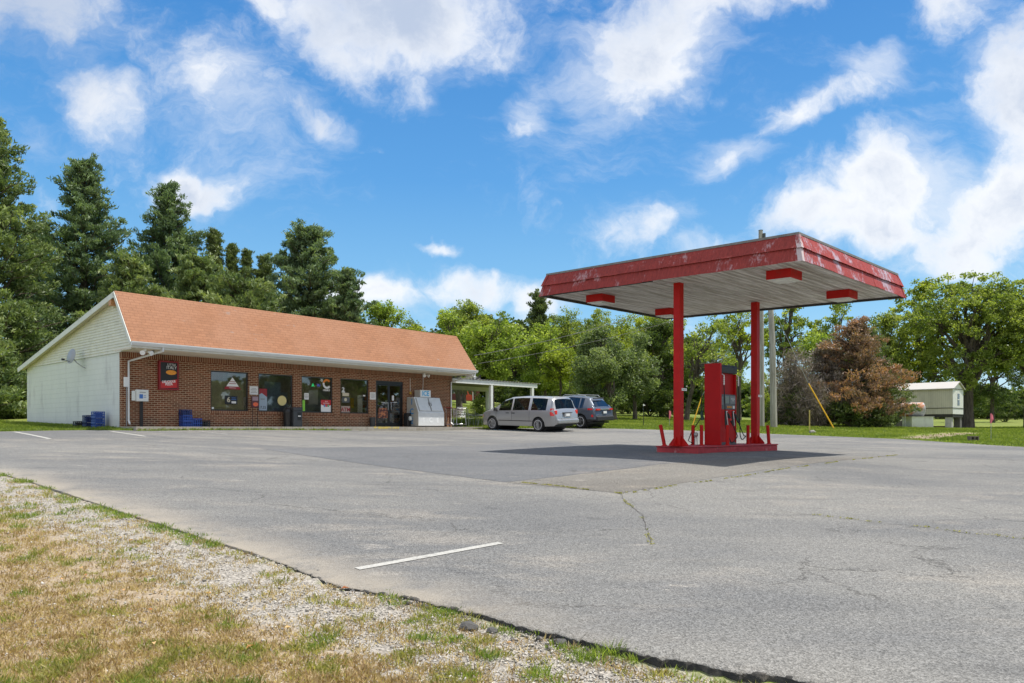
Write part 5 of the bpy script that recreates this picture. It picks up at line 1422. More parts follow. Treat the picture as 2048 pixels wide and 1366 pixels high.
# bins
M_bin = mat('charcoal_bin', (.045, .048, .052), .45)
xb_ = ft(589, .45)
g = empty('trash_can', W(xb_, -.5, BZ-.01), YAW, 'charcoal square trash bin with slot below the third window pier', 'trash can')
s = MB(); s.box(-.22, .22, -.22, .22, 0, .70); s.build('body', M_bin, g, bevel=.02)
s = MB(); s.box(-.235, .235, -.235, .235, .702, .84); s.build('lid', M_bin, g, bevel=.02)
s = MB(); s.box(-.02, .16, -.226, -.221, .28, .62); s.build('door_panel', M_black, g); s = MB(); s.box(0, .14, -.231, -.227, .44, .48); s.build('white_sticker', M_wh, g)
g = empty('trash_can', W(ft(574, .35), -.4, BZ-.01), YAW, 'tall black domed trash bin just left of the charcoal bin', 'trash can')
s = MB(); s.lathe([(.17, 0), (.19, .6), (.195, .62)], 18); s.build('body', M_black, g, smooth=True)
s = MB(); s.lathe([(.20, .621), (.20, .68), (.17, .76), (.10, .82), (.0, .84)], 18); s.build('lid', M_black, g, smooth=True)
g = empty('trash_can', W(ft(743.5, .2), -.25, BZ-.01), YAW, 'small dark wastebasket below the fourth window beside the door', 'trash can')
s = MB(); s.lathe([(.12, 0), (.15, .44), (.16, .45), (.15, .46), (.12, .44)], 16); s.build('body', M_bin, g, smooth=True)
s = MB(); s.lathe([(.11, .10), (.12, .40)], 14); s.build('liner', M_black, g)
g = empty('hand_cart', W(ft(814.5, .3), -.3, BZ-.01), YAW, 'black narrow cart with white bags left of the ice freezer', 'cart')
s = MB(); s.box(-.12, .12, -.15, .15, .03, .70); s.build('body', M_black, g, bevel=.03)
s = MB(); s.lathe([(.0, .30), (.09, .33), (.11, .42), (.08, .52), (0, .55)], 10, c=(.06, -.16, 0)); s.build('white_bag', mat('bag_white', (.5, .55, .56), .5), g, smooth=True)
s = MB(); s.tube([(-.08, -.05, .7), (0, -.05, .78), (.08, -.05, .7)], .012, 6); s.build('handle', M_grey, g)
# ice freezer
M_ice = mat('freezer_paint', (.62, .64, .64), .45, var=.08, scale=2, col2=(.44, .42, .38), thr=(.60, .78)); M_ices = mat('freezer_side', (.40, .39, .36), .5, var=.1, scale=2, col2=(.3, .27, .22), thr=(.55, .7))
M_iceb = mat('ice_blue_print', (.03, .22, .50), .5, var=.1); M_icel = mat('ice_light_print', (.78, .8, .8), .5)
fo = .95
xa = ft(837, fo); xb = ft(888.5, fo); w = xb-xa; zt = fz(793.5, xa, .6)-BZ
g = empty('ice_freezer', W(xa, -.05, BZ-.01), YAW, 'white slant front ice merchandiser freezer right of the glass doors', 'freezer')
d = fo-.05
s = MB(); s.prism([(0, .05), (0, zt), (-.55, zt), (-d+.02, zt*.50), (-d, zt*.5-.04), (-d, .05)], 0, w, 'X'); s.build('body', M_ice, g, bevel=.015)
s = MB(); s.prism([(-.02, .07), (-.02, zt-.02), (-.55, zt-.02), (-d+.03, zt*.50), (-d+.01, .07)], -.005, -.001, 'X'); s.build('side_panel', M_ices, g)
s = MB(); s.box(.05, w-.05, -d+.06, -.05, 0, .05); s.build('base', M_black, g)
sl = Vector((0, -d+.02+.55, zt*.5-zt)); sn = Vector((0, sl.z, -sl.y)).normalized(); 
if sn.y > 0: sn = -sn
for (p, q) in ((.10, w*.5-.04), (w*.5+.04, w-.10)):
    M = Matrix.Translation((0, -.55, zt))
    a = Vector((0, 0, 0))+sl*.06; b2 = sl*.94
    s = MB(); vs = []
    for x in (p, q):
        for e in (a, b2):
            for k in (.004, .055): vs.append(Vector((x, -.55, zt))+e+sn*k)
    s.add(vs, [(0, 1, 3, 2), (4, 6, 7, 5), (0, 4, 5, 1), (2, 3, 7, 6), (1, 5, 7, 3), (0, 2, 6, 4)]); dd = s.build('door', M_ice, g, bevel=.012)
    hx = q-.04 if p < w*.3 else p+.04
    s = MB(); c1, c2 = Vector((hx, -.55, zt))+sl*.4+sn*.075, Vector((hx, -.55, zt))+sl*.6+sn*.075; s.tube([c1-sn*.02, c1, c2, c2-sn*.02], .012, 6); s.build('handle', M_black, dd)
    s = MB(); 
    for e in (p-.012, q+.004): s.tube([Vector((e, -.55, zt))+a+sn*.01, Vector((e, -.55, zt))+b2+sn*.01], .008, 5)
    s.build('gasket', M_dgrey, dd)
Msd = Matrix.Translation((-.007, -.42, 0)) @ Matrix.Rotation(-math.pi/2, 4, 'Z') @ Matrix.Rotation(math.pi/2, 4, 'X')
for k, ch in enumerate('ICE'):
    text(ch, .40, Matrix.Translation((-.007, -.40, zt*.83-k*zt*.32)) @ Matrix.Rotation(-math.pi/2, 4, 'Z') @ Matrix.Rotation(math.pi/2, 4, 'X'), M_iceb, g, bold=.012, name='ice_letter')
for k, ch in enumerate('ICE'):
    text(ch, .33, face_my(w*(.2+.27*k), -d-.002, zt*.22), M_icel, g, bold=.01, name='ice_letter')
xc = ft(845, .75); x2 = ft(866.5, .75)
g2 = empty('ice_sign', W(xc, -.55, BZ+zt-.008), YAW, 'small white box sign reading ICE on top of the freezer', 'sign')
w2 = x2-xc
s = MB(); s.box(0, w2, -.02, .42, 0, .38); s.build('sign_box', mat('sign_grey', (.48, .46, .42), .5), g2, bevel=.01)
s = MB(); s.box(.02, w2-.02, -.026, -.021, .02, .36); s.build('sign_face', M_wh, g2)
text('ICE', .33, face_my(w2*.5, -.028, .19), mat('ice_sky_print', (.06, .42, .72), .5), g2, bold=.01)

# window stickers and posters (on the glass)
def stick(u0, v0, u1, v1, lab, m, cat='sticker', name='window_sticker', y=.074):
    xa, xb = ft(u0, -y), ft(u1, -y); zt = fz(v0, xa, -y)-BZ; zb = fz(v1, xa, -y)-BZ
    g = wall_thing(name, lab, cat, xa, zb, y)
    if m is not None:
        s = MB(); s.box(0, xb-xa, 0, .003, 0, zt-zb); s.build('sheet', m, g)
    return g, xb-xa, zt-zb
M_psy = mat('print_orange', (.80, .22, .02), .5); M_pbl2 = mat('print_pale_blue', (.34, .42, .50), .5); M_dred = mat('print_dark_red', (.30, .02, .025), .5)
g, w, h = stick(448, 754, 482, 778, 'white mountain shaped pizza sticker with red band in the first window', None)
s = MB(); s.add([(w*.12, 0, h*.22), (w*.88, 0, h*.22), (w*.5, 0, h)], [(0, 1, 2)]); s.build('peak', M_wh, g)
s = MB(); s.add([(0, -.001, 0), (w, -.001, 0), (w*.9, -.001, h*.24), (w*.1, -.001, h*.24)], [(0, 1, 2, 3)]); s.build('band', M_dred, g)
lines(w*.3, w*.7, h*.4, h*.72, 2, M_dred, g, -.002); lines(w*.25, w*.75, h*.08, h*.17, 1, M_wh, g, -.002)
g, w, h = stick(450, 791, 475, 808, 'small black sign with number 6 in the first window', M_black)
text('6', h*.85, face_my(w*.28, -.002, h*.5), M_cream, g, bold=.006); lines(w*.5, w*.9, h*.45, h*.85, 2, M_pblue, g, -.001); s = MB(); s.box(w*.52, w*.88, -.002, -.001, h*.1, h*.35); s.build('print', M_paper, g)
g, w, h = stick(423.5, 814, 427.5, 818, 'tiny white sticker in the lower left of the first window', M_wh)
g, w, h = stick(518.5, 777, 534, 821, 'red and pale blue price poster at the left of the second window', M_pbl2, 'poster', 'window_poster')
s = MB(); s.add([(0, -.001, h*.72), (w*.3, -.001, h*.80), (w, -.001, h*.62), (w, -.001, h), (0, -.001, h)], [(0, 1, 2, 3, 4)]); s.build('red_peak', M_dred, g)
text('7.25', h*.17, face_my(w*.5, -.002, h*.14), M_black, g); lines(w*.1, w*.8, h*.45, h*.6, 1, M_scrib, g)
g, w, h = stick(555, 791, 573, 811, 'round yellow and pink food sticker in the second window', None)
s = MB(); s.lathe([(0, 0), (h/2, 0), (h/2, .002), (0, .003)], 24, 'Y', M=Matrix.Translation((w/2, 0, h/2))); s.build('disc', mat('round_food_print', (.75, .55, .12), .5, col2=(.6, .12, .2), thr=(.45, .55), scale=14), g)
s = MB(); s.lathe([(h*.46, -.001), (h/2, -.001), (h/2, -.003), (h*.46, -.003)], 24, 'Y', M=Matrix.Translation((w/2, 0, h/2))); s.build('ring', mat('print_yellow', (.75, .62, .25), .5), g)
g, w, h = stick(646, 758, 661.5, 777, 'orange and white letter C drink logo sticker in the third window', None)
s = MB(); n = 22; ro, ri = h*.52, h*.30; P_ = []
for part, (a0, a1), mm in (('logo_arc', (R(38), R(165)), M_psy), ('logo_bowl', (R(165), R(325)), M_wh)):
    s = MB()
    for i in range(n):
        a, b2 = a0+(a1-a0)*i/n, a0+(a1-a0)*(i+1)/n
        c_ = lambda r, q: (w*.5+math.cos(q)*r, 0, h*.5+math.sin(q)*r)
        s.add([c_(ri, a), c_(ro, a), c_(ro, b2), c_(ri, b2)], [(0, 1, 2, 3)])
    s.build(part, mm, g)
s = MB()
for i in range(12):
    a, b2 = 2*math.pi*i/12, 2*math.pi*(i+1)/12; c_ = lambda r, q: (-w*.15+math.cos(q)*r, 0, h*.85+math.sin(q)*r)
    s.add([c_(.03, a), c_(.06, a), c_(.06, b2), c_(.03, b2)], [(0, 1, 2, 3)])
s.build('degree_mark', M_wh, g)
text('CELSIUS', h*.24, face_my(w*.45, 0, -h*.17), M_wh, g, bold=.004)
g, w, h = stick(642, 799.5, 663.5, 824, 'red topped white promotional poster low in the third window', M_wh, 'poster', 'window_poster')
s = MB(); s.add([(0, -.001, h*.62), (w*.5, -.001, h*.42), (w, -.001, h*.62), (w, -.001, h), (0, -.001, h)], [(0, 1, 2, 3, 4)]); s.build('red_top', M_red, g)
text('BUY', h*.14, face_my(w*.5, -.002, h*.86), M_wh, g); lines(w*.12, w*.88, h*.68, h*.78, 1, M_wh, g, -.002)
for k, cc in enumerate(((.1, .3, .6), (.6, .1, .1), (.1, .45, .2))):
    s = MB(); s.box(w*(.25+.18*k), w*(.38+.18*k), -.003, -.002, h*.42, h*.62); s.build('can_picture', mat('can_print_%s' % 'abc'[k], cc, .5), g)
g, w, h = stick(608.5, 786, 617.5, 799, 'small white sheet at the left edge of the third window', M_paper); lines(.02, w-.02, .05, h-.05, 3, M_scrib, g)
g, w, h = stick(623, 765, 642, 776, 'green and blue neon letters glowing inside the third window', None, 'neon sign', 'neon_sign', .13)
text('A', h*.9, face_my(w*.15, 0, h*.5), mat('neon_green', (.02, .3, .08), .5, emit=(.05, .9, .3, .8)), g); text('W', h*.8, face_my(w*.75, 0, h*.5), mat('neon_blue', (.03, .04, .3), .5, emit=(.1, .12, .8, .5)), g)
g, w, h = stick(605, 800, 610, 822, 'lime green flag strip at the left of the third window', mat('lime_print', (.25, .6, .05), .5))
g, w, h = stick(683, 774, 690, 784, 'white number 2 sticker at the left of the fourth window', None); text('2', h*1.15, face_my(w*.5, 0, h*.5), M_wh, g, sx=1.2, bold=.008); s = MB(); s.box(0, w, -.001, 0, -.02, .02); s.build('underline', M_wh, g)
g, w, h = stick(682.5, 812, 700, 826, 'beige sign with red letters ATM low in the fourth window', mat('atm_beige', (.42, .33, .27), .6), 'sign', 'atm_sign'); text('ATM', h*.78, face_my(w*.5, -.001, h*.48), M_dred, g, bold=.006)
g, w, h = stick(685, 785.5, 698, 792, 'beige paper strip at the left of the fourth window', M_cream)
g, w, h = stick(684.5, 794, 699, 805, 'dark screen like poster above the ATM sign', M_dgrey); s = MB(); s.lathe([(0, 0), (.08, 0), (.08, -.002), (0, -.003)], 12, 'Y', M=Matrix.Translation((w*.45, -.001, h*.55))); s.build('picture', M_cream, g)
g, w, h = stick(726, 790, 730.5, 792.5, 'tiny white label at the right of the fourth window', M_wh)
g, w, h = stick(714, 792, 731, 799, 'unlit OPEN neon sign in the fourth window', None, 'neon sign', 'neon_sign', .13); text('OPEN', h*.95, face_my(w*.5, 0, h*.5), mat('unlit_neon', (.16, .17, .2), .4), g)
g, w, h = stick(701, 796, 708, 816, 'yellow caution stand inside the fourth window', mat('caution_yellow', (.55, .30, .02), .5), 'caution sign', 'caution_stand', .5)
g, w, h = stick(757, 816, 775, 836, 'brown and orange food poster on the left door leaf', mat('door_food_poster', (.55, .20, .08), .5, col2=(.10, .035, .03), thr=(.42, .55), scale=7), 'poster', 'door_poster', .05)
g, w, h = stick(784, 791, 788, 801, 'white sheet above the handle of the right door leaf', M_paper, y=.05)
for (u0, u1, lab) in ((762, 771, 'row of small white decals across the left door leaf'), (786.5, 795, 'row of small white decals across the right door leaf')):
    g, w, h = stick(u0, 803, u1, 806, lab, None, y=.05); lines(0, w, 0, h, 1, M_wh, g)

# ------------------------------------------------------------------ carport on the right
M_post = mat('white_timber', (.68, .69, .66), .6, var=.1, scale=2, col2=(.45, .44, .4), thr=(.62, .75))
cp = empty('carport', W(WB, 0, BZ), YAW, 'open white timber carport attached to the right end of the shop', 'carport')
LT = 7.3
s = MB(); s.box(.01, LT, -.07, .07, 2.40, 2.63); s.build('front_beam', M_post, cp)
s = MB(); s.box(.01, LT, 3.92, 4.08, 2.30, 2.56); s.build('rear_beam', M_post, cp)
for (x, y) in ((ft(982)-WB, 0), (ft(1064)-WB, 0), (LT-.15, 4.0), (ft(982)-WB-.2, 4.0)):
    p = W(WB+x, y); s = MB(); s.box(x-.09, x+.09, y-.079, y+.079, gz(p.x, p.y)-BZ-.2, 2.38 if y == 0 else 2.30); s.build('post', M_post, cp)
M_corr = mat('galvanised_roofing', (.30, .29, .27), .6, .1, var=.3, scale=6)
def corr(x0, x1, y0, y1, z0, z1, name, par, m, per=.25, amp=.014, n=None):
    n = n or int((x1-x0)/per*6); vs = []
    for i in range(n+1):
        x = x0+(x1-x0)*i/n; a = amp*math.sin(2*math.pi*(x-x0)/per)
        vs += [(x, y0, z0+a), (x, y1, z1+a), (x, y0, z0+a-.01), (x, y1, z1+a-.01)]
    f = []
    for i in range(n): f += [(4*i, 4*i+4, 4*i+5, 4*i+1), (4*i+2, 4*i+3, 4*i+7, 4*i+6), (4*i, 4*i+2, 4*i+6, 4*i+4), (4*i+1, 4*i+5, 4*i+7, 4*i+3)]
    return MB().add(vs, f).build(name, m, par)
corr(.0, LT+.3, -.12, 4.4, 2.665, 2.60, 'corrugated_roof', cp, M_corr)
s = MB()
for i in range(11):
    x = 1.4+i*.42; s.prism([(x, 2.30), (x+.32, 2.30), (x+.40, 2.02), (x+.16, 2.06)], 3.86, 3.89, 'Y')
s.build('awning_valance', mat('striped_valance', (.30, .30, .30), .7, var=.3, scale=8), cp)

# ------------------------------------------------------------------ carts, chairs, table
M_chrome = mat('cart_chrome', (.52, .53, .53), .3, .7); M_cartred = mat('cart_red_brown', (.14, .035, .03), .5)
def cart(loc, rz, mm, lab):
    g = empty('shopping_cart', loc, rz, lab, 'shopping cart', 'shopping carts beside the downspout')
    s = MB()
    L, Wd = .85, .52
    def rim(z, l0, l1, w_, r=.009): s.tube([(l0, -w_, z), (l1, -w_*.8, z), (l1, w_*.8, z), (l0, w_, z), (l0, -w_, z)], r, 5)
    for k in range(6): z = .52+k*.09; rim(z, -.40+k*.0, .30+k*.035, .21+k*.01, .006 if k not in (0, 5) else .012)
    for k in range(9):
        f = k/8; x0 = -.40+.70*f; x1 = -.40+.875*f
        for sy in (-1, 1): s.tube([(x0, sy*.21*(1-.2*f), .52), (x1, sy*.26*(1-.2*f), .97)], .005, 4)
    for k in range(6): y = -.17+k*.068; s.tube([(-.4, y, .52), (.3, y*.8, .52), (.475, y, .97)], .005, 4)
    s.build('basket', mm, g)
    s = MB()
    for sy in (-1, 1): s.tube([(-.52, sy*.25, 1.02), (-.42, sy*.25, .97), (-.36, sy*.24, .5), (-.42, sy*.26, .14), (.45, sy*.18, .14)], .013, 6)
    s.tube([(.1, -.22, .16), (.1, .22, .16)], .012, 6); s.build('frame', M_chrome, g)
    s = MB(); s.tube([(-.52, -.27, 1.02), (-.52, .27, 1.02)], .018, 8); s.build('handle', M_dred if mm is M_cartred else M_grey, g)
    for (x, y) in ((-.40, .26), (-.40, -.26), (.43, .18), (.43, -.18)):
        s = MB(); s.lathe([(.0, -.014), (.055, -.014), (.055, .014), (0, .014)], 12, 'Y', c=(x, y, .058)); s.build('wheel', M_rub, g)
    return g
p = W(ft(905, .6), -.75); cart((p.x, p.y, BZ-.01), YAW+R(8), M_cartred, 'red brown wire shopping cart against the right brick corner')
p = W(ft(920, .9), -.85); cart((p.x, p.y, max(gz(p.x, p.y), BZ-.01)), YAW+R(60), M_chrome, 'chrome wire shopping cart right of the red brown one')
M_pat = mat('patio_metal', (.24, .26, .25), .5)
def chair(u, Y, rz, lab):
    b_ = GY(u, Y); g = empty('patio_chair', b_, rz, lab, 'chair', 'patio chairs on the lawn')
    s = MB(); s.box(-.24, .24, -.24, .22, .42, .44); s.build('seat', M_pat, g, bevel=.008)
    s = MB(); 
    for k in range(6): x = -.2+k*.08; s.tube([(x, .22, .45), (x*.9, .34, .92)], .008, 4)
    s.tube([(-.24, .22, .43), (-.22, .35, .95), (.22, .35, .95), (.24, .22, .43)], .013, 6); s.build('backrest', M_pat, g)
    for (x, y) in ((-1, -1), (1, -1), (-1, 1), (1, 1)):
        s = MB(); s.tube([(x*.23, y*.22, .42), (x*.26, y*.27, -.03)], .012, 6); s.build('leg', M_pat, g)
    for x in (-1, 1):
        s = MB(); s.tube([(x*.24, -.22, .43), (x*.25, -.22, .63), (x*.25, .25, .65)], .012, 6); s.build('armrest', M_pat, g)
chair(935, 41.2, R(150), 'grey patio chair nearest the shopping carts'); chair(946, 42.4, R(20), 'grey patio chair between the carts and small table'); chair(965, 41.6, R(-80), 'grey patio chair beside the silver van nose')
b_ = GY(957, 41.4); g = empty('patio_table', b_, 0, 'small round grey patio table between the chairs', 'table')
s = MB(); s.lathe([(.0, .60), (.34, .60), (.34, .63), (0, .63)], 18); s.build('tabletop', M_pat, g)
for k in range(3):
    a = k*2.1+.4; s = MB(); s.tube([(math.cos(a)*.1, math.sin(a)*.1, .6), (math.cos(a)*.26, math.sin(a)*.26, -.03)], .014, 6); s.build('leg', M_pat, g)

# ------------------------------------------------------------------ cars
def carpaint(name, col, flake=.0):
    m = bpy.data.materials.new(name); m.use_nodes = True; b = m.node_tree.nodes['Principled BSDF']
    b.inputs['Base Color'].default_value = (*col, 1); b.inputs['Metallic'].default_value = .45; b.inputs['Roughness'].default_value = .38
    b.inputs['Coat Weight'].default_value = .8; b.inputs['Coat Roughness'].default_value = .06
    return m
M_tyre = mat('tyre_rubber', (.018, .018, .019), .8); M_rim = mat('silver_rim', (.58, .58, .59), .4, .15); M_cglass = glass('car_glass', (.55, .62, .58), trans=.8, refl=.3)
M_cglass2 = glass('dark_car_glass', (.12, .14, .16), trans=.5, refl=1.2)
M_tail = mat('tail_light_red', (.55, .02, .02), .2, coat=.5, emit=(.5, .01, .01, .12)); M_clad = mat('black_cladding', (.025, .025, .027), .6); M_seat = mat('car_seat', (.05, .05, .052), .8)
M_clear = mat('clear_lens', (.6, .6, .6), .2)
def lerpf(tab): xs = [a for a, b in tab]; ys = [b for a, b in tab]; return lambda y: float(np.interp(y, xs, ys))
def car(name, label, cat, origin, L, spec, paint, glassm, wheels, wr):
    g = empty(name, (origin[0], origin[1], 0), YAW, label, cat)
    ztop, belt, wmax, wtop, zlow = [lerpf(spec[k]) for k in ('ztop', 'belt', 'wmax', 'wtop', 'zlow')]
    zs = [gz(*(Vector(origin)+SS*y+RR*x)[:]) for y in wheels for x in (-.8, .8)]
    pitch = math.atan2((zs[2]+zs[3])/2-(zs[0]+zs[1])/2, wheels[1]-wheels[0]); roll = -math.atan2((zs[1]+zs[3])/2-(zs[0]+zs[2])/2, 1.6)
    g.location.z = (zs[0]+zs[1])/2-math.tan(pitch)*wheels[0]+.004; g.rotation_euler = (pitch, roll, YAW)
    ys = sorted(set([round(v, 3) for v in np.arange(0, L+.001, .06)]+[L]+[round(v, 3) for w_ in wheels for v in np.arange(w_-.5, w_+.5, .03)]+[round(a, 3) for seg in spec['side'] for a in seg]+[round(a, 3) for a in spec['front']+spec['rear']]))
    def sect(y):
        zt, w, wt = ztop(y), wmax(y), wtop(y); zb = zlow(y); be = min(belt(y), zt-.03)
        for w_ in wheels:
            r = wr*1.16; dy = abs(y-w_)
            if dy < r: zb = max(zb, wr+math.sqrt(r*r-dy*dy))
        z1 = min(max(zb+.02, .50), be-.04) if zb < be-.06 else be-.03
        z1 = max(z1, zb+.01)
        z2 = max(min(.80, be-.02), z1+.005); 
        return [(w*.95, min(zb, z1-.005)), (w*.995, z1), (w, z2), (w*.975, max(be, z2+.005)), (w*.965, max(be+.025, z2+.01) if zt-be > .1 else max(be+.012, z2+.01)),
                (wt+(.04 if zt-be > .2 else .05), max(zt-.09 if zt-be > .2 else zt-.012, z2+.012)), (wt-.06, max(zt-.02, z2+.014)), (wt*.5, zt), (0, zt+.008)]
    S = [sect(y) for y in ys]; n = len(ys); m_ = len(S[0])
    V_ = [];
    for i, y in enumerate(ys):
        V_ += [(-p[0], y, p[1]) for p in S[i]]+[(p[0], y, p[1]) for p in S[i][::-1][1:]]
    K = 2*m_-1
    body, gl, low = [], [], []
    for i in range(n-1):
        ym = (ys[i]+ys[i+1])/2
        for k in range(K-1):
            kk = min(k, K-2-k)
            f = (i*K+k, (i+1)*K+k, (i+1)*K+k+1, i*K+k+1)
            side = kk == 4 and any(a < ym < b for a, b in spec['side'])
            fr = kk >= 5 and (spec['front'][0] < ym < spec['front'][1]) or kk >= 5 and (spec['rear'][0] < ym < spec['rear'][1] and kk >= 6)
            if side or fr: gl.append(f)
            elif kk == 0 and spec.get('clad'): low.append(f)
            else: body.append(f)
    caps = [tuple(range(K)), tuple((n-1)*K+k for k in range(K-1, -1, -1))]
    def sub(fs, nm, mt, par):
        used = sorted({v for f in fs for v in f}); mp = {v: i for i, v in enumerate(used)}
        mb = MB(); mb.v = [V_[v] for v in used]; mb.f = [tuple(mp[v] for v in f) for f in fs]; mb.m = [0]*len(fs)
        return mb.build(nm, mt, par, smooth=True)
    bd = sub(body+caps, 'body', paint, g); sub(gl, 'window_glass', glassm, bd)
    if low: sub(low, 'cladding', M_clad, g)
    # floor, wheel housings and seats
    s = MB(); s.box(-.80, .80, .25, L-.35, .26, .34); s.build('underbody', M_clad, g)
    s = MB()
    for w_ in wheels: s.lathe([(wr*1.13, -.78), (wr*1.13, .78)], 20, 'X', c=(0, w_, wr+.0))
    s.build('wheel_housing', M_clad, g)
    s = MB()
    for (yy) in spec['seats']:
        for x in (-.42, .42): s.box(x-.22, x+.22, yy-.25, yy+.25, .5, .72); s.box(x-.21, x+.21, yy-.32, yy-.2, .72, 1.18); s.box(x-.11, x+.11, yy-.32, yy-.24, 1.2, 1.36)
    s.build('seat', M_seat, g)
    for w_ in wheels:
        for sx in (-1, 1):
            cx = sx*(wmax(w_)-.11)
            s = MB(); s.lathe([(wr*.62, -.105), (wr*.93, -.11), (wr, -.07), (wr, .07), (wr*.93, .11), (wr*.62, .105)], 28, 'X', c=(cx, w_, wr)); wl = s.build('wheel', M_tyre, g, smooth=True)
            s = MB(); xo = cx+sx*.095
            s.lathe([(wr*.66, sx*-.005), (wr*.74, sx*.010), (wr*.68, sx*.018), (wr*.58, sx*.0)], 24, 'X', c=(xo, w_, wr))
            ns = spec['spokes']
            for q in range(ns):
                a = 2*math.pi*q/ns+.3
                M = Matrix.Translation((xo, w_, wr)) @ Matrix.Rotation(a, 4, 'X')
                s.prism([(0.03, -.07*wr/.34), (wr*.66, -.05*wr/.34), (wr*.66, .05*wr/.34), (.03, .07*wr/.34)], -.010, .016, 'X', M=M)
            s.lathe([(.0, -.01), (.07, -.01), (.07, .018), (0, .02)], 14, 'X', c=(xo, w_, wr)); s.build('rim', M_rim, wl)
    def seam(y, k0=1, k1=5, nm='door_seam', par=bd):
        p = sect(y)
        mb = MB()
        for sx in (-1, 1): mb.tube([(sx*(q[0]+.001), y, q[1]) for q in p[k0:k1]], .006, 4)
        mb.build(nm, M_black, par)
    for y in spec['seams']: seam(y)
    def hug(y0, y1, z0, z1, nm, mt, par, proud=.008, sides=(-1, 1), n_=6):
        """panel that follows the flank between y0..y1"""
        for sx in sides:
            mb = MB(); vs = []
            for i in range(n_+1):
                y = y0+(y1-y0)*i/n_; p = sect(y)
                for z in (z0, z1):
                    x = float(np.interp(z, [q[1] for q in p], [q[0] for q in p]))
                    vs += [(sx*(x+proud), y, z), (sx*(x-.02), y, z)]
            f = []
            for i in range(n_):
                a = 4*i; f += [(a, a+4, a+6, a+2), (a, a+1, a+5, a+4), (a+2, a+6, a+7, a+3)]
            f += [(0, 2, 3, 1), (4*n_, 4*n_+1, 4*n_+3, 4*n_+2)]
            mb.add(vs, f).build(nm, mt, par)
    g_s = dict(g=g, bd=bd, hug=hug, sect=sect, seam=seam)
    return g_s
van = dict(ztop=[(0, .64), (.03, .86), (.09, 1.06), (.14, 1.14), (.30, 1.60), (.42, 1.70), (.9, 1.745), (2.2, 1.765), (3.0, 1.72), (3.45, 1.60), (4.30, 1.12), (4.5, 1.06), (4.9, .92), (5.08, .78), (5.15, .60)],
    belt=[(0, 1.04), (2, 1.03), (4.2, .98), (5.15, .85)], wmax=[(0, .86), (.05, .93), (.25, .98), (.8, .995), (4.3, .985), (4.8, .92), (5.05, .78), (5.15, .62)],
    wtop=[(0, .80), (.12, .84), (.3, .76), (.45, .72), (2.5, .73), (3.3, .70), (4.3, .78), (4.8, .74), (5.15, .45)], zlow=[(0, .40), (.15, .30), (.6, .27), (4.6, .25), (5.0, .25), (5.15, .32)],
    side=[(.62, 1.58), (1.74, 2.78), (2.88, 3.72)], front=[3.5, 4.28], rear=[.14, .31], spokes=9, seams=[1.66, 2.83, 3.9], seats=[1.2, 2.1, 3.1])
V1 = car('parked_van', 'silver minivan parked nose in beside the shop', 'van', (2.76, 35.96), 5.15, van, carpaint('silver_car_paint', (.36, .365, .375)), M_cglass, (1.10, 4.18), .34)
g, hug, bd = V1['g'], V1['hug'], V1['bd']
hug(.17, .36, .88, 1.16, 'tail_light', M_tail, g, .012); hug(.10, .32, .80, .88, 'tail_light_reflector', M_tail, g, .012)
for sx in (-1, 1):
    s = MB(); s.box(min(sx*.76, sx*.925), max(sx*.76, sx*.925), .045, .20, .84, 1.06); s.build('tail_light', M_tail, g, bevel=.03)
hug(1.5, 3.85, .50, .535, 'rub_strip', M_clad, g, .010, n_=16)
for y in (2.62, 3.02): hug(y, y+.2, .885, .92, 'door_handle', M_clad, bd, .025, (-1,), 2)
s = MB(); s.box(-.27, .27, -.028, .02, .74, .92); s.build('plate_recess', M_grey, g); s = MB(); s.box(-.15, .15, -.034, -.029, .77, .89); s.build('number_plate', M_wh, g)
s = MB(); s.box(-.36, .36, -.034, .05, .925, .955); s.build('hatch_handle', M_clad, g)
s = MB(); s.box(-.86, .86, -.10, .12, .42, .62); s.build('rear_bumper', carpaint('silver_bumper', (.36, .365, .375)), g, bevel=.05); s = MB(); s.box(-.5, .5, -.06, .1, .60, .66); s.build('bumper_step', M_grey, g)
for sx in (-1, 1):
    s = MB(); s.prism([(3.76, 1.00), (3.95, 1.0), (3.93, 1.14), (3.78, 1.16)], sx*.99, sx*1.16, 'X'); s.build('side_mirror', M_clad, g, bevel=.03)
hug(4.86, 5.02, .66, .82, 'headlight', mat('amber_lens', (.6, .25, .1), .3), g, .006)
s = MB(); s.tube([(-.7, .35, 1.70), (-.3, .3, 1.715), (.3, .3, 1.715), (.7, .35, 1.70)], .02, 6); s.build('rear_spoiler', carpaint('silver_spoiler', (.36, .36, .36)), g)
suv = dict(ztop=[(0, .62), (.03, .90), (.12, 1.10), (.17, 1.16), (.46, 1.52), (.54, 1.62), (.9, 1.70), (1.8, 1.75), (2.4, 1.72), (2.9, 1.58), (3.55, 1.12), (3.7, 1.08), (4.3, .98), (4.5, .80), (4.6, .60)],
    belt=[(0, 1.10), (1, 1.06), (3.6, .99), (4.6, .88)], wmax=[(0, .80), (.06, .87), (.3, .92), (.8, .935), (3.8, .93), (4.3, .88), (4.6, .62)],
    wtop=[(0, .76), (.12, .78), (.42, .64), (.6, .64), (2.4, .64), (3.5, .74), (4.3, .7), (4.6, .45)], zlow=[(0, .46), (.15, .40), (.5, .34), (4.2, .30), (4.6, .36)],
    side=[(.80, 1.02), (1.10, 1.98), (2.08, 3.05)], front=[2.72, 3.5], rear=[.17, .43], spokes=5, seams=[1.10, 2.03, 3.1], seats=[1.4, 2.4], clad=True)
V2 = car('parked_suv', 'dark grey suv parked nose in behind the silver minivan', 'suv', (4.98, 38.98), 4.6, suv, carpaint('dark_grey_car_paint', (.10, .115, .145)), M_cglass2, (.95, 3.64), .36)
g, hug, bd = V2['g'], V2['hug'], V2['bd']
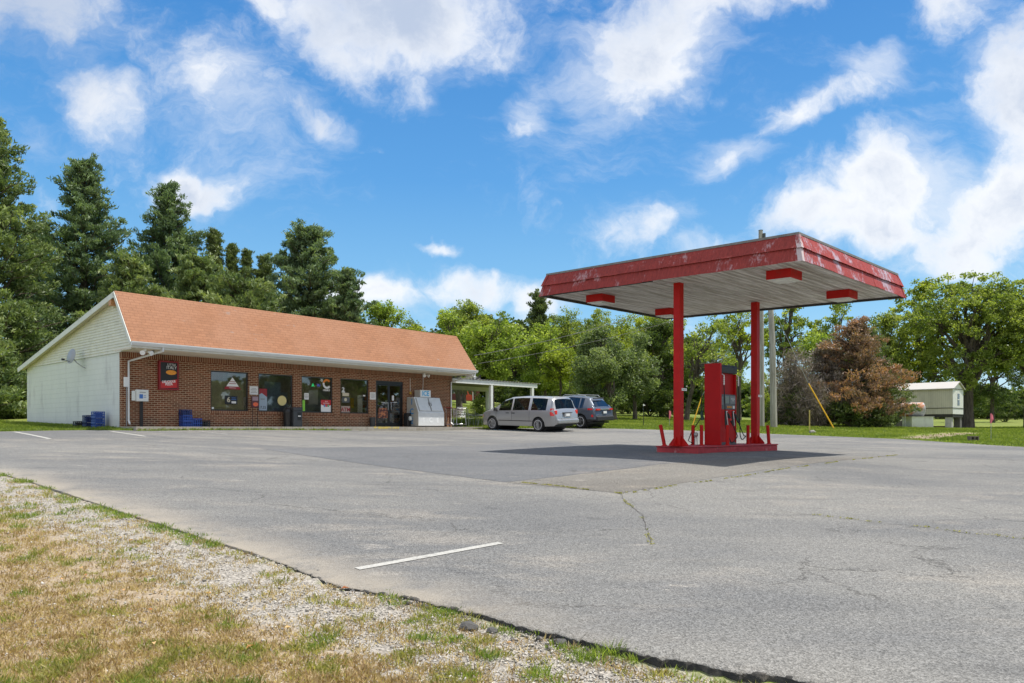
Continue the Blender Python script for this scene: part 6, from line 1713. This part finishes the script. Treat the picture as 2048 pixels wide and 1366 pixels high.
hug(.19, .48, .99, 1.08, 'tail_light', M_tail, g, .012); hug(.14, .24, .62, .74, 'reflector', M_tail, g, .01)
s = MB(); s.box(-.76, -.45, -.02, .06, .98, 1.06); s.box(.45, .76, -.02, .06, .98, 1.06); s.build('hatch_light', M_tail, g)
s = MB(); s.box(-.45, .45, -.03, .06, 1.0, 1.05); s.build('chrome_bar', M_chrome, g)
s = MB(); s.box(-.15, .15, -.034, -.005, .80, .92); s.build('number_plate', M_wh, g)
s = MB(); s.box(-.80, .80, -.10, .14, .40, .66); s.build('rear_bumper', M_clad, g, bevel=.05)
s = MB(); s.tube([(-.5, .40, 1.60), (0, .36, 1.615), (.5, .40, 1.60)], .03, 6); s.build('rear_spoiler', M_clad, g)
for sx in (-1, 1):
    s = MB(); s.tube([(sx*.62, .75, 1.67), (sx*.62, .85, 1.76), (sx*.62, 2.2, 1.79), (sx*.62, 2.35, 1.71)], .018, 6); s.build('roof_rail', M_chrome, g)
    s = MB(); s.prism([(3.0, 1.0), (3.2, 1.0), (3.18, 1.13), (3.02, 1.15)], sx*.93, sx*1.1, 'X'); s.build('side_mirror', M_clad, g, bevel=.03)
for y in (1.8, 2.8): hug(y, y+.18, .90, .93, 'door_handle', M_clad, bd, .025, (-1,), 2)

# ------------------------------------------------------------------ trailer, tank and odds and ends on the right lawn
def panel_mat(name, a, per=.12):
    m = bpy.data.materials.new(name); m.use_nodes = True; t = NT(m.node_tree); b = t.n['Principled BSDF']
    tc = t.new('ShaderNodeTexCoord').outputs['Object']; x, y, z = t.xyz(tc)
    w_ = t.math('SINE', t.math('MULTIPLY', t.math('ADD', x, y), 2*math.pi/per))
    c = t.mix(t.ramp(t.noise(t.mapping(tc, scale=(1, 1, .3)), 2, 5, .7), .3, .7), a, tuple(q*.78 for q in a))
    c = t.mix(t.ramp(w_, .8, 1, 0, .55), c, tuple(q*.5 for q in a)); t.put(b.inputs['Base Color'], c); b.inputs['Roughness'].default_value = .6
    return m
M_tr = panel_mat('beige_trailer_siding', (.56, .53, .42)); M_tr2 = mat('trailer_end_white', (.66, .66, .62), .6, var=.08)
D1 = Vector((-.675, .74)); D2 = Vector((.74, .675))
c = at(1905, 828, 50.5); trl = empty('trailer', (c.x, c.y, c.z), math.atan2(-D1.y, -D1.x), 'beige box trailer with white gable end raised on block piers', 'trailer')
# local frame: -x runs along the long side away to the left, +y into the box
yv = Vector((-math.sin(math.atan2(-D1.y, -D1.x)), math.cos(math.atan2(-D1.y, -D1.x))))
sy = 1 if yv.dot(D2) > 0 else -1
LTR, WTR, HTR = 6.1, 2.25, 1.76
def ysp(a, b): return (a*sy, b*sy) if sy > 0 else (b*sy, a*sy)
y0, y1 = ysp(0, WTR)
s = MB(); s.box(-LTR, 0, y0, y1, 0, HTR); s.build('body', M_tr, trl)
s = MB(); s.box(.001, .03, y0, y1, 0, HTR); s.prism([(y0, HTR), (y1, HTR), ((y0+y1)/2, HTR+.48)], .001, .03, 'X'); s.build('end_wall', M_tr2, trl)
s = MB(); s.prism([(y0-.12, HTR-.02), ((y0+y1)/2, HTR+.50), (y1+.12, HTR-.02), (y1+.12, HTR+.04), ((y0+y1)/2, HTR+.56), (y0-.12, HTR+.04)], -LTR-.1, .14, 'X'); s.build('roof', mat('rusted_white_roof', (.44, .42, .40), .7, col2=(.36, .24, .16), thr=(.55, .75), scale=1.2, stretch=(.6, 2, 1)), trl)
s = MB(); s.box(.031, .04, y0+(y1-y0)*.42, y0+(y1-y0)*.62, .62, 1.45); wi = s.build('window', mat('dim_glass', (.06, .07, .09), .15), trl)
s = MB(); s.box(.041, .05, y0+(y1-y0)*.42, y0+(y1-y0)*.62, 1.0, 1.05); s.build('sash', M_wh, wi)
s = MB(); s.box(-LTR, .045, y0-.02, y0-.002 if sy > 0 else y0, .40, .45) if sy > 0 else s.box(-LTR, .045, y1+.002, y1+.02, .40, .45)
s.box(.041, .052, y0, y1, .40, .45); s.box(.041, .052, y0, y1, HTR-.02, HTR+.02); s.build('trim_strip', mat('trim_dark', (.08, .075, .06), .6), trl)
s = MB(); s.box(-LTR, .0, y0+.02, y1-.02, -.22, -.002); s.build('chassis', mat('underfloor_dark', (.03, .027, .022), .8), trl)
M_blk = mat('concrete_block', (.42, .41, .38), .9, var=.2, scale=3, bump=.4); M_blkd = mat('dark_concrete_block', (.14, .13, .12), .9, var=.3)
for (x, yy, lab, m_) in ((-.28, .25, None, M_blk), (-.25, 2.0, None, M_blkd), (-1.9, .5, None, M_blkd), (-3.6, .4, None, M_blkd), (-3.6, 2.0, None, M_blkd)):
    yc = yy*sy; p = Vector((c.x, c.y))+(-D1)*x*1.0+D2*yy
    s = MB(); zz = gz(p.x, p.y)-c.z-.05; k = 0; zt = -.222
    while zt-.2 > zz-.2:
        s.box(x-.2, x+.2, yc-.2, yc+.2, max(zz, zt-.198), zt); zt -= .2; k += 1
    s.build('block_pier', m_, trl)
s = MB(); 
b_ = GY(1888, 52); tag(MB().cbox((0, 0, .05), (2.6, .3, .10)).cbox((.1, .1, .14), (2.2, .25, .07)).build('timber', mat('old_lumber', (.10, .07, .05), .9), None, b_, R(8)), 'dark old lumber lying under the trailer', 'lumber')
# block base and rusty culvert tank
b_ = GY(1836, 49.5); br_ = brick_mat('white_block', 'block')
g = empty('block_enclosure', b_, R(-4), 'whitewashed concrete block enclosure below the rusty tank', 'block base')
s = MB(); s.box(-.68, .72, -.6, .8, -.2, .74); s.build('block_wall', br_, g)
s = MB(); s.box(-.72, .76, -.64, .84, .741, .78); s.build('cap', M_blk, g)
g = empty('tank', b_+Vector((-.42, .1, .79)), R(-12), 'rusty half buried looking steel tank resting on the block enclosure', 'tank')
s = MB(); s.lathe([(.46, -.75), (.48, -.72), (.48, -.3), (.485, -.28), (.48, -.26), (.48, .3), (.485, .32), (.48, .34), (.48, .72), (.46, .75), (.30, .82), (0, .85)], 26, 'X', c=(0, 0, .47))
s.build('shell', mat('rust_steel', (.42, .17, .08), .7, var=.3, scale=2.2, col2=(.36, .38, .40), thr=(.42, .58)), g, smooth=True)
s = MB(); s.lathe([(.0, -.765), (.44, -.765), (.44, -.752), (0, -.752)], 20, 'X', c=(0, 0, .47)); s.build('dark_opening', M_black, g)
s = MB()
b_ = GY(1800, 49.0); g = empty('wire_fence', b_, R(0), 'short wire mesh fence panel under the brown cedar', 'fence')
for x in (-.35, .35):
    s = MB(); s.tube([(x, 0, -.1), (x, 0, .95)], .02, 6); s.build('post', M_steel, g)
s = MB()
for i in range(15): s.tube([(-.35+.05*i, 0, .02), (-.35+.05*i, 0, .9)], .003, 3)
for i in range(10): s.tube([(-.35, 0, .05+.09*i), (.35, 0, .05+.09*i)], .003, 3)
s.build('mesh', M_steel, g)
# stray cinder block, stakes and posts
b_ = G(1950, 882)
s = MB()
for (x0, x1, y0_, y1_) in ((-.20, .20, -.1, -.07), (-.20, .20, .07, .1), (-.20, -.165, -.07, .07), (-.02, .02, -.07, .07), (.165, .20, -.07, .07)): s.box(x0, x1, y0_, y1_, 0, .19)
o = s.build('cinder_block', mat('sooty_block', (.16, .13, .11), .9, var=.3, bump=.5), None, b_+Vector((0, 0, .10)), R(20), label='dark hollow cinder block lying in the grass by the lot edge', cat='block'); o.rotation_euler = (R(-90), 0, R(10))
M_pink = mat('survey_pink', (.75, .18, .24), .6); M_wood = mat('stake_wood', (.42, .33, .20), .8)
def stake(u, vt, vb, Y, lab, mm, sm, r=.012, hm=.0, cat='stake'):
    b_ = GY(u, Y); h = at(u, vt, Y).z-b_.z
    g = empty('survey_stake', b_, 0, lab, cat)
    s = MB(); s.tube([(0, 0, -.1), (0, 0, h)], r, 6); s.build('rod', sm, g)
    if mm: s = MB(); s.add([(-.02, 0, h), (.09, .02, h-.05), (.10, -.02, h-hm*.6), (.02, .03, h-hm), (-.03, 0, h-hm*.5)], [(0, 1, 2, 3, 4)]); s.tube([(0, 0, h-hm), (0, 0, h)], .03, 6); s.build('flag', mm, g)
stake(1982, 827, 868, 31, 'thin stake with pink flag on the right lawn', M_pink, M_steel, hm=.42)
stake(1339, 821, 848, 43, 'short stake with pink ribbon left of the near column', M_pink, M_steel, hm=.5)
stake(1287, 808, 848, 43, 'thin black rod with white cap on the lawn behind the cars', M_wh, M_black, .02, .12, 'rod')
stake(1619, 820, 858, 38, 'yellow wooden marker post left of the guy wire', None, mat('yellow_post', (.50, .40, .12), .7), .03)
def rock(b_, r, lab, m_, group=None):
    bm = bmesh.new(); bmesh.ops.create_icosphere(bm, subdivisions=2, radius=r)
    for v in bm.verts: v.co *= 1+.35*mnoise.noise(v.co*3/r*.4+Vector(b_)); v.co.z *= .6
    me = bpy.data.meshes.new('rock'); bm.to_mesh(me); bm.free(); me.materials.append(m_)
    o = bpy.data.objects.new('rock', me); COL.objects.link(o); o.location = b_; tag(o, lab, 'rock', group); return o
M_rock = mat('grey_rock', (.26, .245, .22), .9, var=.3, bump=.5)
rock(G(1624, 866)+Vector((0, 0, .05)), .16, 'grey rock in the grass near the yellow marker post', M_rock)
# ------------------------------------------------------------------ far houses
def house(name, lab, base, wd, dp, ht, rh, rz, wallm, roofm, extra=None):
    g = empty(name, base, rz, lab, 'house')
    s = MB(); s.box(-wd/2, wd/2, 0, dp, -.6, ht); s.prism([(0, ht), (dp, ht), (dp/2, ht+rh)], -wd/2, -wd/2+.1, 'X'); s.prism([(0, ht), (dp, ht), (dp/2, ht+rh)], wd/2-.1, wd/2, 'X'); s.build('wall', wallm, g)
    s = MB(); s.prism([(-.4, ht-.1), (dp/2, ht+rh+.05), (dp+.4, ht-.1), (dp+.4, ht+.03), (dp/2, ht+rh+.2), (-.4, ht+.03)], -wd/2-.3, wd/2+.3, 'X'); s.build('roof', roofm, g)
    for k in range(3):
        x = -wd/2+wd*(k+.5)/3; s = MB(); s.box(x-.5, x+.5, -.05, -.001, 1.0, 2.1); wi = s.build('window', M_wh, g)
        s = MB(); s.box(x-.42, x+.42, -.056, -.051, 1.06, 2.04); s.build('pane', mat('dim_glass', (.06, .07, .09), .15), wi)
    return g
house('brick_house', 'red brick house behind the left trees, far left of the shop', GY(-30, 66), 13, 7, 2.9, 2.0, R(8), brick_mat('far_brick', 'run'), mat('brown_red_roof', (.20, .07, .05), .8, var=.2))
g = house('red_house', 'red walled far house seen between the shop and the carport posts', GY(905, 99), 7.0, 6, 2.6, 1.6, 0, mat('barn_red_wall', (.12, .03, .03), .8), mat('dark_roofing', (.05, .045, .04), .8))
s = MB(); s.box(1.3, 2.7, -.12, -.06, 0, 1.25); s.build('garage_door', mat('orange_red_door', (.55, .07, .03), .6), g)
s = MB(); s.box(.9, 1.05, -.2, -.06, 0, 1.9); s.box(2.75, 2.85, -.2, -.06, 0, 1.9); s.box(-.3, -.15, -.2, -.06, 0, 1.9); s.build('white_trim', M_wh, g)
house('grey_roof_house', 'distant white house with grey roof seen left of the fuel pump', GY(1412, 135)+Vector((0, 0, .3)), 9, 8, 2.2, 2.2, R(-10), mat('far_white_wall', (.55, .56, .56), .7), mat('far_grey_roof', (.22, .225, .24), .7))
b_ = GY(1384, 118); g = empty('far_car', b_, R(80), 'white car parked beside the distant grey roofed house', 'car')
s = MB(); s.prism([(-2.2, .35), (2.2, .35), (2.2, .8), (1.3, .95), (.7, 1.4), (-1.0, 1.42), (-1.7, .98), (-2.2, .9)], -.85, .85, 'X'); s.build('body', mat('far_car_white', (.7, .7, .7), .3), g, bevel=.08)
s = MB(); s.prism([(1.15, .96), (.66, 1.33), (-.95, 1.35), (-1.5, .98)], -.86, .86, 'X'); s.build('window_glass', M_black, g)
for y in (-1.4, 1.4):
    for x in (-.8, .8): s = MB(); s.lathe([(.32, -.1), (.32, .1)], 14, 'X', c=(x, y, .32)); s.build('wheel', M_tyre, g)
# ------------------------------------------------------------------ grass, weeds and gravel
G_dry = leafmat('dry_grass_blades', [(.21, .135, .07), (.38, .275, .15), (.58, .47, .29)], .4)
G_mid = leafmat('fading_grass_blades', [(.14, .15, .035), (.27, .26, .075), (.42, .37, .14)], .45)
G_grn = leafmat('green_grass_blades', [(.085, .14, .024), (.17, .235, .042), (.30, .355, .09)], .45)
G_lawn = leafmat('lawn_blades', [(.08, .125, .02), (.155, .205, .035), (.28, .31, .07)], .45)
def blades(name, pos, per, hgt, wid, spread, m, rng, label, lean=.5, hz=None, tint=None):
    N = len(pos); M_ = N*per
    c = np.repeat(pos, per, 0); h = np.repeat(hgt, per)*rng.uniform(.45, 1.15, M_)
    ph = rng.uniform(0, 2*math.pi, M_); rr = np.repeat(spread, per)*rng.random(M_)**.6
    c = c+np.stack([np.cos(ph)*rr, np.sin(ph)*rr, np.full(M_, -.005)], 1)
    ln = rng.uniform(.1, lean, M_)*h
    a2 = ph+rng.normal(size=M_)*.7
    tip = c+np.stack([np.cos(a2)*ln*1.3, np.sin(a2)*ln*1.3, h*np.sqrt(np.maximum(.1, 1-(ln/h)**2))], 1)
    midp = c+(tip-c)*.55-np.stack([np.cos(a2)*ln*.25, np.sin(a2)*ln*.25, np.zeros(M_)], 1)
    th = rng.uniform(0, math.pi, M_); w = wid*rng.uniform(.6, 1.3, M_)
    s = np.stack([np.cos(th)*w, np.sin(th)*w, np.zeros(M_)], 1)*.5
    v = np.stack([c-s*.6, midp-s, tip, midp+s], 1).reshape(-1, 3)
    t_ = np.clip(np.repeat(tint if tint is not None else rng.random(N), per)*.6+rng.random(M_)*.5-.05, 0, 1)
    return np_mesh(name, v, np.arange(len(v)), 4, m, attr=t_, kind='stuff', label=label)
def vn(x, y, s, o=0): return np.array([mnoise.fractal(Vector((a*s, b*s, o)), .8, 2, 4) for a, b in zip(x, y)])
rg = np.random.default_rng(5)
n = 85000
Yv = 3.7+(rg.random(n)**1.7)*12.5; Xv = rg.uniform(-.80, .50, n)*Yv
fy = np.interp(Xv, Fl[:, 0], Fl[:, 1])
ok = (Yv < fy-.05) & (Xv < 3)
Xv, Yv = Xv[ok], Yv[ok]; ev = edist(Xv, Yv)
ok = ~inside(Xv, Yv, poly) & (ev > .05); Xv, Yv, ev = Xv[ok], Yv[ok], ev[ok]
n1 = vn(Xv, Yv, .9, 1); n2 = vn(Xv, Yv, .55, 7); n3 = vn(Xv, Yv, 2.6, 3)
stv = stony(Xv, Yv, ev)
n4 = vn(Xv, Yv, 7.5, 33)
cover = .24+.46*np.clip((ev-.55)/1.0, 0, 1)+.38*n1+.42*n3+.62*n4-.06*stv
pick = rg.random(len(Xv)) < np.clip(cover, .03, .8)
greenness = .10*np.clip((ev-2.0)/2.5, 0, 1)+.26*n2+.55*n3+.35*n4-.08
Zv = gzn(Xv, Yv); Zv = np.array([gvz(a, b)-E*0 for a, b in zip(Xv, Yv)])
P_ = np.stack([Xv, Yv, Zv], 1)
isg = pick & (greenness > .36); ism = pick & (greenness > .12) & ~isg; isd = pick & ~isg & ~ism
for msk, nm, m_, hh, per, lab in ((isd, 'dry_grass', G_dry, .040, 9, 'dry straw coloured grass covering the gravel verge'), (ism, 'fading_grass', G_mid, .050, 9, 'half dry yellow green grass on the verge'), (isg, 'green_weeds', G_grn, .052, 10, 'green weeds and grass patches on the verge')):
    p = P_[msk]; k = len(p)
    blades(nm, p, per, hh*rg.uniform(.4, 1.5, k)*np.where(p[:, 1] > 8, 1.15, 1), .0055+.0004*8, np.full(k, .055), m_, rg, lab, lean=.9)
    print(nm, k)
# weeds along the broken asphalt edge
seg = Fl[(Fl[:, 0] > -11) & (Fl[:, 0] < 2.6)]
idx = rg.integers(0, len(seg), 1500); q = seg[idx]+rg.normal(size=(1500, 2))*.07+np.array([-.05, -.10])
nn_ = vn(q[:, 0], q[:, 1], 1.2, 12)
left = q[:, 0] < -3.2
keep = (nn_ > np.where(left, -.02, .16)) & ((q[:, 0] < -3.2) | (q[:, 0] > -1.2)) ; q = q[keep]
p = np.stack([q[:, 0], q[:, 1], [gvz(a, b) for a, b in q]], 1)
blades('edge_weeds', p, 10, rg.uniform(.03, .085, len(p)), .009, np.full(len(p), .06), G_grn, rg, 'bright green weeds growing along the broken asphalt edge', lean=.95)
# individual bright tufts seen low in the picture
for k, (u, v, s_) in enumerate(((1215, 1290, .17), (1170, 1300, .13), (1265, 1300, .12), (975, 1300, .12), (905, 1272, .09), (1075, 1340, .13), (1110, 1362, .12), (880, 1217, .07), (910, 1220, .07), (1060, 1250, .08), (1003, 1248, .07), (830, 1240, .05), (845, 1272, .09))):
    g0 = G(u, v); pp_ = np.array([[g0.x+rg.normal()*.05, g0.y+rg.normal()*.03, gvz(g0.x, g0.y)] for _ in range(9)])
    o = blades('grass_tuft', pp_, 14, rg.uniform(.6, 1, 9)*s_*.85, .008, np.full(9, .05), G_grn, rg, None, lean=.9)
    del o['kind']; tag(o, ['large bright green weed clump spilling over the broken asphalt edge', 'bright weed clump just left of the largest clump', 'bright weed clump just right of the largest clump', 'round soft green tuft alone on the gravel', 'small pale green tuft above the round tuft',
        'bright grass tuft at the bottom edge of the photo', 'lowest bright grass tuft, cut by the photo bottom', 'left small weed tuft below the white parking line', 'right small weed tuft below the white parking line', 'upright weed tuft at the asphalt edge left of the largest clump', 'small weed tuft beside the crumbled asphalt lumps', 'tiny green tuft left on the grey gravel', 'green tuft between the tiny tuft and the round tuft'][k], 'grass tuft')
# weeds in the cracks
for pts, dn in CR:
    if dn <= 0: continue
    q = np.array(pts); n = int(len(q)*6*dn); idx = rg.integers(0, len(q), n); c = q[idx]+rg.normal(size=(n, 2))*.012
    nz_ = vn(c[:, 0], c[:, 1], .8, 4); c = c[nz_ > -.08]
    p = np.stack([c[:, 0], c[:, 1], gzn(c[:, 0], c[:, 1])+.01], 1)
    blades('crack_weeds', p, 7, np.full(len(p), .03), .009, np.full(len(p), .022), G_mid, rg, 'yellowed weeds sprouting from a pavement crack', lean=1.0)
# lawn
n = 150000
Yl = rg.uniform(23, 62, n); Xl = rg.uniform(-.80, .80, n)*Yl
ins_l = inside(Xl, Yl, poly)
lx = (Xl-C0.x)*RR.x+(Yl-C0.y)*RR.y; ly = (Xl-C0.x)*SS.x+(Yl-C0.y)*SS.y
shp = (lx > -.05) & (lx < WB+1) & (ly > -1.6) & (ly < LB)
pdl = np.sqrt(((np.stack([Xl, Yl], 1)[:, None]-pp[None])**2).sum(-1).min(1))
ok = ~ins_l & ~shp & ~((pdl < .8) & (rg.random(n) < .85)) & ~((lx > 0) & (ly > 0) & (lx < 20) & (ly > 11))
Xl, Yl = Xl[ok], Yl[ok]; Zl = gzn(Xl, Yl)-.012
p = np.stack([Xl, Yl, Zl], 1)
tn = np.clip(.45+.5*vn(Xl, Yl, .35, 2), 0, 1)
blades('lawn_grass', p, 4, rg.uniform(.05, .12, len(p)), .028, np.full(len(p), .12), G_lawn, rg, 'mown green lawn grass beyond the parking lot', tint=tn)
# taller ragged grass at the foot of the walls and the lot's back edge
q = []
for k in range(900): q.append(W(rg.uniform(-.5, -.02), rg.uniform(-.3, LB+.2))[:2])
for k in range(500): q.append(W(rg.uniform(-.1, 9), -1.52-abs(rg.normal())*.06)[:2])
bs = Bl[(Bl[:, 0] > -26) & (Bl[:, 0] < 26)]
for k in range(5200):
    b_ = bs[rg.integers(0, len(bs))]
    lxx = (b_[0]-C0.x)*RR.x+(b_[1]-C0.y)*RR.y
    if 0 < lxx < WB+.6 and b_[0] < -2: continue
    q.append((b_[0]+rg.normal()*.12, b_[1]+abs(rg.normal())*.2))
q = np.array(q); p = np.stack([q[:, 0], q[:, 1], gzn(q[:, 0], q[:, 1])-.01], 1)
blades('border_grass', p, 6, rg.uniform(.05, .14, len(p)), .022, np.full(len(p), .09), G_grn, rg, 'ragged taller grass along the walls and the back edge of the lot', lean=.7)
# gravel
n = 110000
Yg = 3.7+(rg.random(n)**1.6)*12.5; Xg = rg.uniform(-.80, .50, n)*Yg
fy = np.interp(Xg, Fl[:, 0], Fl[:, 1]); ok = (Yg < fy+.05) & (Xg < 3); Xg, Yg = Xg[ok], Yg[ok]; eg = edist(Xg, Yg)
pr = np.clip(stony(Xg, Yg, eg)*.66+.45*vn(Xg, Yg, 1.3, 21)+.16, .08, 1); ok = (rg.random(len(Xg)) < pr) & ~inside(Xg, Yg, poly); Xg, Yg = Xg[ok], Yg[ok]
N = len(Xg); print('stones', N)
Zg = np.array([gvz(a, b) for a, b in zip(Xg, Yg)])
base_o = np.array([(1, 0, 0), (0, 1, 0), (-1, 0, 0), (0, -1, 0), (0, 0, 1), (0, 0, -1)], float)
r = rg.uniform(.003, .011, N)*(1+.8*(rg.random(N) > .93))
rot = rg.uniform(0, 6.28, N); co = np.cos(rot); si = np.sin(rot)
v = base_o[None]*rg.uniform(.6, 1.3, (N, 6, 1))*np.stack([rg.uniform(.8, 1.4, N), rg.uniform(.7, 1.1, N), rg.uniform(.45, .9, N)], 1)[:, None]
v += rg.normal(size=v.shape)*.15
v = np.stack([v[..., 0]*co[:, None]-v[..., 1]*si[:, None], v[..., 0]*si[:, None]+v[..., 1]*co[:, None], v[..., 2]], -1)*r[:, None, None]
v += np.stack([Xg, Yg, Zg+r*.35], 1)[:, None]
ft_ = np.array([(0, 1, 4), (1, 2, 4), (2, 3, 4), (3, 0, 4), (1, 0, 5), (2, 1, 5), (3, 2, 5), (0, 3, 5)])
f = (ft_[None]+6*np.arange(N)[:, None, None]).reshape(-1)
def stone_mat(name, a, b2, c2):
    m = bpy.data.materials.new(name); m.use_nodes = True; t = NT(m.node_tree); b = t.n['Principled BSDF']
    at_ = t.new('ShaderNodeAttribute', attribute_name='tint').outputs['Fac']; cr = t.new('ShaderNodeValToRGB'); t.put(cr.inputs[0], at_); e = cr.color_ramp.elements
    e[0].color = (*a, 1); e[1].color = (*c2, 1); k = e.new(.5); k.color = (*b2, 1); t.put(b.inputs['Base Color'], cr.outputs[0]); b.inputs['Roughness'].default_value = .85; return m
M_stone = stone_mat('limestone_gravel', (.17, .155, .135), (.34, .315, .28), (.58, .55, .50))
np_mesh('gravel', v.reshape(-1, 3), f, 3, M_stone, attr=np.repeat(rg.random(N), 8), kind='stuff', label='pale crushed limestone gravel beside the asphalt')
# broken asphalt crumbs
idx = rg.integers(0, len(seg), 900); q = seg[idx]+rg.normal(size=(900, 2))*.05+np.array([-.03, -.07]); q = q[(q[:, 0] > -1.6)]
N = len(q); r = rg.uniform(.006, .022, N)*(1+1.0*(rg.random(N) > .95))
v = base_o[None]*rg.uniform(.6, 1.3, (N, 6, 1))*np.array([1.1, 1, .7]); v = (v+rg.normal(size=v.shape)*.15)*r[:, None, None]
v += np.stack([q[:, 0], q[:, 1], [gvz(a, b) for a, b in q]], 1)[:, None]
f = (ft_[None]+6*np.arange(N)[:, None, None]).reshape(-1)
np_mesh('asphalt_crumbs', v.reshape(-1, 3), f, 3, stone_mat('crumbled_asphalt', (.03, .03, .03), (.07, .068, .065), (.14, .13, .125)), attr=np.repeat(rg.random(N), 8), kind='stuff', label='dark crumbs fallen from the broken asphalt edge')
for k, (u, v_, s_, lab) in enumerate(((938, 1245, .07, 'largest dark asphalt lump on the gravel below the broken edge'), (985, 1250, .045, 'smaller dark lump right of the largest asphalt lump'), (1120, 1275, .05, 'dark lump beside the weed clumps'), (636, 1142, .025, 'small dark stone by the sandy edge left of the parking line'))):
    g0 = G(u, v_); rock(Vector((g0.x, g0.y, gvz(g0.x, g0.y)+s_*.3)), s_, lab, mat('asphalt_lump', (.085, .082, .078), .95, var=.3, bump=.8, bscale=80))
# fallen leaves
M_fl = leafmat('fallen_leaf', [(.30, .10, .035), (.50, .22, .08), (.62, .42, .2)], .2)
px = [(52, 1080), (243, 1080), (262, 1085), (162, 1140), (170, 1152), (247, 1192), (125, 1160), (418, 1193), (300, 1228), (308, 1290), (1018, 1280), (690, 1180), (575, 1262), (500, 1300)]
vs = []
for (u, v_) in px:
    g0 = G(u, v_); z = gvz(g0.x, g0.y)+.03; a = rg.uniform(0, 6.28); s_ = rg.uniform(.022, .038); ca_, sa_ = math.cos(a), math.sin(a)
    for (x, y, h) in ((-1, 0, .1), (0, -.55, .35), (1.1, 0, .0), (0, .55, .5)): vs.append((g0.x+(x*ca_-y*sa_)*s_, g0.y+(x*sa_+y*ca_)*s_, z+h*s_))
np_mesh('fallen_leaves', np.array(vs), np.arange(len(vs)), 4, M_fl, attr=rg.random(len(px)), kind='stuff', label='scattered orange brown fallen leaves on the verge')
